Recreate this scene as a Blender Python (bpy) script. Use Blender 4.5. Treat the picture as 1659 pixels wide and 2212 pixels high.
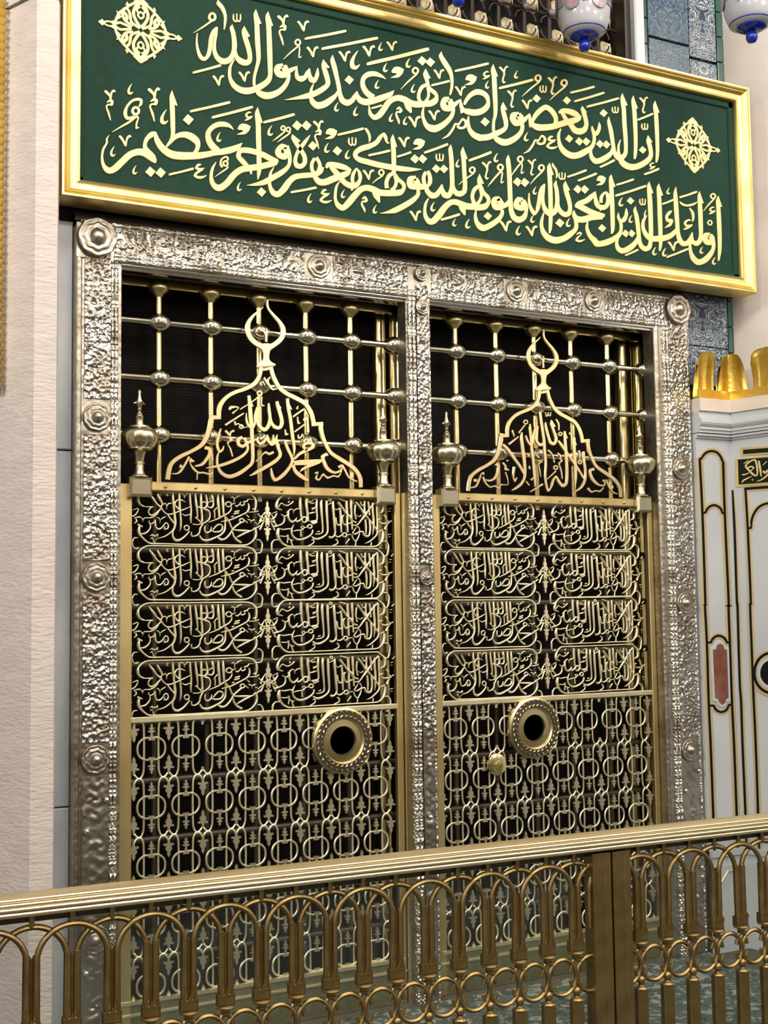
import bpy, bmesh, math, random
from mathutils import Vector, Matrix, Euler
import numpy as np
random.seed(7); rng=np.random.default_rng(7)
PI=math.pi
for o in list(bpy.data.objects): bpy.data.objects.remove(o)
SC=bpy.context.scene; COL=SC.collection
S=0.8; ZO=0.25                      # drawing units to metres, floor lift
def W(p): return Vector((p[0]*S,p[1]*S,(p[2]+ZO)*S))
# ------------------------------------------------------------ camera
cam=bpy.data.cameras.new('camera'); co=bpy.data.objects.new('camera',cam); COL.objects.link(co)
yaw,pitch,roll=[math.radians(a) for a in (27.389,4.525,-0.762)]
F_=Vector((math.sin(yaw)*math.cos(pitch),math.cos(yaw)*math.cos(pitch),math.sin(pitch)))
R_=Vector((math.cos(yaw),-math.sin(yaw),0)); U_=R_.cross(F_)
R2=math.cos(roll)*R_+math.sin(roll)*U_; U2=-math.sin(roll)*R_+math.cos(roll)*U_
M=Matrix((R2,U2,-F_)).transposed().to_4x4(); M.translation=W((0,-6.45,2.0)); co.matrix_world=M
cam.sensor_fit='VERTICAL'; cam.sensor_height=36.0; cam.lens=36.0*2666.99/2212.0
cam.clip_start=0.05; cam.clip_end=200
SC.camera=co
SC.view_settings.view_transform='Standard'; SC.view_settings.look='None'; SC.view_settings.gamma=1.0
SC.view_settings.use_curve_mapping=False; SC.view_settings.exposure=0.0
SC.cycles.use_denoising=True
SC.cycles.max_bounces=8; SC.cycles.sample_clamp_indirect=6.0
# ------------------------------------------------------------ light: hall daylight-white ambience and lamps
wd=bpy.data.worlds.new('hall_air'); SC.world=wd; wd.use_nodes=True
wd.node_tree.nodes['Background'].inputs[0].default_value=(0.93,0.95,1.0,1); wd.node_tree.nodes['Background'].inputs[1].default_value=0.31
def area(loc,target,size,power,col=(1,0.93,0.82)):
    l=bpy.data.lights.new('ceiling_and_fill_lamp','AREA'); l.shape='RECTANGLE'; l.size=size[0]; l.size_y=size[1]; l.energy=power; l.color=col
    o=bpy.data.objects.new('ceiling_and_fill_lamp',l); COL.objects.link(o); o.location=loc
    d=Vector(target)-Vector(loc); o.rotation_euler=d.to_track_quat('-Z','Y').to_euler()
for x,y,pw in ((-1.5,-4.6,80),(1.2,-3.2,66),(4.4,-3.4,92),(7.2,-4.0,95),(2.5,-7.2,150),(6.0,-7.6,150)):
    area((x,y,6.6),(x*0.6+1.2,0,2.2),(1.3,0.5),pw)
area((-5.0,-2.6,5.6),(0.9,-0.2,2.0),(1.3,0.5),330)  # added fill lamp, no real fixture; brightens the left pillar's side face
def bulb(loc,power,r=0.045,col=(1,0.9,0.76)):
    l=bpy.data.lights.new('bulb','POINT'); l.energy=power; l.shadow_soft_size=r; l.color=col
    o=bpy.data.objects.new('bulb',l); COL.objects.link(o); o.location=loc
for cx,cy,cz,n,rad in ((-2.4,-6.2,3.9,9,0.55),(1.6,-6.6,4.6,9,0.6),(5.2,-6.0,4.3,9,0.6),(8.6,-5.0,4.0,7,0.5)):
    for k in range(n):
        a=2*PI*k/n
        bulb((cx+rad*math.cos(a),cy+rad*math.sin(a),cz+0.12*(k%2)),20.0,0.03)
# ------------------------------------------------------------ drawn lettering and inlay outlines, in half-millimetres on their own boards
BANNER = """letter|S310,541,308,543 294,495,274,498 295,451,272,452 260,375,235,380 248,295,221,291 266,224,230,202 301,196,269,137 324,197,327,126 360,228,402,172 430,307,480,260 511,392,548,334 608,444,616,370 702,453,674,370 775,420,723,347 821,365,768,325 813,319,803,314|S816,648,804,666 789,606,754,650 738,562,698,584 715,507,673,501 731,468,683,438 778,431,735,376 814,394,791,360|S817,661,795,652 848,600,795,572 892,543,835,491 949,502,902,429 1016,484,989,395 1106,489,1101,399 1197,502,1199,417 1297,518,1304,442 1397,545,1410,479 1470,571,1482,508 1558,601,1571,530 1657,640,1683,573 1726,672,1761,628 1791,704,1795,700|S918,516,933,507 949,575,978,554 1020,667,1047,624 1120,717,1119,649 1216,717,1180,637 1293,669,1229,613 1311,600,1256,587 1290,530,1248,544 1253,483,1222,503|S993,1151,989,1150 1010,1098,967,1090 1020,1008,966,996 1025,892,972,881 1027,776,975,766 1025,679,980,678 1005,610,969,618 969,548,943,562 931,508,919,515|P991,1150 1053,993 1034,990 1014,1006 995,1041|S1689,832,1693,838 1644,848,1665,881 1591,848,1605,908 1524,835,1510,894 1464,798,1425,835 1429,744,1371,749 1441,685,1376,653 1482,637,1422,575 1532,599,1485,537
dot|P1167,919 1234,873 1178,799 1111,845
dot|P748,271 810,226 759,159 696,203
dot|P861,279 923,234 871,166 808,210
vowel_mark|S367,430,364,432 352,393,338,398 344,359,319,356 347,343,325,318 352,337,353,313 366,342,373,335 376,350,378,348
vowel_mark|S601,260,598,262 587,228,575,232 580,198,558,196 583,184,563,162 587,179,588,158 599,183,606,177 608,190,610,189
vowel_mark|S932,927,927,930 909,874,888,881 897,824,861,820 902,801,869,765 909,794,911,758 929,801,940,791 944,813,947,810
vowel_mark|S553,1142,549,1144 536,1103,522,1108 528,1067,502,1064 532,1050,508,1023 537,1045,538,1019 551,1050,559,1043 562,1059,564,1057
vowel_mark|S265,1021,252,999 292,1012,271,982 325,969,304,956 330,923,313,918|S371,1015,377,1028 355,1011,354,1044 341,995,321,1004 333,931,310,930|S280,893,285,886 317,933,314,899 354,918,322,895 343,865,320,885 301,858,290,873 288,837,270,841 313,781,291,770 327,704,318,700
vowel_mark|S734,1131,718,1107 764,1121,740,1088 802,1074,778,1059 807,1022,788,1016|S854,1125,861,1140 835,1120,834,1158 820,1103,798,1113 810,1031,784,1030|S750,989,755,980 792,1033,788,995 835,1016,798,991 822,957,795,979 774,949,761,965 759,925,738,929 788,863,763,851 803,776,792,772
vowel_mark|S420,559,407,539 442,551,422,526 470,514,447,496 495,477,466,461 491,448,482,444|S540,553,547,564 527,551,531,581 518,541,497,558 504,513,486,516 496,458,477,458
vowel_mark|S577,792,570,800 549,753,538,783 488,740,509,780 459,805,500,815 485,886,511,877 543,964,558,941 612,1000,610,965 664,992,633,964 663,937,634,942 632,901,620,908|S607,906,597,876 636,885,609,867 639,846,610,849 616,810,601,834 578,799,587,830 549,820,576,839 545,860,574,857 569,896,584,872 607,906,597,876|S595,806,582,776 628,789,610,773 614,725,594,725 609,687,592,655 631,680,631,673|S337,580,340,575 427,657,436,642 514,728,529,709 581,793,597,774
vowel_mark|S1317,374,1315,389 1293,360,1276,383 1282,345,1249,330 1303,343,1298,312 1355,352,1357,345|S1343,324,1336,337 1287,280,1266,299 1267,257,1233,245 1289,252,1279,218 1329,257,1335,230 1378,274,1381,268
vowel_mark|S954,213,958,206 967,231,978,210 1091,279,1097,255 1216,332,1223,307 1232,330,1234,321
letter|S1282,1852,1270,1850 1281,1758,1259,1752 1299,1671,1269,1656 1332,1611,1300,1570 1358,1599,1361,1552 1383,1640,1425,1624 1401,1723,1448,1724 1413,1830,1460,1828 1448,1923,1490,1908 1496,1972,1510,1965|S1514,1967,1498,1966 1509,1881,1477,1880 1495,1799,1459,1796 1495,1709,1451,1693 1524,1648,1478,1607 1568,1628,1546,1555 1604,1635,1625,1570 1639,1661,1687,1627 1669,1718,1724,1711 1680,1800,1738,1810 1671,1913,1723,1933 1654,1994,1699,2003 1679,2033,1683,2034|S1825,2046,1821,2046 1840,1994,1794,1983 1865,1925,1809,1899 1898,1827,1842,1801 1917,1727,1863,1716 1905,1640,1858,1671 1839,1591,1833,1662 1758,1601,1798,1669 1712,1658,1754,1690 1693,1724,1732,1744|P1823,2046 1891,1943 1875,1932 1854,1932 1829,1975|S1964,2271,1960,2270 1987,2220,1937,2207 2004,2111,1947,2094 2013,1910,1953,1894 2020,1764,1966,1753 2013,1679,1967,1675 1982,1574,1946,1576 1960,1491,1926,1490 1955,1415,1922,1404 1963,1369,1938,1358|P1962,2270 2028,2118 2005,2109 1984,2129
letter|S2113,2277,2109,2276 2130,2224,2079,2215 2148,2101,2089,2084 2159,1858,2096,1843 2162,1655,2103,1642 2158,1543,2105,1544 2134,1461,2078,1486 2055,1377,2014,1430 1946,1302,1922,1370 1841,1263,1844,1344 1744,1273,1777,1343 1671,1324,1719,1371 1635,1410,1674,1428 1632,1505,1669,1507 1654,1576,1680,1570 1708,1648,1716,1644|P2111,2277 2169,2124 2144,2110 2127,2135|S2297,1658,2281,1709 2258,1637,2201,1674 2254,1621,2179,1595 2265,1611,2227,1535 2274,1617,2320,1549 2281,1625,2366,1633 2260,1657,2319,1701|S2333,1702,2280,1664 2373,1629,2324,1606 2376,1546,2329,1544 2338,1445,2289,1467 2256,1344,2216,1393 2151,1273,2134,1349 2059,1250,2075,1336 1981,1276,2019,1341 1948,1318,1969,1347|S2309,1626,2337,1582 2387,1679,2414,1642 2458,1712,2464,1705|S2466,1709,2456,1709 2469,1657,2435,1651 2485,1605,2444,1560 2512,1608,2511,1534 2540,1619,2579,1583 2573,1674,2608,1663 2613,1716,2621,1713|S2622,1715,2612,1714 2634,1658,2590,1646 2655,1621,2612,1560 2668,1617,2685,1556 2683,1648,2733,1643 2698,1695,2733,1699 2713,1739,2722,1741
vowel_mark|S1519,2280,1511,2276 1545,2260,1500,2232 1588,2217,1546,2183 1618,2134,1582,2120 1615,2049,1584,2044 1593,1956,1581,1955
vowel_mark|S1465,2127,1454,2097 1493,2107,1466,2087 1497,2066,1467,2068 1473,2028,1458,2052 1434,2016,1444,2047 1406,2037,1433,2056 1402,2078,1432,2076 1426,2115,1441,2092 1465,2127,1454,2097|S1228,1842,1230,1840 1327,1933,1338,1919 1431,2029,1443,2011 1464,2052,1475,2033
vowel_mark|S1704,2159,1692,2157 1706,2112,1686,2102 1715,2089,1712,2068 1728,2097,1739,2083 1729,2170,1745,2173|S1743,2111,1730,2100 1754,2097,1748,2076 1766,2102,1777,2088 1771,2134,1790,2136 1773,2174,1784,2176
vowel_mark|S1222,1392,1227,1384 1237,1413,1250,1390 1382,1478,1390,1451 1528,1548,1537,1520 1548,1547,1550,1537
vowel_mark|S1460,1411,1447,1392 1482,1404,1462,1379 1510,1369,1487,1351 1535,1334,1505,1318 1531,1306,1521,1302|S1580,1409,1587,1420 1567,1407,1571,1436 1557,1397,1537,1413 1544,1370,1525,1371 1536,1316,1517,1315
vowel_mark|S1762,1513,1748,1493 1783,1506,1763,1481 1812,1471,1789,1452 1838,1436,1807,1419 1833,1407,1824,1403|S1884,1511,1891,1523 1870,1509,1875,1538 1861,1499,1840,1515 1847,1472,1828,1473 1838,1417,1819,1416
vowel_mark|S2233,2263,2217,2239 2264,2255,2239,2222 2301,2211,2277,2195 2306,2161,2287,2154|S2355,2262,2361,2276 2335,2257,2335,2293 2319,2239,2297,2248 2309,2169,2283,2167|S2247,2126,2253,2118 2290,2170,2287,2133 2334,2156,2296,2130 2321,2098,2294,2118 2272,2088,2259,2104 2257,2065,2236,2068 2285,2006,2260,1993 2300,1923,2289,1918
vowel_mark|S1190,952,1194,943 1214,977,1225,951 1417,1058,1424,1029 1626,1146,1634,1116 1652,1146,1655,1136
vowel_mark|S1439,929,1444,919 1464,955,1476,928 1675,1044,1684,1014 1892,1140,1901,1110 1920,1141,1923,1130
letter|S1492,436,1486,439 1467,366,1438,373 1452,290,1416,287 1468,218,1420,190 1503,190,1473,122 1536,198,1552,123 1591,246,1642,198 1673,353,1724,305 1766,429,1795,364 1856,461,1869,389 1980,495,1993,426 2085,535,2104,468 2161,568,2197,510 2215,581,2227,566|S2214,561,2220,585 2118,547,2140,611 2015,577,2043,644 1905,594,1920,662 1820,591,1808,656 1787,583,1743,617 1780,552,1724,533 1820,518,1774,471 1872,467,1837,428|P1875,403 1908,409 1907,373 1891,358|S1980,1142,1976,1142 2002,1079,1947,1068 2015,962,1955,948 2018,802,1958,790 2021,642,1963,631 2021,482,1965,474 2013,399,1968,396 1981,316,1971,316|P1978,1142 2038,972 2018,969 1999,998
letter|S2320,710,2329,768 2276,707,2253,768 2258,684,2187,681 2266,666,2211,607 2283,665,2312,595 2294,682,2370,686 2276,718,2338,754|S2353,768,2296,742 2383,664,2332,648 2382,566,2340,569 2351,495,2310,517 2282,417,2243,462 2178,341,2144,395 2063,267,2041,324 1947,238,1941,273 1845,227,1845,231
letter|S2397,902,2390,899 2426,868,2386,847 2474,809,2431,776 2536,738,2488,704 2573,672,2519,652 2571,590,2520,603 2510,521,2494,577 2431,522,2470,577 2406,597,2453,609 2432,692,2471,682 2474,769,2517,749 2548,869,2582,851 2614,933,2618,931|P2398,901 2493,844 2479,825 2453,817 2410,834|S2172,485,2163,488 2146,417,2118,422 2134,339,2101,336 2143,267,2102,250 2180,221,2140,163 2214,222,2223,148 2257,272,2316,229 2328,370,2382,328 2408,441,2439,383 2514,474,2522,411 2617,498,2627,435 2685,522,2715,468 2720,544,2768,517 2737,586,2787,578|S2711,696,2665,665 2753,621,2710,607 2750,542,2702,554 2675,467,2681,516 2619,514,2659,538 2614,600,2656,598 2651,676,2690,663|S2676,509,2628,482 2703,462,2652,423 2746,440,2712,363 2801,453,2814,374 2898,506,2929,434 2995,551,3028,485 3061,584,3106,540 3118,621,3135,611|S2800,583,2821,571 2829,648,2861,600 2940,665,2927,594 3051,654,3028,588 3118,626,3103,589|S2888,626,2847,587 2959,573,2905,521 3012,523,2958,472 3075,465,3035,404 3137,457,3133,378 3180,465,3216,414 3222,507,3265,501 3219,569,3262,587 3197,636,3205,641|S3212,629,3189,639 3180,562,3138,570 3167,501,3123,494 3171,454,3136,444|P3122,378 3158,392 3149,370 3131,355
dot|P2450,1072 2516,1027 2460,956 2393,1000
dot|P2566,1092 2633,1048 2577,976 2509,1020
dot|P2643,865 2706,823 2652,755 2588,798
dot|P2014,233 2075,190 2023,126 1962,168
vowel_mark|S2624,251,2620,253 2607,215,2593,220 2598,182,2573,180 2602,166,2578,142 2607,161,2608,137 2621,166,2629,159 2632,173,2635,171
vowel_mark|S1775,257,1771,258 1759,224,1746,228 1752,192,1728,190 1755,178,1733,155 1759,173,1761,150 1772,177,1780,171 1782,184,1785,182
vowel_mark|S2151,962,2147,964 2132,923,2117,928 2123,886,2095,883 2127,869,2101,841 2132,863,2133,837 2147,869,2156,861 2159,877,2162,875
vowel_mark|S1543,783,1539,784 1526,747,1512,751 1518,713,1494,710 1522,697,1499,672 1527,692,1528,668 1540,697,1548,690 1551,705,1553,703
vowel_mark|S2294,988,2287,969 2314,975,2295,963 2316,950,2296,952 2299,927,2289,942 2273,920,2279,940 2253,933,2271,945 2251,959,2270,956 2268,982,2277,966 2294,988,2287,969|S2150,780,2152,778 2217,850,2230,836 2287,915,2305,909 2296,935,2312,932|S2358,983,2351,964 2377,970,2359,958 2380,945,2360,947 2363,922,2353,937 2337,915,2343,934 2317,928,2335,940 2314,953,2334,951 2331,976,2341,961 2358,983,2351,964|S2205,777,2207,775 2276,848,2289,834 2350,909,2369,904 2360,934,2376,931
vowel_mark|S1550,383,1572,397 1529,418,1553,427 1545,484,1562,474 1605,526,1598,502 1638,504,1614,493 1626,469,1610,471|S1609,477,1602,455 1630,462,1610,448 1633,434,1611,436 1615,408,1604,426 1586,401,1593,423 1564,416,1585,430 1562,444,1584,442 1580,470,1591,452 1609,477,1602,455|S1471,268,1473,265 1540,335,1550,323 1605,391,1622,382 1618,414,1633,410
hamza_mark|S1898,1058,1901,1070 1876,1055,1873,1076 1857,1037,1832,1040 1859,1020,1840,1001 1879,1021,1879,997 1916,1032,1918,1026|S1913,1012,1905,1024 1885,987,1873,1006 1849,966,1840,983 1826,959,1823,963
vowel_mark|P1738,855 1762,901 1792,922 1843,925 1894,907 1876,857 1839,815 1809,800 1725,783 1775,817 1812,841 1785,849 1755,844
vowel_mark|S2045,979,2050,969 2063,1002,2077,976 2231,1073,2240,1041 2402,1148,2411,1117 2424,1147,2427,1136
vowel_mark|S2369,227,2373,219 2385,246,2395,222 2526,290,2532,263 2670,339,2676,311 2688,335,2690,326
letter|S2791,1854,2787,1853 2810,1798,2766,1785 2844,1728,2784,1700 2870,1646,2809,1625 2872,1566,2814,1575 2812,1489,2768,1532 2718,1416,2686,1473 2607,1357,2586,1420 2470,1320,2463,1359 2338,1290,2337,1301 2304,1284,2303,1287|P2789,1854 2868,1774 2845,1761 2828,1766 2810,1796
letter|S2911,1932,2907,1931 2934,1880,2880,1866 2965,1792,2904,1766 2990,1670,2938,1649 3012,1573,2959,1554 3026,1495,2970,1471 3055,1444,3001,1384 3091,1436,3090,1356 3131,1455,3177,1418 3171,1508,3211,1496 3212,1558,3220,1556|S2671,1546,2661,1547 2652,1473,2621,1474 2651,1390,2608,1374 2684,1347,2630,1295 2728,1339,2708,1251 2788,1366,2823,1297 2872,1427,2918,1385 2930,1474,2967,1457 2959,1515,2983,1508|S3223,1556,3209,1552 3248,1513,3197,1486 3287,1491,3238,1422 3340,1491,3330,1406 3434,1527,3456,1453 3551,1583,3581,1517 3639,1625,3679,1586 3701,1660,3707,1656|S3595,1773,3599,1780 3522,1781,3543,1823 3446,1779,3454,1844 3381,1759,3353,1816 3338,1727,3285,1750 3322,1677,3263,1667 3341,1627,3279,1589 3383,1587,3326,1528 3453,1555,3402,1485
dot|P3112,1728 3176,1688 3122,1619 3057,1660
vowel_mark|S2478,2250,2464,2229 2501,2243,2480,2217 2532,2207,2507,2187 2559,2171,2526,2153 2554,2141,2544,2136|S2609,2251,2616,2263 2594,2248,2599,2279 2584,2238,2561,2254 2569,2209,2549,2210 2560,2151,2539,2150
vowel_mark|S2591,1969,2577,1947 2615,1962,2593,1934 2646,1924,2621,1904 2674,1887,2641,1869 2669,1856,2659,1852|S2725,1969,2733,1981 2710,1966,2715,1997 2700,1955,2677,1972 2685,1926,2664,1927 2675,1867,2654,1866
vowel_mark|S2996,1997,2981,1975 3020,1990,2998,1963 3051,1953,3026,1933 3079,1916,3046,1898 3074,1885,3064,1880|S3131,1997,3139,2009 3116,1994,3121,2025 3105,1984,3082,2000 3090,1954,3069,1955 3080,1896,3058,1895
vowel_mark|S3308,2128,3292,2105 3334,2120,3310,2091 3367,2081,3340,2060 3398,2042,3361,2023 3392,2009,3381,2004|S3453,2128,3462,2141 3437,2125,3443,2159 3426,2114,3401,2132 3409,2083,3387,2084 3398,2021,3375,2019
vowel_mark|S3624,2243,3610,2223 3647,2237,3626,2212 3676,2203,3652,2184 3703,2169,3671,2152 3698,2140,3688,2136|S3752,2244,3759,2256 3737,2242,3742,2271 3727,2232,3705,2247 3713,2204,3693,2205 3703,2150,3683,2149
vowel_mark|S2485,2035,2477,2013 2509,2019,2489,2005 2512,1988,2490,1989 2491,1959,2480,1975 2459,1949,2466,1971 2435,1965,2455,1979 2432,1996,2454,1995 2453,2026,2463,2009 2485,2035,2477,2013|S2288,1754,2292,1752 2365,1849,2377,1839 2466,1951,2483,1942 2484,1974,2498,1966|S2489,1957,2478,1951 2501,1933,2484,1927 2497,1871,2482,1869 2493,1833,2479,1815 2501,1830,2502,1813 2518,1843,2521,1841
vowel_mark|S2557,2052,2561,2042 2585,2078,2595,2051 2818,2167,2824,2135 3057,2262,3064,2231 3086,2263,3089,2252
vowel_mark|S2766,1976,2770,1964 2806,2008,2817,1977 3127,2130,3134,2095 3461,2262,3469,2227 3501,2265,3504,2253
vowel_mark|S3238,2046,3230,2049 3202,1972,3173,1980 3184,1902,3131,1895 3191,1871,3142,1819 3201,1860,3203,1812 3231,1872,3247,1859 3253,1888,3259,1885
vowel_mark|S3555,2214,3552,2215 3538,2179,3524,2182 3530,2146,3505,2142 3533,2131,3509,2106 3538,2126,3539,2104 3552,2132,3559,2126 3562,2140,3565,2138
vowel_mark|S3618,1975,3614,1976 3600,1938,3585,1942 3591,1904,3564,1900 3594,1888,3569,1862 3599,1883,3600,1859 3614,1889,3622,1882 3625,1897,3628,1895
vowel_mark|S3503,1744,3499,1746 3485,1709,3471,1713 3477,1677,3451,1673 3480,1662,3456,1637 3485,1657,3486,1634 3499,1662,3507,1656 3510,1670,3512,1668
vowel_mark|S2974,1378,2970,1379 2956,1342,2942,1346 2948,1309,2922,1306 2951,1294,2927,1269 2956,1288,2957,1265 2970,1294,2978,1287 2981,1301,2984,1300
vowel_mark|S3219,1372,3215,1374 3201,1335,3186,1339 3192,1300,3165,1297 3195,1284,3170,1258 3200,1279,3202,1254 3215,1284,3224,1278 3227,1292,3230,1291
vowel_mark|S3681,1371,3678,1372 3665,1337,3651,1341 3656,1306,3632,1303 3659,1291,3636,1268 3664,1286,3665,1264 3678,1291,3685,1285 3688,1299,3691,1297
vowel_mark|S3400,1384,3405,1378 3404,1397,3418,1381 3468,1425,3475,1404 3530,1455,3538,1434 3540,1452,3543,1445
vowel_mark|S3347,1909,3353,1895 3391,1949,3408,1912 3759,2103,3771,2060 4142,2268,4154,2225 4189,2273,4194,2258
letter|S3376,1419,3366,1416 3393,1366,3362,1354 3414,1328,3371,1296 3448,1318,3437,1249 3483,1350,3532,1298 3541,1427,3605,1396 3602,1517,3657,1476 3681,1582,3711,1521 3774,1617,3768,1539 3865,1611,3827,1530 3930,1589,3893,1507 3994,1582,3980,1499 4062,1595,4064,1513 4127,1608,4134,1533 4192,1628,4224,1558 4232,1655,4301,1622 4263,1687,4311,1701 4236,1712,4282,1753 4179,1744,4224,1785 4151,1790,4196,1815 4136,1851,4184,1871 4106,1935,4159,1949 4138,2008,4143,2009|P4141,2008 4206,1902 4180,1892 4161,1904|S4166,1800,4143,1833 4106,1755,4067,1783 4070,1692,4024,1694 4064,1632,4018,1614 4090,1590,4047,1563|S4182,1791,4144,1776 4194,1730,4159,1721 4189,1663,4152,1665 4152,1589,4110,1603|S3915,1578,3833,1539 3939,1506,3863,1466 3943,1434,3918,1420
letter|S4113,1532,4096,1531 4109,1455,4071,1448 4120,1393,4078,1376 4161,1337,4110,1289 4211,1328,4174,1241 4256,1332,4264,1243 4326,1367,4370,1308 4411,1435,4463,1400 4471,1504,4524,1492 4494,1573,4543,1586 4477,1618,4523,1640|S4467,1662,4457,1721 4428,1647,4378,1697 4419,1624,4336,1607 4429,1610,4374,1533 4440,1614,4480,1542 4451,1626,4539,1630 4427,1661,4497,1705|S4471,1608,4508,1575 4540,1673,4579,1641 4619,1722,4625,1716|S4629,1719,4611,1713 4652,1654,4604,1632 4678,1618,4636,1573 4740,1622,4712,1542 4824,1628,4827,1545 4906,1658,4947,1595 4964,1704,5033,1681 4995,1754,5046,1763 4968,1802,5027,1848 4916,1821,4948,1893 4857,1815,4846,1887 4791,1780,4750,1821 4732,1719,4687,1737 4688,1656,4658,1664|P4613,1614 4661,1562 4621,1537
letter|S4364,2266,4359,2265 4386,2222,4328,2202 4435,2165,4371,2120 4501,2079,4438,2040 4526,1987,4478,1969 4525,1876,4485,1872 4505,1792,4472,1792 4482,1742,4467,1742
letter|S5106,2255,5101,2254 5131,2190,5069,2175 5149,2097,5081,2077 5155,1918,5087,1902 5158,1739,5095,1727 5146,1618,5096,1615 5116,1525,5076,1523 5110,1439,5068,1429 5118,1379,5078,1368|P5104,2254 5169,2111 5141,2101 5116,2132
dot|P4963,1551 5033,1509 4972,1438 4901,1480
dot|P4088,2154 4158,2112 4098,2038 4027,2080
dot|P4202,2159 4272,2117 4211,2043 4140,2085
vowel_mark|S4545,2058,4550,2048 4571,2083,4583,2056 4787,2166,4794,2135 5008,2256,5017,2225 5036,2256,5039,2245
vowel_mark|S4214,1815,4220,1807 4225,1833,4239,1811 4340,1879,4347,1852 4455,1928,4463,1901 4470,1925,4473,1915
vowel_mark|P3673,1880 3700,1931 3733,1954 3788,1960 3843,1941 3823,1886 3782,1839 3749,1821 3658,1801 3713,1839 3753,1867 3724,1875 3691,1868
vowel_mark|P4694,1984 4720,2034 4753,2057 4807,2062 4861,2043 4842,1988 4801,1942 4768,1925 4678,1905 4733,1943 4773,1970 4744,1978 4712,1972
vowel_mark|S4015,2004,4006,1979 4044,1986,4019,1970 4047,1950,4021,1952 4022,1917,4009,1936 3983,1906,3992,1931 3955,1924,3979,1940 3952,1960,3978,1958 3976,1993,3989,1974 4015,2004,4006,1979|S3794,1689,3798,1686 3879,1795,3894,1784 3992,1909,4011,1898 4014,1934,4031,1926
vowel_mark|S3928,2095,3924,2096 3909,2055,3892,2060 3899,2019,3870,2015 3902,2002,3876,1974 3908,1996,3909,1971 3924,2003,3932,1996 3936,2011,3939,2010
vowel_mark|S3987,1788,3983,1790 3969,1752,3954,1756 3960,1718,3934,1714 3964,1702,3939,1677 3969,1697,3970,1674 3983,1703,3992,1696 3995,1711,3997,1709
vowel_mark|S3683,1370,3680,1371 3667,1337,3654,1341 3659,1306,3635,1303 3662,1292,3640,1269 3667,1287,3668,1266 3680,1292,3687,1286 3690,1299,3693,1298
vowel_mark|S3872,1369,3868,1370 3854,1334,3840,1338 3845,1302,3820,1299 3849,1287,3825,1263 3854,1282,3855,1259 3868,1287,3876,1281 3879,1295,3881,1293
vowel_mark|S5030,2025,5026,2027 5013,1993,4999,1996 5004,1962,4979,1959 5007,1948,4984,1925 5012,1944,5013,1922 5025,1949,5033,1943 5036,1956,5038,1955
vowel_mark|S4261,2025,4247,2005 4285,2018,4263,1993 4315,1984,4290,1965 4342,1949,4309,1932 4337,1920,4327,1916|S4393,2025,4401,2036 4378,2022,4384,2052 4368,2013,4345,2028 4353,1985,4332,1986 4343,1930,4322,1929
vowel_mark|S4556,1872,4541,1851 4581,1865,4558,1839 4612,1829,4586,1810 4640,1793,4606,1776 4635,1764,4624,1759|S4693,1872,4701,1883 4678,1869,4684,1899 4667,1859,4644,1875 4651,1830,4630,1832 4641,1774,4619,1773
vowel_mark|S4179,1503,4164,1482 4204,1496,4181,1469 4236,1458,4210,1439 4265,1421,4230,1404 4260,1390,4249,1386|S4319,1501,4328,1513 4304,1499,4309,1530 4293,1488,4269,1505 4277,1459,4255,1461 4266,1401,4244,1401
vowel_mark|S3904,1382,3887,1359 3931,1373,3905,1344 3965,1332,3937,1311 3997,1291,3959,1273 3991,1258,3979,1253|S4055,1379,4064,1392 4038,1376,4044,1410 4026,1365,4000,1383 4009,1333,3985,1335 3998,1270,3973,1269
vowel_mark|S3765,1102,3750,1082 3789,1095,3767,1069 3821,1058,3795,1039 3849,1020,3815,1004 3844,990,3833,986|S3901,1098,3909,1110 3886,1096,3892,1127 3875,1086,3852,1103 3860,1058,3839,1060 3850,1001,3828,1001
vowel_mark|S3731,1437,3741,1425 3771,1475,3767,1441 3818,1435,3776,1432 3788,1396,3768,1421 3744,1391,3727,1403 3749,1359,3721,1350 3777,1305,3746,1294 3771,1259,3760,1256
vowel_mark|S4352,1182,4357,1175 4428,1246,4449,1227 4492,1333,4521,1323 4534,1405,4548,1381 4586,1415,4597,1389 4644,1488,4643,1452 4712,1452,4674,1434 4689,1370,4661,1391 4602,1336,4613,1372 4554,1363,4575,1390
hamza_mark|S5031,2133,5034,2145 5006,2129,5004,2150 4984,2109,4957,2112 4986,2092,4965,2072 5009,2094,5009,2069 5050,2107,5053,2100|S5047,2086,5039,2098 5015,2059,5002,2079 4974,2036,4964,2053 4948,2029,4945,2033
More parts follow.
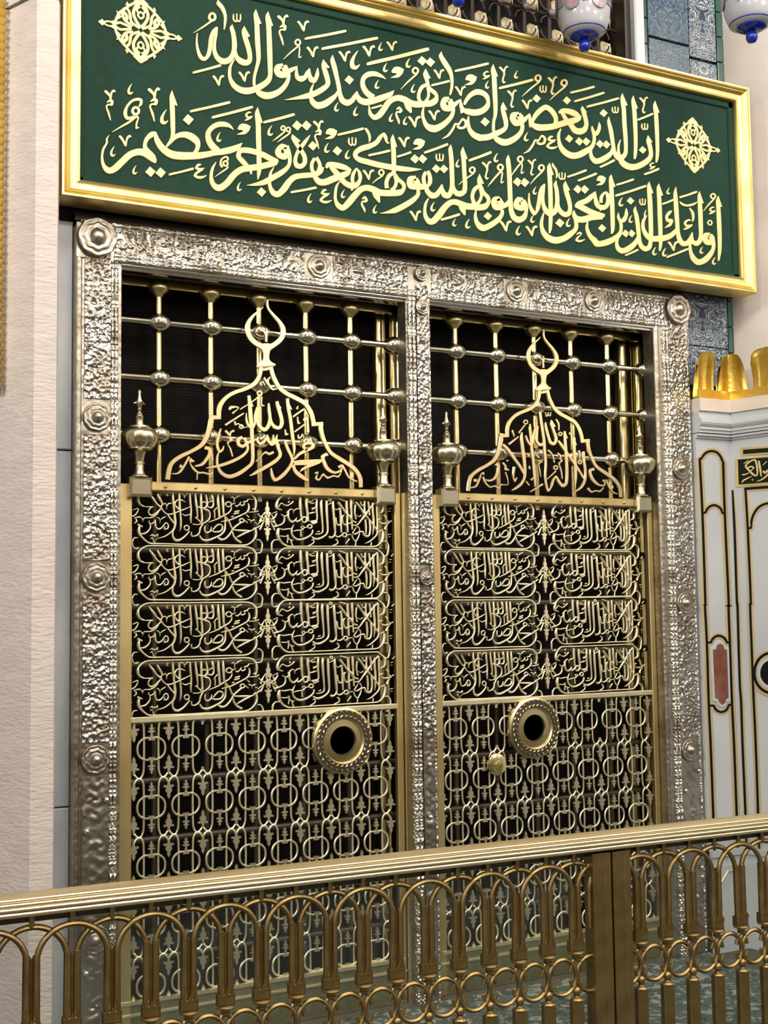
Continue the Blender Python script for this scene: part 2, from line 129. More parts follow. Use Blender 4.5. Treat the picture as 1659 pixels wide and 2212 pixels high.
letter|S5240,1795,5235,1795 5255,1732,5203,1721 5282,1654,5217,1629 5306,1565,5240,1547 5299,1479,5243,1490 5248,1411,5200,1453 5138,1339,5102,1401 5028,1276,5007,1350 4914,1245,4919,1329 4869,1239,4890,1328 4772,1272,4827,1339 4714,1350,4769,1381 4701,1445,4746,1455 4724,1525,4739,1527|P5238,1795 5296,1707 5271,1700 5246,1721|S5472,1647,5462,1712 5428,1637,5360,1679 5428,1618,5336,1586 5439,1603,5406,1517 5450,1607,5521,1562 5451,1622,5543,1658 5424,1650,5490,1706|S5538,1606,5475,1588 5546,1510,5488,1508 5506,1417,5447,1443 5421,1327,5372,1382 5313,1259,5292,1338 5209,1235,5231,1326 5113,1270,5164,1335 5079,1320,5109,1350|S5477,1581,5514,1555 5537,1647,5583,1619 5626,1721,5634,1717|S5635,1717,5619,1713 5661,1657,5610,1636 5692,1613,5634,1563 5762,1606,5731,1518 5853,1619,5853,1533 5973,1650,5991,1573 6078,1695,6104,1621 6189,1742,6212,1667 6296,1783,6326,1710 6363,1807,6414,1768 6412,1834,6430,1826|S5984,1635,6047,1636 6001,1700,6066,1714 5979,1747,6048,1787 5929,1790,5983,1852 5880,1807,5884,1881 5828,1775,5784,1823 5759,1708,5701,1736 5705,1641,5656,1650 5684,1596,5643,1599|S6069,1821,6089,1792 6131,1874,6148,1815 6250,1893,6226,1813 6357,1877,6314,1799 6418,1835,6395,1799|S6153,1840,6104,1809 6208,1772,6153,1731 6263,1731,6203,1680 6319,1687,6254,1632|S6295,1700,6235,1648 6353,1661,6304,1580 6401,1663,6410,1577 6443,1677,6502,1633 6475,1724,6541,1727 6466,1787,6532,1809 6442,1862,6506,1891 6427,1920,6476,1936 6447,1964,6452,1965|P6449,1965 6521,1890 6485,1879 6464,1893|P5611,1588 5658,1587 5630,1533
letter|S6111,1604,6096,1606 6092,1531,6050,1531 6093,1456,6045,1442 6125,1389,6061,1353 6187,1343,6125,1274 6266,1323,6240,1234 6352,1341,6373,1260 6460,1402,6511,1340 6560,1464,6615,1441 6601,1541,6651,1543 6599,1617,6649,1633 6584,1669,6628,1686 6587,1724,6595,1728
dot|P6223,1546 6290,1507 6231,1441 6163,1480
dot|P6204,2045 6271,2007 6212,1940 6144,1978
dot|P5738,1986 5805,1946 5746,1879 5678,1918
dot|P6381,1538 6451,1497 6389,1429 6319,1470
dot|P6492,1555 6562,1514 6500,1445 6429,1486
vowel_mark|S5199,2244,5185,2224 5227,2237,5206,2211 5266,2201,5239,2184 5277,2165,5252,2159 5262,2117,5240,2117 5252,2076,5228,2067 5258,2063,5250,2034 5277,2068,5282,2060|S5318,2250,5324,2260 5302,2246,5305,2275 5288,2231,5269,2241 5272,2172,5248,2172
vowel_mark|S5314,1962,5298,1940 5343,1953,5320,1927 5383,1916,5355,1898 5394,1879,5368,1872 5379,1828,5356,1828 5369,1786,5343,1777 5375,1772,5366,1742 5394,1777,5400,1768|S5438,1966,5444,1977 5421,1962,5425,1992 5407,1947,5386,1957 5389,1885,5364,1886
vowel_mark|S5930,2250,5913,2228 5960,2242,5937,2214 6003,2203,5974,2184 6015,2164,5987,2157 5998,2111,5974,2111 5987,2067,5960,2058 5994,2053,5985,2022 6014,2059,6020,2050|S6061,2256,6068,2268 6044,2252,6047,2283 6028,2236,6006,2246 6009,2171,5983,2172
vowel_mark|S5791,2256,5781,2230 5823,2237,5796,2220 5826,2199,5797,2201 5798,2164,5784,2184 5755,2152,5765,2179 5723,2171,5751,2188 5720,2209,5749,2207 5748,2244,5762,2224 5791,2256,5781,2230|S5518,1918,5522,1915 5625,2033,5641,2020 5765,2155,5786,2143 5789,2182,5808,2173
vowel_mark|S5809,2111,5796,2109 5810,2064,5788,2055 5819,2041,5815,2021 5834,2049,5845,2035 5836,2122,5854,2125|S5851,2063,5836,2053 5862,2049,5855,2029 5875,2054,5887,2040 5881,2086,5901,2088 5884,2126,5896,2128
vowel_mark|S6191,2271,6181,2244 6224,2252,6196,2234 6227,2213,6197,2215 6198,2177,6184,2198 6154,2165,6164,2192 6121,2184,6150,2202 6119,2223,6148,2221 6147,2259,6162,2238 6191,2271,6181,2244|S5936,1945,5941,1942 6035,2053,6051,2041 6164,2168,6186,2157 6189,2196,6208,2187
vowel_mark|S5464,2240,5460,2242 5446,2206,5432,2210 5437,2174,5411,2171 5440,2160,5416,2136 5445,2155,5446,2133 5460,2161,5468,2155 5471,2168,5473,2167
vowel_mark|S5030,2027,5026,2028 5013,1994,4999,1997 5004,1963,4979,1959 5007,1949,4984,1925 5012,1944,5013,1922 5026,1949,5034,1943 5037,1957,5039,1955
vowel_mark|S5596,1467,5591,1469 5576,1430,5559,1434 5565,1394,5536,1391 5569,1378,5541,1352 5574,1373,5575,1348 5591,1378,5600,1372 5603,1387,5606,1385
vowel_mark|S5519,1186,5524,1180 5594,1247,5615,1229 5657,1329,5685,1319 5699,1397,5712,1374 5750,1406,5760,1382 5806,1475,5805,1442 5873,1442,5836,1424 5850,1364,5823,1384 5764,1332,5776,1366 5718,1357,5738,1383
vowel_mark|S5977,1472,5975,1488 5947,1456,5928,1481 5934,1440,5893,1423 5959,1439,5952,1406 6023,1451,6024,1443|S6008,1420,6000,1434 5938,1372,5913,1391 5912,1347,5871,1333 5940,1342,5927,1306 5988,1349,5995,1321 6049,1369,6052,1363
vowel_mark|S5177,1959,5183,1949 5203,1986,5218,1958 5431,2077,5440,2044 5664,2174,5674,2141 5693,2174,5697,2162
vowel_mark|S5527,1881,5511,1860 5552,1874,5528,1847 5584,1838,5557,1818 5613,1801,5578,1784 5608,1772,5596,1767|S5669,1880,5677,1892 5653,1878,5659,1908 5641,1868,5617,1884 5625,1839,5603,1840 5614,1782,5591,1781
letter|S6606,1645,6605,1607 6646,1662,6676,1609 6676,1693,6728,1684 6693,1743,6738,1751 6706,1793,6712,1795|S6872,1897,6867,1896 6895,1836,6844,1823 6933,1724,6866,1702 6949,1613,6887,1595 6963,1513,6901,1495 6978,1448,6914,1416 7020,1415,6981,1335 7053,1418,7086,1354 7092,1449,7153,1434 7107,1516,7167,1522 7103,1653,7170,1667 7091,1838,7160,1854 7087,2025,7156,2043 7069,2174,7133,2188 7100,2251,7105,2253|S6954,1481,6901,1488 6929,1415,6872,1434 6858,1332,6804,1382 6742,1259,6714,1329 6622,1226,6654,1306 6548,1290,6608,1325 6542,1377,6586,1381 6584,1454,6604,1452|P7103,2252 7183,2106 7152,2096 7130,2111
letter|S7285,2253,7279,2252 7309,2192,7251,2179 7329,2074,7261,2056 7337,1884,7269,1870 7336,1694,7273,1682 7327,1549,7271,1542 7311,1451,7263,1448 7289,1394,7263,1393|P7282,2252 7353,2094 7319,2083 7296,2103
letter|S7057,1619,7046,1620 7034,1537,7002,1536 7037,1449,6992,1437 7071,1381,6998,1343 7134,1336,7067,1259 7213,1322,7192,1230 7306,1342,7331,1265 7411,1398,7464,1340 7485,1453,7558,1426 7519,1509,7588,1513 7505,1592,7574,1616 7481,1676,7546,1694 7507,1755,7513,1756|P7510,1756 7582,1673 7548,1662 7525,1682
letter|S7650,2251,7644,2250 7674,2191,7614,2178 7692,2091,7624,2073 7700,1899,7631,1885 7698,1707,7636,1695 7693,1561,7636,1554 7674,1461,7629,1460 7645,1403,7625,1404|P7647,2250 7718,2102 7685,2091 7665,2121
hamza_mark|S7598,1382,7602,1393 7573,1379,7571,1398 7551,1361,7524,1364 7553,1345,7532,1327 7576,1346,7575,1324 7617,1357,7620,1351|S7613,1339,7605,1349 7581,1314,7569,1332 7540,1294,7530,1310 7514,1287,7511,1291
vowel_mark|S7427,1210,7435,1202 7435,1229,7457,1208 7549,1281,7563,1253 7662,1337,7676,1309 7679,1334,7684,1324
dot|P6783,1982 6852,1943 6791,1876 6721,1915
dot|P6709,1558 6778,1519 6717,1452 6647,1492
dot|P6813,1568 6882,1528 6821,1461 6750,1501
dot|P7409,1592 7477,1553 7417,1489 7348,1527
vowel_mark|S6942,2041,6929,2039 6943,1997,6921,1988 6952,1975,6948,1956 6967,1983,6979,1969 6970,2051,6988,2054|S6984,1996,6970,1986 6996,1983,6988,1963 7009,1988,7021,1974 7015,2017,7036,2020 7019,2055,7031,2057
vowel_mark|S7423,1900,7409,1898 7424,1856,7401,1847 7433,1834,7429,1814 7449,1842,7461,1828 7452,1910,7471,1913|S7466,1855,7451,1844 7479,1841,7470,1822 7492,1846,7504,1832 7498,1876,7520,1878 7502,1914,7514,1916
vowel_mark|S6263,2104,6269,2095 6282,2126,6296,2102 6455,2193,6463,2164 6630,2266,6639,2237 6652,2264,6655,2254
vowel_mark|S6322,2000,6328,1991 6346,2025,6361,2000 6560,2115,6570,2086 6778,2211,6789,2183 6806,2213,6810,2203
vowel_mark|S6514,1963,6519,1954 6541,1989,6554,1964 6774,2081,6783,2052 7013,2180,7023,2151 7043,2181,7047,2171
vowel_mark|S7336,1932,7343,1925 7347,1951,7365,1932 7466,2011,7479,1986 7587,2074,7600,2050 7604,2073,7609,2065
vowel_mark|S6701,1195,6710,1188 6709,1214,6731,1195 6817,1273,6833,1247 6924,1335,6941,1309 6942,1333,6948,1324
vowel_mark|S7394,2254,7378,2233 7424,2246,7401,2220 7466,2209,7436,2192 7477,2173,7450,2167 7460,2124,7436,2124 7449,2082,7423,2073 7455,2069,7446,2040 7475,2075,7481,2066|S7522,2259,7529,2270 7505,2255,7509,2284 7490,2240,7469,2250 7471,2180,7445,2180
letter|S3633,1001,3636,1009 3599,997,3614,1021 3562,1053,3606,1084 3551,1072,3563,1123 3535,1043,3495,1071 3479,961,3438,999 3380,894,3354,952 3291,854,3260,913 3231,818,3174,841 3217,789,3160,767 3257,775,3218,713 3339,769,3317,698 3474,758,3455,685 3610,754,3594,682 3747,754,3735,684 3883,757,3879,697 3976,759,3976,723 4066,759,4066,755
letter|S3685,1119,3680,1118 3707,1064,3652,1054 3719,949,3658,936 3722,822,3661,811 3717,695,3662,684 3717,645,3670,634|P3682,1119 3736,980 3717,972 3699,995|S2985,441,2974,446 2957,382,2929,388 2944,302,2910,299 2947,226,2909,212 2985,185,2940,133 3019,179,3021,105 3058,225,3116,177 3138,325,3200,281 3232,420,3270,359 3333,460,3332,385 3430,453,3398,374 3500,431,3474,351 3564,433,3556,353 3669,449,3673,370 3746,463,3783,400 3793,486,3840,477 3786,527,3839,553 3717,568,3761,607 3679,615,3726,650|S3707,637,3680,676 3648,598,3608,627 3615,531,3565,532 3621,462,3566,451|S3715,623,3680,607 3743,564,3697,555 3720,482,3680,497 3673,426,3634,455|S3457,433,3390,396 3497,365,3421,325 3502,276,3483,266
letter|S3986,600,3981,667 3946,596,3888,642 3945,580,3860,560 3953,570,3897,493 3955,566,4008,505 3957,573,4046,580 3939,608,4009,647|S4024,549,3977,536 4038,448,3988,454 3975,355,3927,394 3876,274,3835,329 3759,201,3726,261 3698,172,3674,231 3597,152,3590,183 3495,139,3495,143|S3982,570,3981,493 4057,581,4058,504 4122,590,4126,523|S4168,762,4116,732 4201,697,4148,679 4200,605,4147,617 4126,532,4132,583 4070,587,4119,611 4069,677,4117,674 4101,741,4144,730|S4147,564,4092,539 4171,516,4114,475 4210,496,4188,418 4247,506,4286,453 4294,561,4338,550 4334,617,4343,615|S4346,613,4331,610 4369,560,4317,542 4394,527,4342,462 4412,525,4431,453 4436,553,4496,534 4453,638,4516,643 4451,764,4515,776 4448,935,4510,949 4440,1065,4494,1074 4468,1126,4473,1127|S4647,1127,4642,1126 4666,1068,4611,1058 4682,977,4621,962 4687,803,4628,790 4695,671,4634,664 4681,566,4625,592 4606,502,4590,571 4518,504,4560,569 4474,569,4528,597 4463,633,4511,649|P4645,1127 4706,987 4681,978 4662,997
letter|S4157,414,4144,418 4130,344,4096,349 4118,263,4078,257 4136,199,4084,171 4169,172,4140,100 4198,184,4226,111 4256,249,4325,205 4338,354,4401,310 4434,435,4463,371 4532,460,4521,386 4621,447,4588,369 4694,435,4673,351 4767,442,4758,358 4860,446,4864,364 4920,460,4965,399 4967,492,5020,487 4957,534,5013,564 4901,575,4951,612 4867,645,4918,671 4844,698,4893,716 4840,755,4890,762 4871,825,4876,826|P4873,825 4933,712 4908,704 4889,719|S4877,653,4839,688 4821,606,4773,629 4790,537,4740,532 4805,479,4753,456 4834,435,4780,404|S4897,645,4857,632 4915,564,4875,561 4888,482,4850,496 4841,427,4804,451|S4628,447,4563,418 4666,377,4581,341 4663,285,4643,276
letter|S4821,373,4806,372 4822,300,4782,294 4845,235,4790,207 4892,203,4841,131 4929,199,4923,116 4997,234,5037,175 5093,299,5146,260 5156,363,5209,354 5172,421,5217,422|S5162,525,5151,588 5123,515,5068,563 5117,498,5031,486 5128,483,5079,404 5132,478,5197,426 5130,488,5222,507 5103,533,5170,575|S5170,480,5200,430 5227,512,5267,468 5278,557,5321,526|S5298,1132,5293,1131 5325,1070,5263,1059 5341,905,5273,891 5345,728,5277,716 5349,553,5281,539 5359,445,5289,420 5394,381,5332,318 5436,371,5433,286 5479,390,5537,349 5519,446,5570,445 5511,513,5571,537 5471,560,5535,600|S5492,554,5500,621 5451,555,5411,611 5443,534,5360,517 5453,523,5390,454 5463,523,5504,453 5469,532,5562,542 5449,560,5523,604
dot|P3969,925 4036,883 3979,814 3911,857
dot|P4074,942 4141,899 4083,831 4015,874
dot|P4259,847 4323,806 4268,742 4203,782
dot|P4366,861 4430,820 4374,756 4309,796
dot|P4976,365 5040,324 4984,261 4919,302
vowel_mark|S3764,1102,3750,1082 3788,1095,3766,1069 3819,1058,3793,1040 3847,1022,3813,1006 3842,992,3831,988|S3898,1098,3906,1110 3883,1096,3888,1126 3872,1086,3849,1103 3857,1058,3836,1060 3847,1003,3826,1002
vowel_mark|S3902,232,3886,212 3927,224,3903,198 3959,185,3932,167 3988,147,3953,131 3982,116,3971,112|S4041,224,4049,236 4026,223,4031,254 4015,213,3991,231 3999,184,3977,187 3988,127,3966,127
vowel_mark|S5166,280,5149,259 5193,272,5167,245 5227,232,5198,212 5258,192,5220,175 5252,160,5240,156|S5317,273,5326,285 5300,271,5306,303 5288,261,5262,279 5271,231,5247,233 5259,171,5234,171
vowel_mark|P3953,1054 3978,1103 4011,1125 4064,1128 4117,1108 4098,1055 4058,1010 4026,993 3937,976 3991,1012 4031,1038 4002,1047 3970,1042
vowel_mark|S4098,963,4105,954 4112,985,4130,962 4261,1056,4273,1028 4411,1132,4423,1104 4432,1131,4436,1121
vowel_mark|S3731,855,3737,848 3737,871,3753,852 3824,910,3833,886 3910,952,3920,928 3923,949,3926,940
vowel_mark|S3353,812,3359,804 3367,831,3380,807 3496,877,3503,849 3626,927,3633,899 3643,923,3645,913
vowel_mark|S4278,979,4264,977 4279,933,4257,924 4289,910,4284,889 4304,918,4315,903 4305,989,4324,991|S4320,931,4306,920 4333,917,4325,896 4346,922,4358,907 4351,952,4372,954 4354,991,4366,994
vowel_mark|S4587,962,4583,964 4570,929,4555,933 4561,898,4535,895 4564,883,4540,860 4569,878,4570,856 4583,883,4591,877 4594,890,4596,889
vowel_mark|S4233,379,4228,381 4214,343,4198,348 4204,308,4176,306 4208,292,4181,267 4213,287,4214,262 4228,292,4237,285 4240,300,4243,298
vowel_mark|S4524,219,4520,221 4507,188,4494,192 4499,158,4474,156 4502,144,4479,122 4506,139,4507,118 4520,144,4527,138 4530,150,4533,149
vowel_mark|S4717,241,4713,243 4697,202,4680,208 4686,166,4656,163 4690,149,4662,122 4696,143,4697,117 4712,148,4721,141 4725,156,4728,154
vowel_mark|S5142,1126,5138,1128 5123,1089,5106,1093 5112,1054,5084,1051 5116,1038,5089,1012 5121,1032,5122,1007 5137,1038,5146,1031 5150,1046,5153,1044
vowel_mark|S4786,904,4777,880 4815,886,4790,871 4817,851,4792,854 4793,820,4780,839 4755,811,4763,835 4726,829,4750,844 4724,864,4749,861 4748,895,4761,876 4786,904,4777,880|S4569,645,4572,641 4653,728,4666,715 4764,813,4782,802 4785,837,4801,828
vowel_mark|S4719,966,4727,957 4733,989,4753,964 4879,1059,4893,1029 5027,1134,5042,1104 5049,1133,5054,1122
vowel_mark|S4919,985,4904,965 4947,976,4925,951 4988,937,4960,921 4999,901,4973,895 4983,851,4961,851 4973,809,4948,801 4980,795,4971,766 4999,800,5004,791|S5041,986,5048,997 5025,983,5028,1013 5010,968,4990,979 4993,907,4969,909
vowel_mark|S5193,1003,5184,979 5222,985,5197,970 5225,950,5199,952 5200,918,5187,937 5161,909,5170,933 5132,927,5156,942 5129,962,5155,959 5154,994,5167,975 5193,1003,5184,979|S4984,685,4989,682 5063,793,5080,783 5169,911,5189,900 5192,935,5209,926|S5198,917,5183,910 5211,890,5191,883 5201,820,5183,819 5192,779,5175,759 5201,775,5202,756 5223,789,5225,787
vowel_mark|S4313,175,4320,166 4323,194,4341,170 4444,241,4454,211 4564,291,4574,261 4581,287,4584,276
vowel_mark|S2664,1109,2649,1087 2694,1100,2670,1070 2729,1057,2706,1044 2733,1010,2715,1005|S2780,1103,2787,1116 2762,1099,2761,1133 2747,1083,2725,1093 2737,1018,2712,1017|S2678,980,2683,972 2719,1020,2715,986 2760,1005,2724,982 2748,952,2722,972 2701,944,2689,959 2687,923,2666,927 2713,866,2689,855 2727,788,2717,784
vowel_mark|P2808,986 2831,1033 2860,1053 2909,1056 2957,1037 2940,986 2904,944 2875,929 2795,913 2843,947 2879,971 2853,979 2824,975
vowel_mark|S2959,991,2964,982 2975,1011,2988,987 3125,1070,3133,1041 3277,1133,3286,1104 3297,1131,3300,1121
vowel_mark|S3313,1134,3308,1127 3346,1132,3320,1103 3385,1073,3352,1057 3391,1018,3363,1014 3372,971,3363,971
vowel_mark|S3113,982,3100,981 3115,934,3093,925 3124,909,3121,889 3139,918,3150,902 3140,993,3157,995|S3155,931,3141,921 3166,916,3159,896 3179,921,3191,906 3184,954,3204,956 3187,995,3198,997
vowel_mark|S2846,876,2842,878 2827,838,2812,843 2818,802,2791,800 2822,786,2796,759 2827,780,2828,755 2842,786,2851,779 2854,794,2857,792
vowel_mark|S3105,837,3102,839 3088,801,3073,806 3079,767,3053,765 3083,752,3058,727 3088,747,3089,723 3102,752,3110,745 3113,759,3116,758
vowel_mark|S2623,250,2620,252 2606,214,2591,219 2597,180,2571,178 2601,165,2577,140 2606,159,2607,135 2620,164,2628,157 2631,172,2634,170
vowel_mark|S3043,357,3039,359 3027,324,3013,329 3019,294,2995,291 3022,279,3000,257 3026,274,3027,253 3040,279,3047,273 3050,286,3052,284
vowel_mark|S3453,234,3449,236 3436,201,3422,206 3428,170,3403,168 3431,156,3408,133 3436,151,3436,129 3449,155,3457,149 3460,162,3462,161
dot|P2951,856 3015,814 2960,746 2895,788
vowel_mark|S2815,313,2813,328 2789,299,2772,323 2778,284,2743,270 2800,283,2794,251 2855,291,2856,284|S2842,263,2835,276 2783,219,2761,239 2761,197,2725,185 2785,192,2774,158 2826,196,2832,170 2878,213,2881,208
vowel_mark|S3289,632,3275,612 3313,625,3291,600 3343,588,3318,570 3371,551,3338,535 3366,522,3355,518|S3421,627,3429,638 3407,625,3412,655 3396,615,3373,632 3381,587,3361,590 3371,532,3350,532
vowel_mark|S3536,676,3528,654 3561,659,3540,646 3564,628,3541,630 3542,600,3531,617 3509,592,3517,613 3484,608,3505,621 3482,640,3504,637 3503,668,3514,651 3536,676,3528,654|S3398,486,3402,482 3449,541,3460,530 3517,594,3533,583 3535,615,3550,607
vowel_mark|S3262,285,3273,273 3303,322,3296,288 3342,279,3302,279 3313,243,3294,268 3275,240,3259,252 3280,213,3253,205 3307,169,3279,157 3306,129,3297,126
letter|S5603,694,5587,691 5608,607,5577,600 5628,534,5583,516 5667,483,5625,436 5684,474,5680,420 5694,519,5748,510 5716,608,5773,607 5738,721,5799,715 5776,802,5828,788 5824,846,5842,839|S5841,840,5820,839 5832,743,5790,741 5824,663,5777,657 5835,581,5778,561 5877,523,5817,469 5912,508,5906,431 5945,526,6004,484 5977,576,6039,570 5989,661,6054,669 5985,782,6044,799 5971,856,6024,864 6007,918,6012,918|S6156,929,6150,928 6173,878,6119,868 6204,789,6136,764 6237,683,6173,663 6248,586,6188,583 6222,497,6167,538 6130,455,6138,528 6042,493,6099,544 6009,566,6061,587 5995,639,6048,655|P6153,928 6219,820 6193,812 6172,831|S5920,1130,5915,1129 5937,1066,5878,1060 5950,908,5883,895 5952,728,5886,716 5950,547,5884,537 5942,410,5884,403 5928,290,5880,288 5899,218,5880,218|P5918,1129 5974,983 5951,975 5935,995
letter|S5819,475,5804,476 5801,380,5759,380 5798,296,5746,283 5841,227,5773,182 5906,191,5852,112 5989,184,5981,93 6095,216,6133,148 6196,283,6252,236 6267,339,6327,326 6275,409,6335,421 6254,494,6307,510 6267,565,6276,567|S6276,562,6260,557 6308,517,6247,487 6353,498,6303,420 6423,510,6430,425 6544,552,6554,472 6663,559,6657,494 6730,555,6724,508|S6287,633,6304,612 6337,690,6375,636 6456,749,6501,694 6530,805,6586,770 6612,863,6623,858|S6301,645,6289,608 6415,658,6382,580 6548,621,6510,544 6672,599,6650,529 6764,587,6753,540|S6624,862,6607,859 6653,762,6593,741 6682,709,6625,656 6724,701,6716,627 6765,711,6811,672 6791,762,6857,761 6791,823,6850,847 6768,876,6798,894|S6785,868,6758,880 6742,806,6696,816 6730,727,6680,725|P6675,648 6708,653 6690,609
dot|P6046,430 6121,384 6056,313 5980,359
dot|P6337,906 6408,863 6345,794 6272,837
dot|P6447,920 6519,876 6455,808 6382,851
vowel_mark|S5966,1136,5955,1132 5988,1108,5953,1091 6029,1061,5994,1043 6039,992,6012,989 6020,944,6007,944
vowel_mark|S6067,1023,6053,1021 6067,976,6045,968 6076,952,6073,933 6092,960,6103,946 6094,1033,6112,1035|S6109,974,6094,964 6120,959,6113,939 6133,964,6145,949 6139,995,6160,997 6143,1035,6154,1037
vowel_mark|S5161,281,5144,260 5189,273,5163,245 5224,231,5194,212 5256,190,5217,173 5250,158,5237,154|S5316,273,5325,286 5299,271,5305,305 5286,261,5260,280 5268,230,5244,233 5256,169,5231,169
vowel_mark|S5543,269,5526,248 5571,261,5545,233 5607,219,5577,200 5639,178,5600,162 5633,146,5620,142|S5700,261,5709,274 5682,259,5689,292 5670,249,5643,268 5652,219,5627,221 5639,157,5614,158
vowel_mark|S5447,254,5442,256 5425,214,5408,220 5414,177,5383,175 5418,160,5389,133 5424,154,5425,127 5441,159,5451,152 5455,168,5458,166
vowel_mark|S5659,424,5655,426 5641,391,5626,395 5631,359,5604,356 5635,344,5609,320 5640,339,5640,316 5655,343,5663,337 5666,351,5669,349
vowel_mark|S6207,455,6203,457 6186,417,6170,422 6175,382,6145,379 6179,366,6151,340 6185,360,6186,335 6202,365,6211,358 6215,373,6218,371
vowel_mark|S5703,788,5699,789 5685,755,5671,759 5676,724,5650,722 5679,710,5655,687 5684,705,5685,683 5698,710,5706,704 5709,717,5712,715
vowel_mark|S5141,1127,5137,1129 5122,1090,5106,1095 5112,1056,5083,1053 5115,1040,5088,1014 5121,1034,5122,1010 5136,1040,5145,1033 5149,1048,5151,1046
vowel_mark|S6301,262,6310,251 6353,299,6346,271 6389,277,6364,264 6335,214,6306,221 6328,190,6289,169 6363,193,6363,162 6433,213,6436,206
vowel_mark|S5195,1001,5186,977 5224,982,5200,968 5227,947,5201,950 5202,916,5189,935 5163,906,5172,930 5134,925,5159,939 5131,960,5157,957 5156,991,5169,972 5195,1001,5186,977|S5024,723,5029,720 5086,813,5103,803 5172,908,5191,898 5194,933,5211,924|S5200,914,5186,908 5213,887,5193,881 5203,820,5184,819 5193,781,5176,761 5202,777,5203,758 5224,791,5227,789
vowel_mark|S5493,1155,5483,1130 5522,1136,5497,1121 5525,1101,5498,1103 5499,1069,5486,1088 5459,1059,5468,1083 5430,1078,5455,1092 5427,1113,5454,1110 5453,1145,5466,1126 5493,1155,5483,1130|S5328,866,5333,863 5386,960,5404,951 5468,1061,5488,1050 5491,1086,5508,1077|S5497,1067,5482,1061 5510,1040,5490,1034 5501,979,5483,978 5494,946,5476,927 5503,942,5504,923 5525,957,5528,955
vowel_mark|S5807,1093,5798,1068 5837,1074,5812,1059 5840,1038,5813,1041 5814,1006,5801,1025 5773,996,5783,1021 5743,1015,5769,1030 5740,1051,5768,1048 5767,1083,5780,1064 5807,1093,5798,1068|S5611,806,5616,804 5684,900,5700,889 5782,999,5803,987 5805,1024,5823,1014
vowel_mark|S5592,1121,5578,1102 5619,1113,5598,1089 5657,1077,5631,1062 5667,1043,5643,1038 5652,997,5631,998 5643,958,5619,951 5649,946,5641,919 5667,950,5672,942|S5707,1122,5713,1132 5692,1119,5695,1146 5678,1106,5659,1115 5662,1049,5639,1051
dot|P5421,866 5493,821 5430,750 5356,795
dot|P5526,875 5600,830 5536,759 5462,803
vowel_mark|S6182,985,6188,978 6195,1005,6211,984 6330,1065,6341,1039 6467,1129,6479,1103 6486,1128,6490,1119
vowel_mark|S6347,962,6354,954 6359,982,6378,961 6493,1045,6506,1018 6628,1111,6642,1084 6648,1110,6652,1100
vowel_mark|P6645,1018 6669,1064 6698,1085 6747,1087 6795,1067 6777,1015 6740,973 6710,958 6629,943 6679,977 6715,1001 6689,1010 6660,1006
letter|S8704,1108,8697,1108 8716,1039,8660,1032 8733,935,8661,920 8740,717,8662,704 8736,497,8666,488 8720,331,8661,327 8679,200,8654,199|P8701,1108 8760,964 8729,954 8709,984
letter|S8532,509,8527,573 8491,502,8430,551 8489,484,8394,457 8503,471,8450,393 8515,468,8577,413 8514,484,8611,510 8487,518,8558,563|S8583,554,8504,522 8618,454,8549,437 8610,357,8549,360 8553,248,8482,280 8442,145,8393,209 8294,93,8319,180 8189,147,8264,204 8153,245,8212,265 8149,338,8196,341 8175,395,8202,395
letter|S8373,1120,8366,1119 8391,1058,8336,1050 8411,889,8335,875 8411,672,8335,660 8405,528,8337,524 8380,422,8314,451 8286,354,8281,428 8186,387,8247,431 8178,468,8233,476 8212,536,8226,536|P8369,1120 8434,967 8404,957 8381,981|S8228,532,8209,534 8211,441,8157,455 8146,348,8108,405 8026,324,8065,398 7957,394,8031,432 7938,497,8004,515 7923,710,7997,725 7914,923,7988,937 7921,1044,7975,1050 7956,1121,7962,1122|S7988,549,7945,568 7957,503,7906,530 7887,430,7838,479 7782,369,7753,441 7635,330,7634,414 7482,322,7524,399 7395,380,7459,426 7356,473,7413,490 7362,567,7413,564 7399,628,7432,616 7447,663,7457,658|S7403,625,7429,629 7408,685,7428,685 7434,735,7440,735|S7879,783,7872,789 7853,741,7816,766 7809,694,7763,693 7823,668,7784,618 7855,673,7872,629 7883,669,7891,656|S7893,635,7860,649 7846,570,7810,595 7746,529,7741,535
letter|S7674,1123,7667,1123 7692,1062,7633,1055 7705,896,7636,883 7709,684,7636,672 7707,472,7638,462 7696,310,7641,306 7661,209,7637,208|P7670,1123 7733,973 7704,963 7685,987
letter|S7510,1125,7503,1125 7529,1059,7470,1051 7550,874,7474,860 7551,662,7478,650 7549,450,7477,442 7531,306,7467,308 7499,217,7446,255 7401,170,7412,244 7312,212,7374,259 7282,305,7345,325 7267,462,7334,478 7247,614,7313,634 7230,700,7284,709 7263,758,7269,758|P7506,1125 7569,981 7540,971 7521,995|S7332,360,7286,373 7285,262,7224,291 7173,155,7125,215 7023,95,7041,174 6934,133,6993,180 6916,223,6966,229 6959,309,6986,306
letter|S6984,636,6977,634 7004,579,6960,567 7045,502,6995,488 7041,399,6992,404 7006,319,6947,349 6895,228,6851,289 6756,163,6735,240 6609,135,6657,218 6548,185,6619,246 6479,260,6537,296 6448,359,6497,370 6473,448,6495,449|S6998,529,7018,500 7041,567,7092,529 7079,613,7134,608 7092,661,7137,667 7107,710,7113,711
letter|S6884,1125,6878,1124 6904,1070,6847,1063 6917,887,6847,874 6922,680,6852,668 6919,471,6853,463 6904,382,6855,385 6871,336,6850,339|P6881,1124 6944,973 6916,963 6898,986
vowel_mark|S7803,360,7785,339 7832,352,7805,325 7869,312,7837,292 7902,272,7861,255 7895,240,7882,236|S7966,353,7976,365 7948,351,7955,383 7935,341,7907,359 7916,311,7890,314 7902,251,7876,251
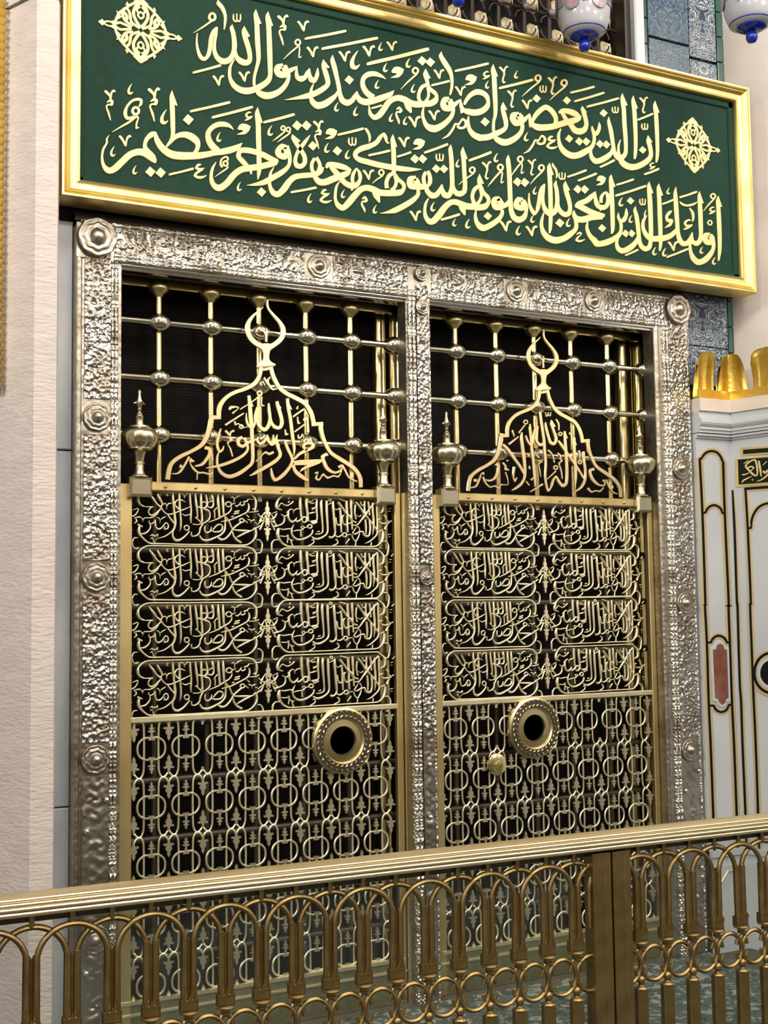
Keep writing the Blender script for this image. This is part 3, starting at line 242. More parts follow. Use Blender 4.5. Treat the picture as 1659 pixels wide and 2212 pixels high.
vowel_mark|S7850,1096,7846,1097 7832,1065,7818,1069 7822,1036,7797,1034 7826,1023,7801,1002 7830,1019,7831,998 7845,1023,7852,1017 7856,1030,7858,1028
vowel_mark|S7058,847,7053,849 7035,807,7016,813 7023,770,6990,767 7027,752,6995,725 7033,746,7034,720 7051,752,7061,745 7065,761,7068,759
vowel_mark|S7203,628,7199,630 7184,595,7169,600 7174,564,7147,562 7177,549,7151,527 7183,544,7183,522 7198,549,7206,543 7210,556,7212,555
vowel_mark|S7587,254,7582,256 7565,218,7548,223 7554,183,7523,181 7557,167,7528,142 7563,161,7564,137 7580,167,7590,159 7594,174,7597,172
vowel_mark|S7756,265,7752,267 7734,226,7715,232 7721,190,7689,188 7726,173,7694,147 7732,167,7732,141 7750,173,7760,165 7764,181,7767,179
vowel_mark|S8394,361,8390,363 8375,329,8359,333 8364,298,8337,296 8368,284,8341,262 8373,279,8373,258 8388,284,8397,278 8400,291,8403,289
vowel_mark|S8611,242,8606,244 8590,208,8573,213 8578,176,8549,174 8582,161,8554,137 8588,156,8588,133 8604,160,8613,154 8617,167,8620,166
dot|P7181,870 7247,831 7189,770 7123,809
dot|P7086,423 7153,382 7094,320 7025,360
dot|P7185,436 7252,395 7192,333 7124,373
dot|P6708,445 6776,403 6716,339 6646,381
vowel_mark|S7351,872,7338,870 7352,826,7330,818 7360,803,7357,785 7375,810,7386,797 7378,881,7396,883|S7392,823,7377,814 7403,809,7396,791 7416,813,7427,800 7422,844,7442,846 7426,883,7437,885
vowel_mark|S6956,997,6962,990 6968,1016,6985,995 7100,1069,7110,1043 7232,1126,7243,1100 7250,1124,7254,1115
vowel_mark|S6935,850,6942,840 6961,876,6977,850 7189,967,7200,937 7422,1065,7434,1035 7452,1066,7457,1056
vowel_mark|S7712,849,7720,843 7719,865,7738,847 7809,906,7821,882 7898,949,7911,925 7912,946,7916,937
vowel_mark|S8011,983,8018,976 8024,1003,8042,981 8163,1058,8174,1031 8302,1117,8314,1090 8322,1114,8326,1105
vowel_mark|S7757,136,7764,129 7774,158,7792,136 7943,229,7955,203 8114,305,8127,279 8138,305,8142,296
vowel_mark|S7072,79,7080,72 7080,95,7098,77 7177,141,7190,118 7274,190,7288,167 7290,188,7294,180
vowel_mark|S8020,933,8010,924 8067,917,8043,887 8138,908,8132,875 8238,938,8252,909 8323,974,8329,965
vowel_mark|S8190,872,8173,860 8256,819,8211,799 8263,736,8225,734 8232,680,8219,681
hamza_mark|S8195,686,8201,702 8157,682,8154,710 8124,656,8083,661 8126,632,8094,605 8161,633,8160,600 8224,649,8228,639|S8218,621,8206,637 8169,585,8151,612 8107,556,8092,580 8067,547,8063,553
vowel_mark|S8625,1135,8615,1111 8656,1117,8629,1103 8658,1083,8630,1086 8630,1053,8617,1071 8589,1044,8599,1067 8558,1061,8585,1075 8556,1095,8584,1092 8583,1125,8596,1107 8625,1135,8615,1111|S8421,856,8427,853 8497,948,8514,938 8598,1046,8619,1035 8622,1069,8640,1061
hamza_mark|S8617,925,8621,937 8589,922,8587,943 8565,902,8534,906 8566,886,8542,866 8592,886,8591,862 8638,898,8642,891|S8634,877,8625,889 8598,851,8584,871 8552,829,8541,847 8522,823,8520,827
vowel_mark|S8551,752,8541,732 8576,735,8553,723 8578,703,8554,705 8555,675,8543,690 8519,667,8528,687 8493,685,8516,696 8491,716,8515,714 8514,744,8526,729 8551,752,8541,732"""
CREST = """dome_outline|S-1208,33,-1152,26 -1188,149,-1136,135 -1146,234,-1106,206 -1037,314,-1013,275 -927,368,-906,330 -824,435,-788,401 -772,510,-723,487 -737,606,-683,594 -720,690,-658,685 -706,765,-661,764|S-713,761,-713,707 -576,764,-576,721|S-624,722,-572,723 -622,825,-567,818 -592,914,-543,891 -515,996,-484,962 -419,1056,-399,1015 -304,1101,-285,1059 -219,1150,-186,1110 -169,1198,-126,1171 -133,1267,-86,1256 -118,1345,-69,1340|S51,1349,3,1334 71,1275,22,1256 105,1208,56,1181 149,1142,106,1106 229,1087,198,1041 338,1044,311,996 455,988,416,948 526,905,472,875 559,828,502,808 581,718,526,705|S517,752,520,704 664,767,667,721|S663,761,607,753 670,667,614,655 698,568,649,548 742,476,700,451 795,416,760,382 923,351,893,309 1050,281,1011,240 1130,203,1079,174 1166,121,1109,107 1167,27,1118,22
crescent|S-64,2033,-70,2038 -94,1994,-105,2004 -135,1956,-151,1972 -178,1907,-205,1929 -214,1839,-266,1854 -223,1768,-285,1760 -208,1704,-264,1674 -166,1657,-210,1608 -107,1625,-140,1569 -30,1604,-66,1532|S-1,2122,-23,2121 0,2068,-30,2061 16,2022,-8,2007 81,1960,56,1938 152,1896,116,1870 204,1824,145,1805 207,1744,147,1751 164,1660,113,1694 90,1596,54,1643 9,1539,-29,1603|S7,1624,-69,1617 23,1565,-86,1553 11,1507,-70,1499 8,1448,-68,1445 38,1414,-103,1407 84,1389,-148,1350 61,1362,-115,1317 12,1324,-57,1305|S-47,1639,-15,1643 -47,1699,-20,1706 -58,1734,-36,1751 -77,1753,-71,1768 -107,1759,-106,1766|S-43,1722,-18,1714 -19,1763,-9,1748 24,1763,24,1755|S-36,1722,-14,1725 -37,1789,-18,1792"""
CREST_LEFT = """letter|S-222,1014,-261,1008 -208,906,-253,899 -195,762,-245,754 -186,653,-232,647 -183,543,-228,539 -176,398,-221,396 -184,259,-222,275 -238,194,-268,221 -349,111,-371,151 -475,68,-471,114 -576,108,-549,138 -627,194,-595,205 -633,293,-603,291 -606,358,-592,355|P-242,1011 -188,891 -208,889 -223,917|S-273,494,-261,460 -188,522,-178,491|S-311,518,-329,553 -347,500,-384,523 -347,467,-385,441 -317,454,-308,416 -295,481,-254,479 -321,519,-288,539|S-248,469,-286,463 -243,399,-276,404 -300,322,-326,347 -426,247,-443,282 -580,191,-589,225 -747,168,-749,177|S-193,517,-173,496 -125,547,-148,543 -131,516,-165,515 -109,492,-118,456 -73,518,-46,493 -27,583,-13,577|S-13,575,-28,572 3,529,-29,516 27,492,24,455 54,508,83,486 69,545,99,539 91,588,102,586
letter|S-269,813,-277,813 -260,743,-287,737 -238,686,-263,667 -207,657,-203,629 -188,700,-160,691 -183,793,-149,788 -155,885,-115,874|S-115,887,-154,887 -122,766,-164,759 -101,691,-139,663 -62,660,-56,613 -31,687,7,664 -8,758,31,757 -19,856,20,862 -18,937,5,941|S114,973,76,962 133,909,88,896 164,815,118,803 179,718,133,726 134,649,115,688 59,653,81,693 14,705,48,724 -7,765,31,778|P87,967 150,898 138,882 118,903
letter|S-564,616,-581,621 -584,546,-613,553 -601,463,-634,462 -590,401,-623,383 -582,380,-587,348 -565,394,-544,380 -545,432,-534,429
lettering_mark|S-509,610,-531,590 -461,558,-481,540|S-412,593,-425,618 -447,579,-465,592 -457,540,-478,544|S-453,526,-482,501 -430,497,-467,489 -486,459,-503,465 -455,402,-473,395 -429,317,-447,311
lettering_mark|S-530,671,-516,651 -309,815,-299,800
lettering_mark|S-488,846,-467,827 -456,882,-439,852 -358,869,-371,861 -433,788,-448,803
lettering_mark|S-353,854,-345,842 -223,938,-215,927 -123,1017,-114,1006|S-78,1007,-97,1006 -84,927,-100,910 -55,912,-60,901|S-103,1079,-109,1061 -82,1063,-99,1054 -79,1037,-98,1041 -97,1015,-106,1031 -125,1011,-120,1029 -147,1027,-130,1036 -149,1053,-131,1049 -131,1074,-122,1059 -103,1079,-109,1061
lettering_mark|S-399,713,-421,708 -395,686,-410,664 -364,692,-366,677 -311,653,-313,642 -259,663,-258,653|S-326,681,-331,666 -308,668,-323,660 -306,647,-322,651 -321,630,-329,643 -344,626,-339,642 -361,639,-346,647 -363,660,-347,657 -348,678,-341,664 -326,681,-331,666
lettering_mark|S-756,419,-768,378 -693,403,-728,370 -677,337,-722,339 -716,269,-750,290 -782,198,-801,228 -870,180,-875,197|S-925,285,-951,297 -977,191,-1001,205 -1021,122,-1044,144 -1073,91,-1079,108 -1133,92,-1133,103|S-1038,208,-1056,161 -1014,185,-1022,165|S-921,279,-940,248 -874,238,-915,250 -921,225,-940,246 -891,181,-912,166 -832,132,-840,108 -776,132,-779,111 -707,119,-700,95 -673,142,-660,125|S-838,119,-856,119 -844,41,-858,41
letter|S245,1013,205,1006 258,900,215,891 280,791,237,782 303,608,260,600 322,459,286,456 305,355,293,355|P221,1005 283,884 260,890|S206,525,173,512 243,440,206,424 299,327,259,323 289,261,252,270 232,171,198,195 148,89,123,125 57,54,74,96 13,125,49,139 10,202,29,206|S291,328,314,308 355,394,378,366 437,438,456,403 506,471,548,452 515,490,556,508 480,492,479,529 447,483,416,504 440,462,406,451 475,444,450,414|P295,296 366,310 639,333 646,304 614,280 445,214 365,170 389,212 469,259 302,249|S305,259,268,244 337,193,298,166 397,152,363,110 480,92,463,66
letter|S107,525,69,515 128,447,86,435 155,360,113,364 99,279,66,309 -15,206,-39,242 -124,143,-146,180 -231,101,-238,113|P88,524 132,464 111,459|S59,585,40,584 66,510,32,527 5,469,7,505 -45,527,-20,545
lettering_mark|S-169,272,-161,265 -56,386,-57,364 -3,377,-2,348 46,400,58,374
lettering_mark|S284,812,297,795 420,909,434,892
lettering_mark|S303,638,315,624 427,730,439,716
lettering_mark|S359,932,352,934 354,890,324,900
lettering_mark|S354,808,338,805 363,753,345,728 383,740,380,729
lettering_mark|S204,652,185,649 210,615,194,585 234,607,234,596
lettering_mark|S362,603,343,598 365,576,355,552 385,586,399,574 407,618,410,603 431,586,417,563 433,636,448,633
lettering_mark|S413,788,423,760 476,817,456,767 489,727,457,723 495,638,459,635
lettering_mark|S732,378,708,415 684,354,642,374 702,299,656,282 736,241,701,209 808,199,807,169 878,224,902,211 892,256,905,284 868,230,847,261|S918,283,896,272 960,211,935,198 1005,140,987,123 1099,97,1091,83|S554,176,558,158 602,186,591,166 586,123,558,108 613,108,611,82 660,171,662,141 720,134,715,108 790,157,792,135 852,152,861,131 891,213,905,207|S1055,194,1005,192 1054,134,1004,132
lettering_mark|S-51,1234,-67,1222 0,1175,-26,1157 43,1110,24,1096|S22,1238,8,1244 -1,1187,-24,1188 44,1114,38,1093 95,1120,97,1109"""
CREST_RIGHT = """letter|S-646,638,-674,613 -581,590,-616,561 -481,472,-517,449 -388,361,-427,341 -340,266,-369,253|S-368,794,-392,793 -359,702,-406,697 -342,570,-390,563 -326,437,-374,430 -322,300,-361,300 -337,215,-374,224 -389,133,-421,156 -475,75,-496,102 -546,52,-552,61
letter|S-310,760,-333,753 -281,698,-309,684 -253,655,-244,623 -232,687,-199,676 -214,778,-179,775 -186,874,-154,871|S-121,888,-153,888 -134,779,-171,779 -140,705,-178,690 -106,673,-118,633 -75,677,-51,647 -56,722,-18,713|S-241,909,-265,907 -231,843,-271,839 -219,710,-259,705 -210,576,-251,570 -193,442,-235,437 -183,274,-222,270 -189,119,-209,117
lettering_mark|S-584,648,-563,625 -435,744,-423,731
lettering_mark|S-438,791,-417,778 -337,895,-322,886|S-305,959,-311,943 -283,945,-301,936 -281,921,-300,925 -300,901,-309,915 -329,897,-322,913 -351,911,-333,920 -353,935,-334,932 -334,955,-325,941 -305,959,-311,943
lettering_mark|S-278,56,-268,42 -84,162,-70,143
lettering_mark|S-507,818,-537,808 -485,737,-500,732
lettering_mark|S-661,409,-685,390 -621,367,-650,356 -610,335,-647,308 -579,317,-584,304|S-626,285,-648,278 -598,205,-617,202 -598,127,-606,135 -657,116,-656,129 -705,121,-702,134
lettering_mark|S-620,438,-616,412 -587,436,-586,423
lettering_mark|S-483,353,-522,355 -505,243,-536,237 -501,201,-496,161 -471,225,-461,219
lettering_mark|S-752,402,-797,362 -716,360,-758,341 -734,258,-774,270 -790,184,-814,208 -872,154,-873,181 -936,170,-931,186|S-948,227,-947,273 -982,239,-989,258 -1004,171,-1032,180 -1056,85,-1074,105 -1134,64,-1134,83 -1180,73,-1178,83|S-1048,181,-1094,179 -1049,148,-1094,146|S-949,215,-978,205 -923,152,-946,139 -864,99,-869,79 -794,114,-799,95 -746,93,-741,67 -716,135,-691,120
lettering_mark|S-272,528,-311,518 -269,501,-300,493
lettering_mark|S-272,378,-288,375 -257,339,-289,334
lettering_mark|S-323,187,-342,174 -280,133,-293,124
lettering_mark|S-200,235,-207,242 -248,184,-273,209
lettering_mark|S-141,565,-120,537 -68,592,-62,584
lettering_mark|S-172,530,-188,514 -116,492,-133,476
lettering_mark|S-136,459,-147,440 -74,431,-98,432 -126,403,-144,415 -111,324,-131,321 -101,243,-113,241
letter|S-78,1076,-115,1070 -54,922,-99,915 -34,788,-78,780 -20,686,-65,680 -17,584,-58,580 -7,415,-45,413 -21,246,-57,243 -1,120,-36,102 20,98,6,58 39,146,72,135 77,232,104,213 133,270,131,233 182,209,144,187 222,170,215,122 264,189,299,162 275,291,320,292 275,426,320,429 267,595,313,600 261,732,302,736 260,841,293,845|P277,857 325,750 295,762|S-7,944,-31,940 17,860,-27,850 46,762,3,747 71,707,39,670 104,698,120,657 118,741,167,740 87,827,130,841 56,909,100,918 63,974,88,976|P76,982 139,897 110,888
letter|S187,724,161,706 243,674,209,652 323,575,288,554 419,463,384,442 499,363,464,343 576,255,547,239|S586,599,544,595 592,476,546,471 607,352,565,349 598,230,558,237 541,133,509,153 446,77,434,94 366,55,363,63
letter|S445,770,403,768 444,674,398,671 448,538,402,534 456,401,410,397 454,263,412,262 422,117,407,118|P424,776 460,675 437,670
lettering_mark|S735,358,717,396 686,343,646,365 697,292,648,278 733,239,692,211 802,186,789,160 870,177,890,161 881,215,901,234 851,213,863,247|S929,250,905,242 962,177,935,165 1023,99,1006,82 1095,71,1087,58|S632,138,601,113 678,91,670,67 742,106,742,85 806,102,813,79 863,147,878,135|S1026,177,975,169 1033,136,982,127
lettering_mark|S156,998,135,987 199,938,171,929 195,852,178,851|S217,833,210,817 237,820,219,811 239,798,219,802 221,780,212,795 194,777,201,793 174,790,193,799 173,812,192,808 190,830,199,815 217,833,210,817
lettering_mark|S354,837,339,830 378,814,348,800
lettering_mark|S-5,1074,-25,1069 -3,1036,-6,1013 16,1044,32,1035 21,1074,38,1074|S37,1044,36,1024 56,1044,66,1026 58,1077,74,1076
lettering_mark|S21,599,2,584 86,539,64,528 115,436,95,430
lettering_mark|S134,318,118,333 -10,211,-21,220|S136,401,129,384 158,386,140,377 160,361,141,366 140,342,131,356 111,338,117,355 88,353,107,362 86,377,106,373 106,397,115,383 136,401,129,384
lettering_mark|S169,568,145,547 218,521,193,517 208,487,184,482 236,460,204,457 189,419,167,427 220,331,196,326 229,229,213,226
lettering_mark|S510,610,477,605 515,540,494,539 505,490,484,492|S514,488,506,472 534,473,515,465 535,449,515,453 517,429,508,443 490,425,497,442 470,441,489,449 468,465,488,461 486,485,495,470 514,488,506,472"""
CART_LEFT = """cartouche_frame|S-641,103,-632,116 -674,120,-652,138 -698,158,-664,166 -699,198,-666,193 -684,231,-662,220 -643,270,-630,252 -591,293,-585,275 -521,297,-520,279 -343,296,-343,279 -13,295,-13,278 264,296,264,278 472,297,471,279 555,295,551,276 623,277,609,259 666,228,640,218 679,179,647,177 673,126,647,132 656,89,638,95|S-658,-108,-682,-105 -657,-149,-694,-149 -652,-185,-683,-197 -626,-221,-645,-238 -591,-255,-603,-272 -546,-278,-551,-295 -441,-281,-441,-298 -194,-286,-194,-302 -14,-286,-13,-302 262,-285,262,-301 496,-286,499,-304 571,-271,581,-289 615,-237,633,-252 642,-196,670,-206 646,-152,677,-152 638,-100,664,-96|S-684,-235,-684,-226 -718,-239,-727,-225 -733,-267,-752,-261 -737,-284,-756,-282 -729,-322,-744,-333 -707,-340,-708,-357 -683,-327,-675,-344|S670,-225,668,-237 708,-229,699,-244 742,-269,722,-275 743,-323,721,-320 726,-377,711,-363 682,-392,681,-375 653,-387,657,-368
scroll_trim|S-664,137,-672,121 -617,118,-627,96|S-682,80,-688,93 -735,61,-740,72|S-671,80,-680,84 -686,35,-702,45 -719,0,-727,15 -764,-8,-759,6 -792,20,-779,26 -795,61,-781,59 -785,89,-778,88|S-803,242,-813,236 -775,200,-788,193|S-785,175,-787,166 -757,166,-758,161|S-770,142,-773,128 -738,130,-738,126|S-772,-25,-779,-23 -779,-71,-796,-70 -773,-114,-788,-122 -736,-145,-739,-149|S-770,-159,-771,-171 -749,-166,-749,-170|S-729,-16,-727,-25 -668,2,-672,-17 -637,-18,-645,-26 -622,-34,-640,-40 -629,-60,-634,-60|S-702,-24,-715,-28 -687,-57,-711,-52 -718,-82,-728,-72|S-684,-77,-694,-98 -632,-103,-640,-120|S-626,-23,-617,-32 -611,-8,-603,-20 -551,-7,-547,-23 -505,15,-495,1 -478,42,-463,30 -448,87,-435,79|S613,110,617,100 649,126,655,112|S573,79,573,69 635,85,637,70 670,91,677,78 683,102,695,86|S691,69,676,60 717,37,704,22 753,22,753,5 792,35,798,21|S548,52,539,43 584,23,572,11|S669,-65,676,-72 705,-29,715,-40 759,5,768,-7
lettering|S-558,253,-570,244 -508,202,-532,185 -472,148,-490,133 -427,110,-446,94 -400,70,-414,57 -360,38,-365,20 -296,47,-290,28 -232,73,-225,57 -172,96,-165,80 -111,120,-106,112|S-465,249,-482,240 -430,194,-453,181 -406,145,-428,144 -422,99,-441,105|S-626,115,-628,104 -597,111,-598,97 -559,112,-559,95 -520,114,-520,92|S-534,94,-545,104 -557,67,-575,74 -559,41,-577,34 -537,24,-541,3 -501,41,-489,22 -454,81,-439,66 -432,97,-421,87|S-409,140,-405,129 -380,151,-384,137 -360,116,-375,114 -367,81,-372,82|S-372,118,-363,112 -353,151,-342,135 -315,157,-312,143|S-342,256,-344,260 -362,246,-373,251 -357,236,-368,223 -338,236,-337,232|S-293,267,-308,267 -283,205,-313,204 -277,110,-304,108 -264,15,-293,12 -256,-59,-286,-57 -274,-136,-298,-123 -316,-174,-330,-160 -388,-220,-396,-205 -467,-238,-473,-230 -491,-260,-498,-254|S-350,25,-365,14 -309,-22,-327,-35 -271,-72,-286,-83|S-285,-131,-307,-128 -291,-198,-315,-203 -270,-232,-286,-256 -236,-236,-231,-264 -191,-213,-176,-233 -142,-170,-126,-182 -120,-144,-107,-152|S-215,262,-242,261 -209,157,-238,155 -204,61,-229,59 -196,-36,-221,-36 -200,-109,-222,-106 -219,-156,-224,-154|S-158,164,-155,170 -196,176,-191,192 -235,181,-242,199 -260,161,-277,171 -267,138,-289,137 -245,111,-262,96 -208,81,-219,68|S-215,258,-212,246 -187,263,-191,249 -162,223,-175,221 -167,203,-171,203|S-170,235,-162,229 -147,264,-140,248 -119,264,-118,252|S-191,41,-196,30 -158,27,-160,10 -111,40,-106,28|S-554,-44,-563,-41 -559,-64,-572,-69 -539,-68,-539,-85 -516,-57,-504,-69 -502,-27,-488,-33|S-485,-40,-505,-39 -483,-85,-507,-89 -473,-116,-488,-134 -452,-122,-450,-143 -423,-105,-410,-119 -390,-61,-384,-79 -358,-63,-367,-79 -340,-100,-360,-99 -356,-135,-369,-120 -404,-138,-390,-126 -387,-97,-378,-101|S-546,-75,-561,-77 -539,-116,-558,-112 -565,-163,-581,-149 -607,-194,-616,-172 -654,-194,-656,-180|S-472,0,-479,-13 -451,-11,-461,-22 -434,-44,-448,-46 -442,-74,-446,-74|S-439,-27,-433,-35 -417,-6,-407,-20 -380,10,-375,1|S-554,-204,-548,-212 -527,-186,-531,-204 -511,-200,-518,-218 -493,-199,-487,-212 -464,-180,-476,-203 -461,-215,-480,-215|S-551,-238,-545,-245 -529,-221,-529,-235 -508,-258,-521,-265 -490,-282,-500,-289|S-96,265,-116,265 -90,179,-117,178 -81,82,-106,82 -86,-14,-111,-14 -85,-62,-102,-63|S-39,265,-57,264 -20,155,-50,152 -11,57,-34,56 -13,-1,-28,-1|S-133,-81,-138,-97 -112,-98,-127,-106 -109,-125,-126,-120 -127,-145,-135,-130 -155,-147,-149,-131 -176,-129,-160,-122 -178,-103,-162,-108 -161,-83,-153,-98 -133,-81,-138,-97
lettering|S28,266,8,266 36,201,5,201 37,105,9,104 44,32,17,31 47,-41,19,-41|S84,260,64,257 99,202,74,198 104,149,79,154 86,108,66,127 37,94,35,114 -23,109,-17,130|S151,266,135,264 167,231,134,226 174,175,148,174 169,125,147,138 135,101,130,123 91,122,102,132 82,139,91,145|S225,267,205,267 234,175,200,173 240,102,209,100 246,5,218,3|S279,266,259,266 287,198,256,197 291,125,261,124 294,45,269,39 312,5,287,0 310,-71,287,-70 302,-138,280,-129 258,-190,241,-172 194,-225,182,-201 103,-259,99,-231 29,-249,41,-228 -8,-200,8,-188|S379,133,360,133 378,97,361,101 345,53,331,68 292,23,280,41 224,-14,214,3 108,-52,105,-43|S371,162,378,148 420,180,423,173|S415,155,408,139 437,147,438,127 462,166,475,157 482,192,487,189|S478,166,470,156 497,157,493,135 519,163,534,158 506,188,515,192|S514,200,517,180 547,204,559,185 570,224,577,214 627,223,627,213|S575,176,562,173 591,135,567,135 575,80,555,92 521,44,510,61 425,1,417,19 357,-27,350,-9 251,-46,248,-34|S364,240,365,227 401,243,391,228 414,206,398,206 401,181,395,183|S413,230,421,221 438,252,448,238 482,267,487,256|S403,83,408,64 460,97,466,78|S393,59,398,40 456,72,460,55|S366,29,372,8 399,30,401,20|S531,-11,520,-22 567,-41,557,-52|S502,-45,486,-26 435,-92,417,-74 398,-122,381,-110 377,-155,360,-145 347,-201,327,-185 295,-242,286,-219 240,-248,249,-220 209,-220,218,-208|S316,18,297,6 353,-32,333,-42 374,-77,353,-86 393,-117,375,-125|S384,-119,384,-133 447,-119,446,-141 525,-119,525,-144 605,-124,613,-138 635,-96,647,-118 668,-89,677,-107 704,-66,716,-82|S608,-140,599,-122 531,-175,519,-152 473,-202,461,-181 433,-214,428,-206|S393,-144,375,-147 405,-185,383,-194 439,-225,422,-243 493,-256,482,-275|S564,-1,560,-13 607,-12,591,-24 607,-52,601,-53|S607,-18,612,-27 635,2,647,-20|S644,-31,639,-45 674,-44,671,-53|S142,-96,132,-96 144,-122,129,-119 129,-156,114,-142 83,-173,88,-152 51,-142,70,-134 56,-88,76,-91|S151,-126,164,-135 181,-85,195,-100 223,-59,225,-79 268,-73,253,-86 276,-122,254,-115 240,-156,229,-137 176,-163,179,-142 134,-148,140,-132|S55,106,47,83 110,88,93,70 133,47,111,42 126,-8,108,0 93,-45,80,-29 35,-70,36,-50 -21,-27,-10,-14 -53,-4,-38,12|S49,-70,32,-60 21,-121,-1,-114 9,-170,-9,-160 -31,-208,-41,-188 -93,-208,-79,-195 -101,-159,-81,-157|S181,85,156,80 188,45,168,43 183,-5,168,-4|S167,87,179,78 198,121,210,111|S27,167,34,157 56,185,56,168 85,160,78,153|S103,171,111,161 133,193,133,177 155,179,151,171|S-75,-65,-77,-79 -26,-71,-25,-85 23,-58,27,-72|S351,190,346,173 376,172,360,163 379,144,362,150 358,124,350,140 326,122,331,138 300,139,317,148 297,167,315,161 319,187,327,172 351,190,346,173|S504,8,499,-8 525,-7,509,-15 528,-31,510,-25 510,-48,502,-33 483,-50,489,-33 463,-35,479,-27 460,-11,478,-17 478,7,486,-9 504,8,499,-8"""
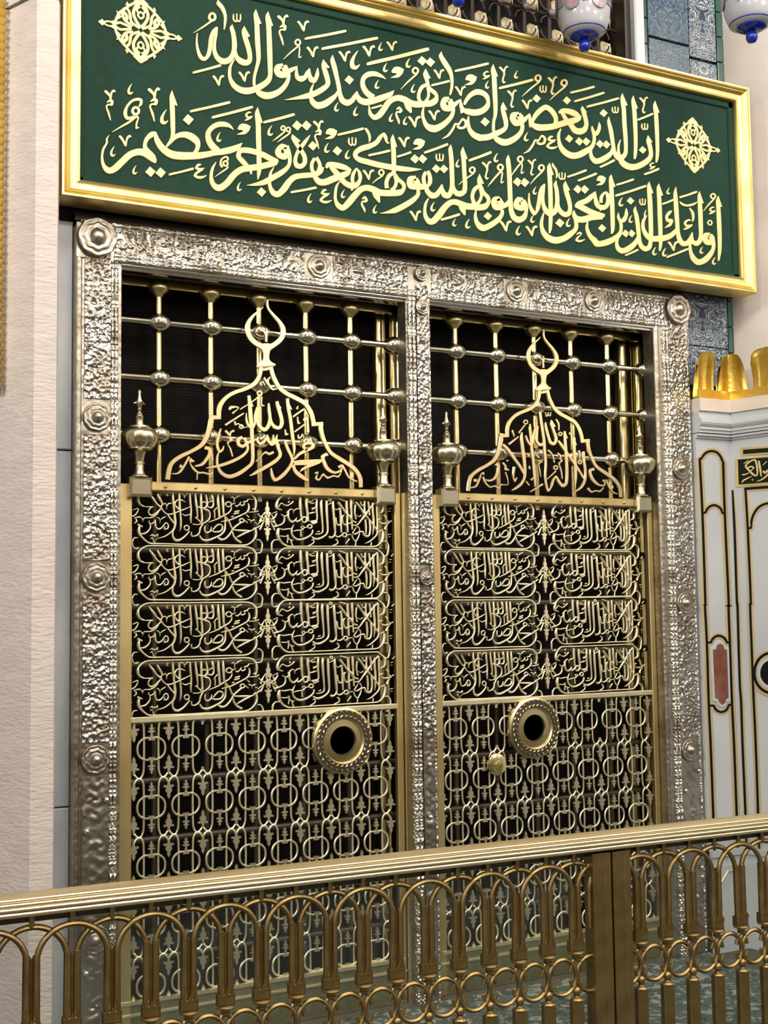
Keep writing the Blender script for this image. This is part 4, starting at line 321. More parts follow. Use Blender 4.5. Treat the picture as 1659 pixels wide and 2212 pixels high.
CART_RIGHT = """cartouche_frame|S-634,117,-624,133 -679,134,-650,153 -687,182,-652,180 -660,240,-637,227 -620,280,-606,263 -569,302,-564,284 -474,303,-475,285 79,304,79,287 558,309,552,292 610,295,599,278 671,252,648,238 701,205,663,197 696,143,662,151 670,112,653,119|S-631,-89,-661,-84 -634,-142,-679,-143 -630,-189,-663,-200 -598,-242,-615,-259 -552,-269,-560,-289 -494,-281,-496,-297 -325,-278,-325,-294 73,-274,73,-289 276,-272,276,-288 545,-270,550,-287 607,-250,620,-268 646,-198,681,-213 658,-146,699,-148 660,-99,693,-97|S-642,-227,-641,-218 -689,-225,-695,-210 -717,-259,-738,-250 -719,-306,-742,-306 -720,-346,-737,-359 -698,-357,-698,-376 -672,-345,-663,-362|S668,-215,669,-225 716,-208,710,-224 758,-257,734,-263 757,-315,732,-313 743,-373,722,-362 706,-400,704,-383 672,-388,683,-370
scroll_trim|S-606,114,-602,127 -647,118,-641,141|S-662,96,-667,107 -723,71,-728,80|S-660,85,-669,89 -670,49,-690,59 -694,19,-707,34 -737,7,-735,21 -772,28,-760,43|S-751,-2,-752,-11 -713,-4,-719,-19 -668,-40,-683,-48 -659,-65,-673,-70|S615,113,623,103 651,140,664,124|S698,105,682,91 730,79,705,68 733,53,712,45 761,23,761,6 791,36,798,23|S654,40,647,58 627,34,609,44 651,8,638,-8 705,4,706,-14 767,10,755,0 726,-44,706,-35 720,-78,688,-70|S608,-103,612,-112 672,-74,681,-92|S818,238,811,245 787,207,775,217|S792,174,790,181 759,164,756,176|S780,137,779,149 746,138,746,142|S787,-131,786,-124 744,-143,740,-131|S756,-155,755,-169 775,-157,775,-167
lettering|S-611,80,-618,67 -565,59,-561,41 -534,89,-521,77|S-567,56,-590,54 -563,6,-585,10 -586,-37,-603,-23 -636,-63,-645,-44 -713,-84,-720,-61|S-649,161,-639,154 -615,204,-612,188 -575,190,-581,174 -547,182,-548,163 -511,194,-502,180 -473,230,-456,212|S-501,263,-510,272 -521,244,-532,253|S-531,227,-532,204 -514,227,-514,204|S-552,96,-533,80 -512,134,-501,118 -479,142,-483,128 -453,114,-468,110 -458,83,-463,83|S-459,120,-452,113 -434,144,-425,127 -389,147,-388,135|S-512,101,-532,103 -514,48,-542,43 -498,13,-517,-7 -473,3,-471,-25 -444,23,-428,12 -423,43,-417,39|S-441,16,-451,-1 -415,7,-416,-19 -383,26,-365,9 -366,42,-350,31|S-364,274,-395,273 -358,180,-397,178 -359,109,-387,106 -353,47,-379,45|S-281,260,-317,260 -282,181,-318,178 -275,110,-306,106 -268,0,-294,-2|S-280,233,-288,221 -241,217,-244,200 -207,219,-205,203|S-265,233,-262,221 -217,242,-215,233|S-223,258,-220,244 -170,267,-168,256|S-240,158,-236,130 -221,160,-213,133 -188,170,-183,162|S-276,95,-274,83 -231,110,-225,87 -198,111,-195,101|S-162,261,-175,262 -159,213,-190,214 -161,133,-190,132 -157,45,-180,48 -169,7,-184,19 -216,-7,-220,14 -259,-10,-261,7|S-101,252,-122,253 -99,204,-135,205 -97,110,-128,108 -92,0,-115,-2 -89,-110,-109,-103 -108,-138,-122,-132|S-32,244,-64,243 -30,134,-64,132 -26,14,-55,13 -23,-84,-49,-81 -36,-140,-57,-130 -92,-189,-107,-167 -168,-216,-168,-187 -221,-202,-209,-181 -246,-178,-236,-167|P-265,1 -177,6 -169,-13 -224,-35|S-214,-99,-235,-94 -226,-144,-245,-135 -275,-187,-290,-167 -347,-218,-353,-192 -421,-222,-413,-197 -478,-183,-458,-169 -500,-130,-477,-128 -493,-84,-473,-89 -460,-38,-453,-41|S-479,-114,-476,-125 -418,-97,-415,-114 -363,-95,-356,-107 -331,-66,-325,-79 -293,-62,-291,-74|S-367,-110,-383,-111 -361,-176,-379,-177|S-628,-84,-633,-98 -594,-92,-596,-109 -561,-87,-558,-105 -513,-82,-514,-101 -487,-90,-489,-102|S-625,-165,-628,-177 -594,-170,-597,-186 -545,-170,-545,-182|S-522,-156,-547,-158 -522,-200,-542,-199 -534,-252,-547,-250|S-520,-194,-529,-205 -491,-213,-507,-224 -475,-256,-493,-266 -463,-276,-475,-284|S-499,-213,-499,-224 -468,-213,-469,-225|S-243,-209,-240,-221 -211,-204,-219,-217 -207,-247,-224,-241 -259,-278,-266,-266 -307,-296,-312,-285|S-200,-141,-198,-152 -144,-134,-139,-150 -118,-125,-112,-135|S-174,-116,-171,-125 -144,-103,-138,-119|S-317,57,-324,37 -292,37,-313,27 -289,5,-312,12 -310,-19,-321,0 -343,-22,-336,-2 -368,-2,-347,8 -371,30,-348,24 -350,54,-339,35 -317,57,-324,37|S-250,-29,-256,-47 -228,-44,-247,-53 -226,-68,-246,-62 -244,-86,-253,-69 -272,-88,-266,-70 -293,-73,-275,-64 -295,-49,-276,-55 -277,-31,-268,-48 -250,-29,-256,-47|S-342,-53,-345,-64 -327,-63,-338,-69 -326,-79,-338,-75 -338,-90,-343,-80 -356,-92,-353,-81 -370,-82,-359,-76 -372,-67,-360,-70 -360,-55,-355,-65 -342,-53,-345,-64
lettering|S46,240,25,239 52,182,17,181 57,87,26,84 69,-58,37,-60 69,-133,46,-128 44,-177,28,-161 -3,-197,1,-169 -34,-179,-20,-158|S47,230,40,240 13,208,4,222 -32,192,-36,199|S108,242,80,219 143,201,118,183 184,146,162,132 210,113,189,98 256,78,227,56 287,28,270,9 336,8,328,-10|S133,160,106,157 144,87,115,85 148,-34,119,-35 148,-121,127,-122|S60,159,51,147 79,146,75,132 115,169,124,157|S78,52,62,52 83,2,62,-4 98,-24,83,-45 124,-30,121,-49|S178,76,166,86 162,56,139,68 166,4,144,-5 189,-23,184,-46 227,-6,233,-24 255,-1,259,-20|S101,274,98,264 140,268,134,252 188,255,181,236|S222,251,190,250 224,184,192,182 229,106,202,105 227,-10,200,-11 230,-116,206,-117|S278,261,248,260 281,184,248,183 282,111,256,110 285,0,261,-1 288,-82,267,-83|S337,247,312,228 374,207,350,190 416,152,393,139 457,102,427,82 501,51,480,36 555,-12,533,-27 608,-82,588,-95|S606,247,589,262 558,202,537,218 506,145,489,157 457,72,427,92 402,17,383,31 347,-38,338,-21 279,-42,277,-27|S331,203,307,204 323,107,301,105 338,40,317,36|S403,247,377,239 406,208,405,190 429,219,436,209|S455,253,428,253 452,161,428,160 459,108,431,106|S501,250,474,246 511,187,484,184 514,88,490,87|S460,40,433,37 470,-58,443,-59 463,-137,447,-137|S514,40,489,38 524,-59,497,-59 508,-149,490,-134 467,-175,464,-146 418,-155,438,-138 406,-117,418,-98 380,-116,380,-99|S562,234,534,234 561,137,531,136 570,39,542,38 567,-59,542,-58 545,-147,540,-146|S617,250,589,249 615,137,588,137 617,15,593,14 616,-74,591,-73 607,-141,587,-133 555,-193,540,-178 497,-232,488,-217 439,-246,436,-241|S337,92,330,82 366,74,366,61 395,92,402,82|S279,-143,264,-148 295,-185,279,-194 318,-209,320,-228 338,-185,354,-194 360,-135,376,-138 362,-77,376,-70 341,-55,344,-43 311,-97,297,-89 291,-123,274,-130 319,-125,321,-147 360,-103,367,-121 405,-96,408,-118|S153,-151,143,-139 114,-180,107,-159 68,-177,79,-161 51,-154,64,-145|S205,-144,208,-156 259,-135,262,-147|S244,-189,222,-189 243,-205,222,-202 208,-240,193,-234 200,-257,190,-255|S70,-191,55,-204 99,-219,78,-224 91,-255,75,-247 28,-281,21,-268|S332,-224,316,-222 326,-272,310,-271|S533,-230,517,-228 527,-269,511,-267|S188,-118,183,-135 210,-133,192,-142 212,-157,193,-152 194,-176,185,-159 166,-178,172,-160 145,-162,163,-154 142,-138,162,-144 161,-120,170,-136 188,-118,183,-135|S0,274,-4,260 14,264,0,257 16,247,1,251 4,234,-3,247 -14,233,-9,247 -28,243,-14,250 -30,260,-14,256 -18,273,-11,260 0,274,-4,260"""
INLAY_LEFT = """gold_inlay|S98,6430,-31,6420 113,5720,-16,5713 112,4590,-16,4592 103,4456,-25,4458 114,3992,-14,3991 111,3182,-16,3184 120,2648,-7,2652 124,1734,-3,1742 125,1205,-1,1214|S510,6427,378,6418 507,5724,376,5717 521,4557,390,4558 515,4452,384,4453 516,3982,385,3982 517,3164,386,3165 527,2624,397,2627 530,1699,400,1707 530,1164,401,1173|S-22,6427,89,6423 -5,6470,79,6417 42,6484,92,6410 42,6500,135,6457 130,6569,183,6496 253,6600,247,6511 375,6578,310,6500 459,6506,355,6460 475,6467,374,6418 491,6451,397,6394|S44,5759,51,5673 72,5757,130,5686 84,5788,174,5739 156,5839,211,5766 259,5867,255,5779 360,5845,298,5768 431,5795,331,5746 432,5762,366,5687 451,5764,429,5677|S52,4034,48,3949 86,4026,146,3954 98,4050,187,3998 168,4100,222,4025 271,4119,263,4033 379,4085,307,4017 431,4038,335,3992 434,4020,373,3947 452,4025,448,3939|S55,3202,52,3118 164,3189,94,3124 199,3143,107,3098 227,3119,167,3049 266,3110,269,3025 305,3119,374,3050 328,3144,426,3099 362,3186,431,3117 447,3196,454,3110
black_inlay|S54,6427,13,6423 69,5717,28,5715 68,4591,28,4591 59,4457,19,4457 70,3992,30,3992 67,3183,28,3183 76,2650,36,2651 80,1737,41,1739 82,1208,42,1211|S465,6424,423,6421 462,5722,421,5720 476,4557,435,4558 470,4452,429,4453 471,3982,430,3982 472,3164,431,3165 482,2625,442,2626 485,1702,445,1704 486,1167,445,1170|S13,6426,53,6424 22,6453,52,6434 58,6460,76,6434 72,6486,105,6471 147,6546,166,6519 251,6571,249,6540 354,6553,331,6525 425,6491,388,6474 443,6451,407,6433 461,6433,427,6412|S46,5732,48,5701 91,5734,112,5709 113,5772,145,5755 174,5816,193,5790 258,5839,256,5807 340,5820,318,5793 399,5779,363,5761 411,5738,387,5711 444,5736,436,5705|S50,4007,49,3977 105,4003,126,3977 127,4034,158,4015 185,4075,205,4049 269,4091,266,4061 356,4063,330,4039 400,4023,365,4007 415,3996,393,3970 451,3998,450,3967|S54,3175,53,3145 142,3168,117,3145 169,3129,136,3112 208,3096,186,3071 267,3082,268,3052 327,3097,352,3072 360,3129,395,3113 384,3164,409,3139 450,3168,452,3138
white_border|P270,4014 335,3985 358,3926 425,3924 422,3197 355,3200 333,3151 270,3127 205,3157 187,3207 117,3218 108,3928 174,3931 202,3988
red_panel|P273,3975 328,3946 341,3895 387,3890 386,3245 347,3239 324,3186 272,3161 222,3198 204,3245 154,3255 142,3893 198,3899 216,3949"""
INLAY_RIGHT = """gold_inlay|S51,6036,-42,6039 65,5513,-28,5514 60,4559,-32,4553 68,4454,-25,4447 61,3746,-31,3742 60,3396,-32,3388 70,3164,-22,3154 68,2624,-23,2614 75,1717,-16,1704 70,1166,-21,1151|S257,6029,158,6032 269,5501,171,5502 275,4550,178,4556 262,4446,165,4452 263,3727,166,3722 263,3403,165,3396 265,3172,167,3164 270,2638,173,2628 268,1753,171,1740 262,1192,165,1177|S212,5547,228,5467 246,5548,298,5480 237,5609,325,5589 286,5719,364,5676 368,5806,424,5741 473,5850,503,5774 638,5865,650,5786|S188,6078,193,5997 371,6078,375,5997 707,6070,709,5990
black_inlay|S22,6037,-13,6038 36,5513,0,5514 32,4557,-4,4555 39,4452,4,4449 33,3745,-3,3743 32,3394,-3,3391 42,3161,7,3157 40,2621,5,2617 47,1713,12,1708 42,1161,7,1156|S225,6030,190,6032 238,5501,202,5502 244,4552,209,4554 231,4448,196,4450 232,3726,197,3724 232,3401,197,3398 233,3170,199,3167 239,2635,204,2631 237,1749,202,1744 231,1187,196,1182|S217,5522,223,5491 262,5527,282,5501 264,5603,298,5595 310,5706,340,5689 385,5786,407,5761 482,5827,494,5797 642,5841,646,5810|S189,6056,192,6019 372,6056,374,6019 707,6048,709,6011
gold_ring|S804,3595,684,3591 790,3516,675,3536 758,3441,653,3486 708,3375,620,3442 642,3322,579,3409 565,3286,534,3388 482,3271,487,3380 399,3279,440,3385 324,3309,396,3402 260,3357,357,3433 214,3421,327,3474 186,3496,309,3525 179,3577,304,3580 193,3658,313,3636 227,3734,336,3688 279,3801,370,3731 347,3854,411,3764 425,3888,457,3784 509,3901,504,3792 591,3891,551,3786 665,3859,595,3768 726,3810,633,3737 771,3746,662,3695 797,3673,680,3646 804,3595,684,3591
black_ring|S764,3594,724,3592 752,3523,714,3530 723,3456,688,3471 679,3397,649,3420 621,3351,600,3380 555,3320,545,3354 484,3308,485,3344 413,3314,427,3349 348,3340,372,3371 293,3383,325,3408 251,3439,289,3457 227,3506,268,3515 221,3578,262,3579 233,3650,273,3643 263,3719,300,3703 309,3778,339,3755 368,3824,390,3794 436,3854,446,3819 507,3864,506,3828 578,3856,564,3821 642,3829,618,3798 695,3786,664,3761 735,3729,698,3712 758,3664,719,3655 764,3594,724,3592
white_border|P693,3592 684,3538 663,3488 630,3445 587,3411 539,3388 487,3379 435,3384 388,3403 347,3435 317,3477 299,3526 294,3580 303,3634 326,3685 360,3729 403,3763 452,3785 504,3793 556,3787 603,3767 642,3735 671,3693 689,3644
black_disc|P653,3590 646,3548 629,3508 602,3473 569,3446 530,3428 489,3421 448,3425 410,3440 378,3466 354,3499 339,3538 336,3581 343,3624 361,3665 388,3700 422,3727 461,3744 503,3750 543,3746 581,3730 612,3705 636,3672 650,3633
gold_border|P156,6599 731,6572 726,6462 151,6491|P74,6458 725,6437 709,6060 64,6073
black_panel|P198,6568 730,6547 728,6492 196,6509|P114,6444 725,6423 711,6094 112,6105
lettering|S351,6195,364,6217 281,6260,302,6276 217,6342,246,6338 277,6402,294,6380 374,6424,359,6403 406,6374,380,6366 418,6288,390,6288 409,6202,393,6223 351,6195,364,6217|S443,6397,420,6396 462,6295,431,6293 469,6182,452,6181|S249,6325,258,6300 321,6339,314,6318 362,6305,338,6301 310,6265,297,6280|S170,6239,169,6227 209,6240,211,6219 283,6253,287,6243|S159,6132,172,6121 187,6164,203,6145 249,6184,258,6165 315,6203,320,6196|S392,6126,395,6118 463,6150,473,6131 527,6189,547,6171 563,6228,581,6215|S499,6261,480,6238 523,6244,521,6209 554,6266,571,6240 660,6283,666,6264|S201,6383,207,6374 271,6419,279,6406|S489,6334,497,6326 545,6380,556,6369|S328,6161,315,6146 343,6147,333,6136"""
# ------------------------------------------------------------ materials
def new_mat(name):
    m=bpy.data.materials.new(name); m.use_nodes=True; nt=m.node_tree
    return m,nt,nt.nodes['Principled BSDF']
def N(nt,t,**kw):
    n=nt.nodes.new(t)
    for k,v in kw.items():
        if k in n.inputs: n.inputs[k].default_value=v
        else: setattr(n,k,v)
    return n
def mat(name,col,metal=0.0,rough=0.5,col2=None,nscale=8.0,bump=0.0,bscale=60.0,rough2=None,detail=4.0,stretch=(1,1,1),lo=0.4,hi=0.65,bdist=0.002,coord='Object',spec=None):
    m,nt,b=new_mat(name)
    b.inputs['Base Color'].default_value=(*col,1); b.inputs['Metallic'].default_value=metal; b.inputs['Roughness'].default_value=rough
    if spec is not None: b.inputs['Specular IOR Level'].default_value=spec
    tc=N(nt,'ShaderNodeTexCoord'); mp=N(nt,'ShaderNodeMapping'); mp.inputs['Scale'].default_value=stretch
    nt.links.new(tc.outputs[coord],mp.inputs[0])
    if col2 is not None or rough2 is not None:
        n=N(nt,'ShaderNodeTexNoise'); n.inputs['Scale'].default_value=nscale; n.inputs['Detail'].default_value=detail
        nt.links.new(mp.outputs[0],n.inputs['Vector'])
        cr=N(nt,'ShaderNodeValToRGB'); cr.color_ramp.elements[0].position=lo; cr.color_ramp.elements[1].position=hi
        cr.color_ramp.elements[0].color=(*col,1); cr.color_ramp.elements[1].color=(*(col2 or col),1)
        nt.links.new(n.outputs['Fac'],cr.inputs[0]); nt.links.new(cr.outputs[0],b.inputs['Base Color'])
        if rough2 is not None:
            mr=N(nt,'ShaderNodeMapRange'); mr.inputs[3].default_value=rough; mr.inputs[4].default_value=rough2; mr.inputs[1].default_value=lo; mr.inputs[2].default_value=hi
            nt.links.new(n.outputs['Fac'],mr.inputs[0]); nt.links.new(mr.outputs[0],b.inputs['Roughness'])
    if bump:
        n2=N(nt,'ShaderNodeTexNoise'); n2.inputs['Scale'].default_value=bscale; n2.inputs['Detail'].default_value=3
        nt.links.new(mp.outputs[0],n2.inputs['Vector'])
        bp=N(nt,'ShaderNodeBump'); bp.inputs['Strength'].default_value=bump; bp.inputs['Distance'].default_value=bdist
        nt.links.new(n2.outputs['Fac'],bp.inputs['Height']); nt.links.new(bp.outputs[0],b.inputs['Normal'])
    return m
def silver_mat(name,strength,scale,dark,rmin=0.2,dist=0.010):
    m,nt,b=new_mat(name); b.inputs['Metallic'].default_value=1.0
    tc=N(nt,'ShaderNodeTexCoord')
    n=N(nt,'ShaderNodeTexNoise'); n.inputs['Scale'].default_value=5.0; n.inputs['Detail'].default_value=8; nt.links.new(tc.outputs['Object'],n.inputs['Vector'])
    cr=N(nt,'ShaderNodeValToRGB'); e=cr.color_ramp.elements
    e[0].position=0.36; e[0].color=(0.30,0.255,0.21,1); e[1].position=0.52; e[1].color=(*dark,1)
    nt.links.new(n.outputs['Fac'],cr.inputs[0]); nt.links.new(cr.outputs[0],b.inputs['Base Color'])
    mr=N(nt,'ShaderNodeMapRange'); mr.inputs[1].default_value=0.35; mr.inputs[2].default_value=0.6; mr.inputs[3].default_value=0.42; mr.inputs[4].default_value=rmin
    nt.links.new(n.outputs['Fac'],mr.inputs[0]); nt.links.new(mr.outputs[0],b.inputs['Roughness'])
    v=N(nt,'ShaderNodeTexVoronoi'); v.feature='SMOOTH_F1'; v.inputs['Scale'].default_value=scale; v.inputs['Smoothness'].default_value=0.6; nt.links.new(tc.outputs['Object'],v.inputs['Vector'])
    n3=N(nt,'ShaderNodeTexNoise'); n3.inputs['Scale'].default_value=scale*0.7; n3.inputs['Detail'].default_value=4; nt.links.new(tc.outputs['Object'],n3.inputs['Vector'])
    ad=N(nt,'ShaderNodeMath'); ad.operation='ADD'; nt.links.new(v.outputs['Distance'],ad.inputs[0]); nt.links.new(n3.outputs['Fac'],ad.inputs[1])
    bp=N(nt,'ShaderNodeBump'); bp.inputs['Strength'].default_value=strength; bp.inputs['Distance'].default_value=dist
    nt.links.new(ad.outputs[0],bp.inputs['Height']); nt.links.new(bp.outputs[0],b.inputs['Normal'])
    return m
SILVER=silver_mat('embossed_silver',1.0,60.0,(0.54,0.525,0.485),0.13)
SILVER_BEAD=silver_mat('beaded_silver',1.0,70.0,(0.86,0.83,0.74))
SILVER_SMOOTH=silver_mat('worn_silver',0.6,42.0,(0.44,0.41,0.35),0.36,0.0035)
CHROME=mat('polished_silver',(0.80,0.79,0.74),1.0,0.14)
BRASS=mat('satin_brass',(0.70,0.60,0.34),1.0,0.34,col2=(0.58,0.48,0.25),nscale=6,bump=0.15,bscale=140)
BRASS_FLAT=mat('brushed_brass_plate',(0.74,0.60,0.30),1.0,0.44,col2=(0.52,0.38,0.17),nscale=5,stretch=(1,1,0.5),rough2=0.5)
BRASS_DULL=mat('dull_brass_plate',(0.36,0.35,0.20),1.0,0.5,col2=(0.28,0.28,0.17),nscale=4)
GRILLE=mat('pale_cast_brass',(0.90,0.83,0.61),1.0,0.46,col2=(0.82,0.73,0.48),nscale=12,bump=0.2,bscale=200)
LATT=mat('cast_brass_lattice',(0.88,0.83,0.63),1.0,0.46,col2=(0.74,0.68,0.47),nscale=10)
GOLD_BAR=mat('polished_brass_bar',(0.97,0.82,0.42),1.0,0.20,bump=0.2,bscale=30,bdist=0.004)
SHADE_BRASS=mat('shade_dark_brass',(0.10,0.085,0.06),0.8,0.5)  # near-black brass, shade put into the colour
FINIAL=mat('cast_finial_brass',(0.62,0.57,0.40),1.0,0.27,bump=0.1,bscale=60)
STEEL=mat('silvered_brass_tube',(0.62,0.60,0.48),1.0,0.16,bump=0.15,bscale=40)
CRESTM=mat('brass_crest',(0.86,0.66,0.34),1.0,0.32,col2=(0.78,0.62,0.36),nscale=5)
GOLD_FRAME=mat('gilt_frame',(0.80,0.65,0.28),1.0,0.38,col2=(0.72,0.55,0.20),nscale=6,bump=0.12,bscale=30,bdist=0.004)
GOLD_LEAF=mat('gilt_leaf',(0.84,0.60,0.14),1.0,0.34,col2=(0.74,0.50,0.09),nscale=14,bump=0.35,bscale=45,bdist=0.004)
LETTER=mat('pale_gold_letter',(0.74,0.61,0.29),0.45,0.45,col2=(0.69,0.55,0.25),nscale=9)
GREEN=mat('green_board',(0.011,0.037,0.026),0.0,0.7,col2=(0.013,0.043,0.030),nscale=30,spec=0.12)
DARKWOOD=mat('dark_wood',(0.018,0.009,0.005),0.0,0.4)
BLACK=mat('black_void',(0.004,0.004,0.0045),0.0,0.9)
STONE_P=mat('pink_dressed_stone',(0.53,0.47,0.45),0.0,0.55,col2=(0.58,0.52,0.495),nscale=6,bump=0.55,bscale=26,stretch=(1,1,3.2),bdist=0.008)
STONE_R=mat('pillar_stone',(0.42,0.38,0.36),0.0,0.6,col2=(0.47,0.43,0.41),nscale=5,bump=0.3,bscale=60,bdist=0.004)
GREYMARBLE=mat('grey_marble',(0.30,0.33,0.37),0.0,0.25,col2=(0.44,0.47,0.50),nscale=5,stretch=(1,1,0.35),detail=6)
WHITE=mat('white_marble',(0.50,0.53,0.57),0.0,0.3,col2=(0.46,0.49,0.53),nscale=3,detail=6)
BEIGE=mat('beige_marble',(0.66,0.58,0.52),0.0,0.4,col2=(0.60,0.53,0.48),nscale=5,stretch=(1,1,4))
IVORY=mat('ivory_gilt_line',(0.56,0.47,0.27),0.35,0.4)
REDM=mat('red_marble',(0.16,0.055,0.035),0.0,0.25,col2=(0.23,0.09,0.06),nscale=14)
BLK_ST=mat('black_stone',(0.004,0.004,0.004),0.0,0.5,spec=0.15)
LEAFM=mat('cast_brass_leaf',(0.62,0.575,0.41),1.0,0.48,col2=(0.50,0.46,0.31),nscale=14)
GREEN_BLK=mat('dark_green_stone',(0.004,0.010,0.004),0.0,0.5,spec=0.15)
GTILE=mat('green_glazed_tile',(0.010,0.055,0.045),0.0,0.18,col2=(0.014,0.07,0.055),nscale=10)
PLASTER=mat('wall_plaster',(0.42,0.38,0.35),0.0,0.7)
CREAM=mat('cream_block',(0.82,0.70,0.42),0.0,0.5,col2=(0.76,0.66,0.46),nscale=12)
BROWN=mat('brown_bronze',(0.022,0.013,0.008),0.0,0.5)
NODE=mat('grey_node',(0.22,0.22,0.24),0.3,0.4)
FENCE=mat('aged_fence_brass',(0.37,0.27,0.12),1.0,0.42,col2=(0.28,0.195,0.08),nscale=16,detail=6,bump=0.12,bscale=70)
RAIL=mat('polished_rail_brass',(0.86,0.74,0.50),1.0,0.38,bump=0.08,bscale=18,stretch=(0.12,1,1))
MILK=mat('milk_glass',(0.43,0.43,0.48),0.0,0.15,col2=(0.39,0.39,0.45),nscale=3)
BLUE=mat('blue_glass',(0.004,0.02,0.28),0.0,0.1)
LAMPPINK=mat('painted_pink',(0.26,0.15,0.16),0.0,0.3,col2=(0.34,0.24,0.26),nscale=30)
GREYPAINT=mat('painted_grey',(0.20,0.20,0.25),0.0,0.3)
COLUMN=mat('hall_column',(0.55,0.48,0.42),0.0,0.6)
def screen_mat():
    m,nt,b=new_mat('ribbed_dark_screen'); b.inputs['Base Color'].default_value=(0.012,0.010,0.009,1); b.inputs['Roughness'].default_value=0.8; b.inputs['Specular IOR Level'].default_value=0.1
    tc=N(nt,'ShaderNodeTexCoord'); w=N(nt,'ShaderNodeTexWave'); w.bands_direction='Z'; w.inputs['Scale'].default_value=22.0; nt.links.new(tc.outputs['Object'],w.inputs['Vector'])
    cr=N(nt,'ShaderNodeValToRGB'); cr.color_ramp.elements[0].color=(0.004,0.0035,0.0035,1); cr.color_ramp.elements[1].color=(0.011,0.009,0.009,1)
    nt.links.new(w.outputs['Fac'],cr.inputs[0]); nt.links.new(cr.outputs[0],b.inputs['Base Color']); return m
SCREEN=screen_mat()
def tile_mat(name,bg,c1,c2,scale,loc):
    m,nt,b=new_mat(name); b.inputs['Roughness'].default_value=0.3; b.inputs['Specular IOR Level'].default_value=0.3
    tc=N(nt,'ShaderNodeTexCoord'); mp=N(nt,'ShaderNodeMapping'); mp.inputs['Location'].default_value=loc; nt.links.new(tc.outputs['Object'],mp.inputs[0])
    # mirror left/right so that the floral sprays come out symmetrical
    sx=N(nt,'ShaderNodeSeparateXYZ'); nt.links.new(mp.outputs[0],sx.inputs[0])
    ab=N(nt,'ShaderNodeMath'); ab.operation='ABSOLUTE'; nt.links.new(sx.outputs[0],ab.inputs[0])
    cb=N(nt,'ShaderNodeCombineXYZ'); nt.links.new(ab.outputs[0],cb.inputs[0]); nt.links.new(sx.outputs[2],cb.inputs[1])
    n=N(nt,'ShaderNodeTexNoise'); n.inputs['Scale'].default_value=scale; n.inputs['Detail'].default_value=1.0; n.inputs['Distortion'].default_value=2.2; nt.links.new(cb.outputs[0],n.inputs['Vector'])
    r=N(nt,'ShaderNodeValToRGB'); r.color_ramp.interpolation='CONSTANT'; e=r.color_ramp.elements
    e[0].position=0.0; e[0].color=(*bg,1); e[1].position=0.38; e[1].color=(*c1,1)
    for p_,c_ in ((0.42,bg),(0.475,c1),(0.51,c2),(0.56,bg),(0.60,c1),(0.66,bg)):
        x=e.new(p_); x.color=(*c_,1)
    nt.links.new(n.outputs['Fac'],r.inputs[0]); nt.links.new(r.outputs[0],b.inputs['Base Color']); return m
TILE_A=tile_mat('blue_floral_tile',(0.014,0.035,0.10),(0.11,0.16,0.18),(0.02,0.07,0.11),11,(0,0,0.13))
TILE_B=tile_mat('pale_floral_tile',(0.010,0.014,0.07),(0.34,0.38,0.38),(0.03,0.09,0.13),13,(0,0,0.4))
def carpet_mat():
    m,nt,b=new_mat('green_carpet'); b.inputs['Roughness'].default_value=0.95
    tc=N(nt,'ShaderNodeTexCoord'); mp=N(nt,'ShaderNodeMapping'); mp.inputs['Scale'].default_value=(1,1,1); nt.links.new(tc.outputs['Object'],mp.inputs[0])
    n=N(nt,'ShaderNodeTexNoise'); n.inputs['Scale'].default_value=19; n.inputs['Detail'].default_value=5; n.inputs['Distortion'].default_value=1.2; nt.links.new(mp.outputs[0],n.inputs['Vector'])
    cr=N(nt,'ShaderNodeValToRGB'); e=cr.color_ramp.elements
    e[0].position=0.36; e[0].color=(0.012,0.020,0.028,1); e[1].position=0.43; e[1].color=(0.050,0.072,0.060,1)
    x=e.new(0.56); x.color=(0.062,0.086,0.072,1); x=e.new(0.58); x.color=(0.24,0.25,0.23,1)
    nt.links.new(n.outputs['Fac'],cr.inputs[0]); nt.links.new(cr.outputs[0],b.inputs['Base Color']); return m
CARPET=carpet_mat()
def acrylic_mat():
    m,nt,b=new_mat('clear_acrylic')
    out=nt.nodes['Material Output']; nt.nodes.remove(b)
    tr=N(nt,'ShaderNodeBsdfTransparent'); tr.inputs[0].default_value=(0.93,0.95,0.94,1)
    gl=N(nt,'ShaderNodeBsdfGlossy'); gl.inputs['Roughness'].default_value=0.08
    df=N(nt,'ShaderNodeBsdfDiffuse'); df.inputs[0].default_value=(0.55,0.6,0.6,1)
    fr=N(nt,'ShaderNodeFresnel'); fr.inputs[0].default_value=1.3
    m1=N(nt,'ShaderNodeMixShader'); m1.inputs[0].default_value=0.07; nt.links.new(tr.outputs[0],m1.inputs[1]); nt.links.new(df.outputs[0],m1.inputs[2])
    m2=N(nt,'ShaderNodeMixShader'); nt.links.new(fr.outputs[0],m2.inputs[0]); nt.links.new(m1.outputs[0],m2.inputs[1]); nt.links.new(gl.outputs[0],m2.inputs[2])
    nt.links.new(m2.outputs[0],out.inputs[0]); return m
ACRYL=acrylic_mat()
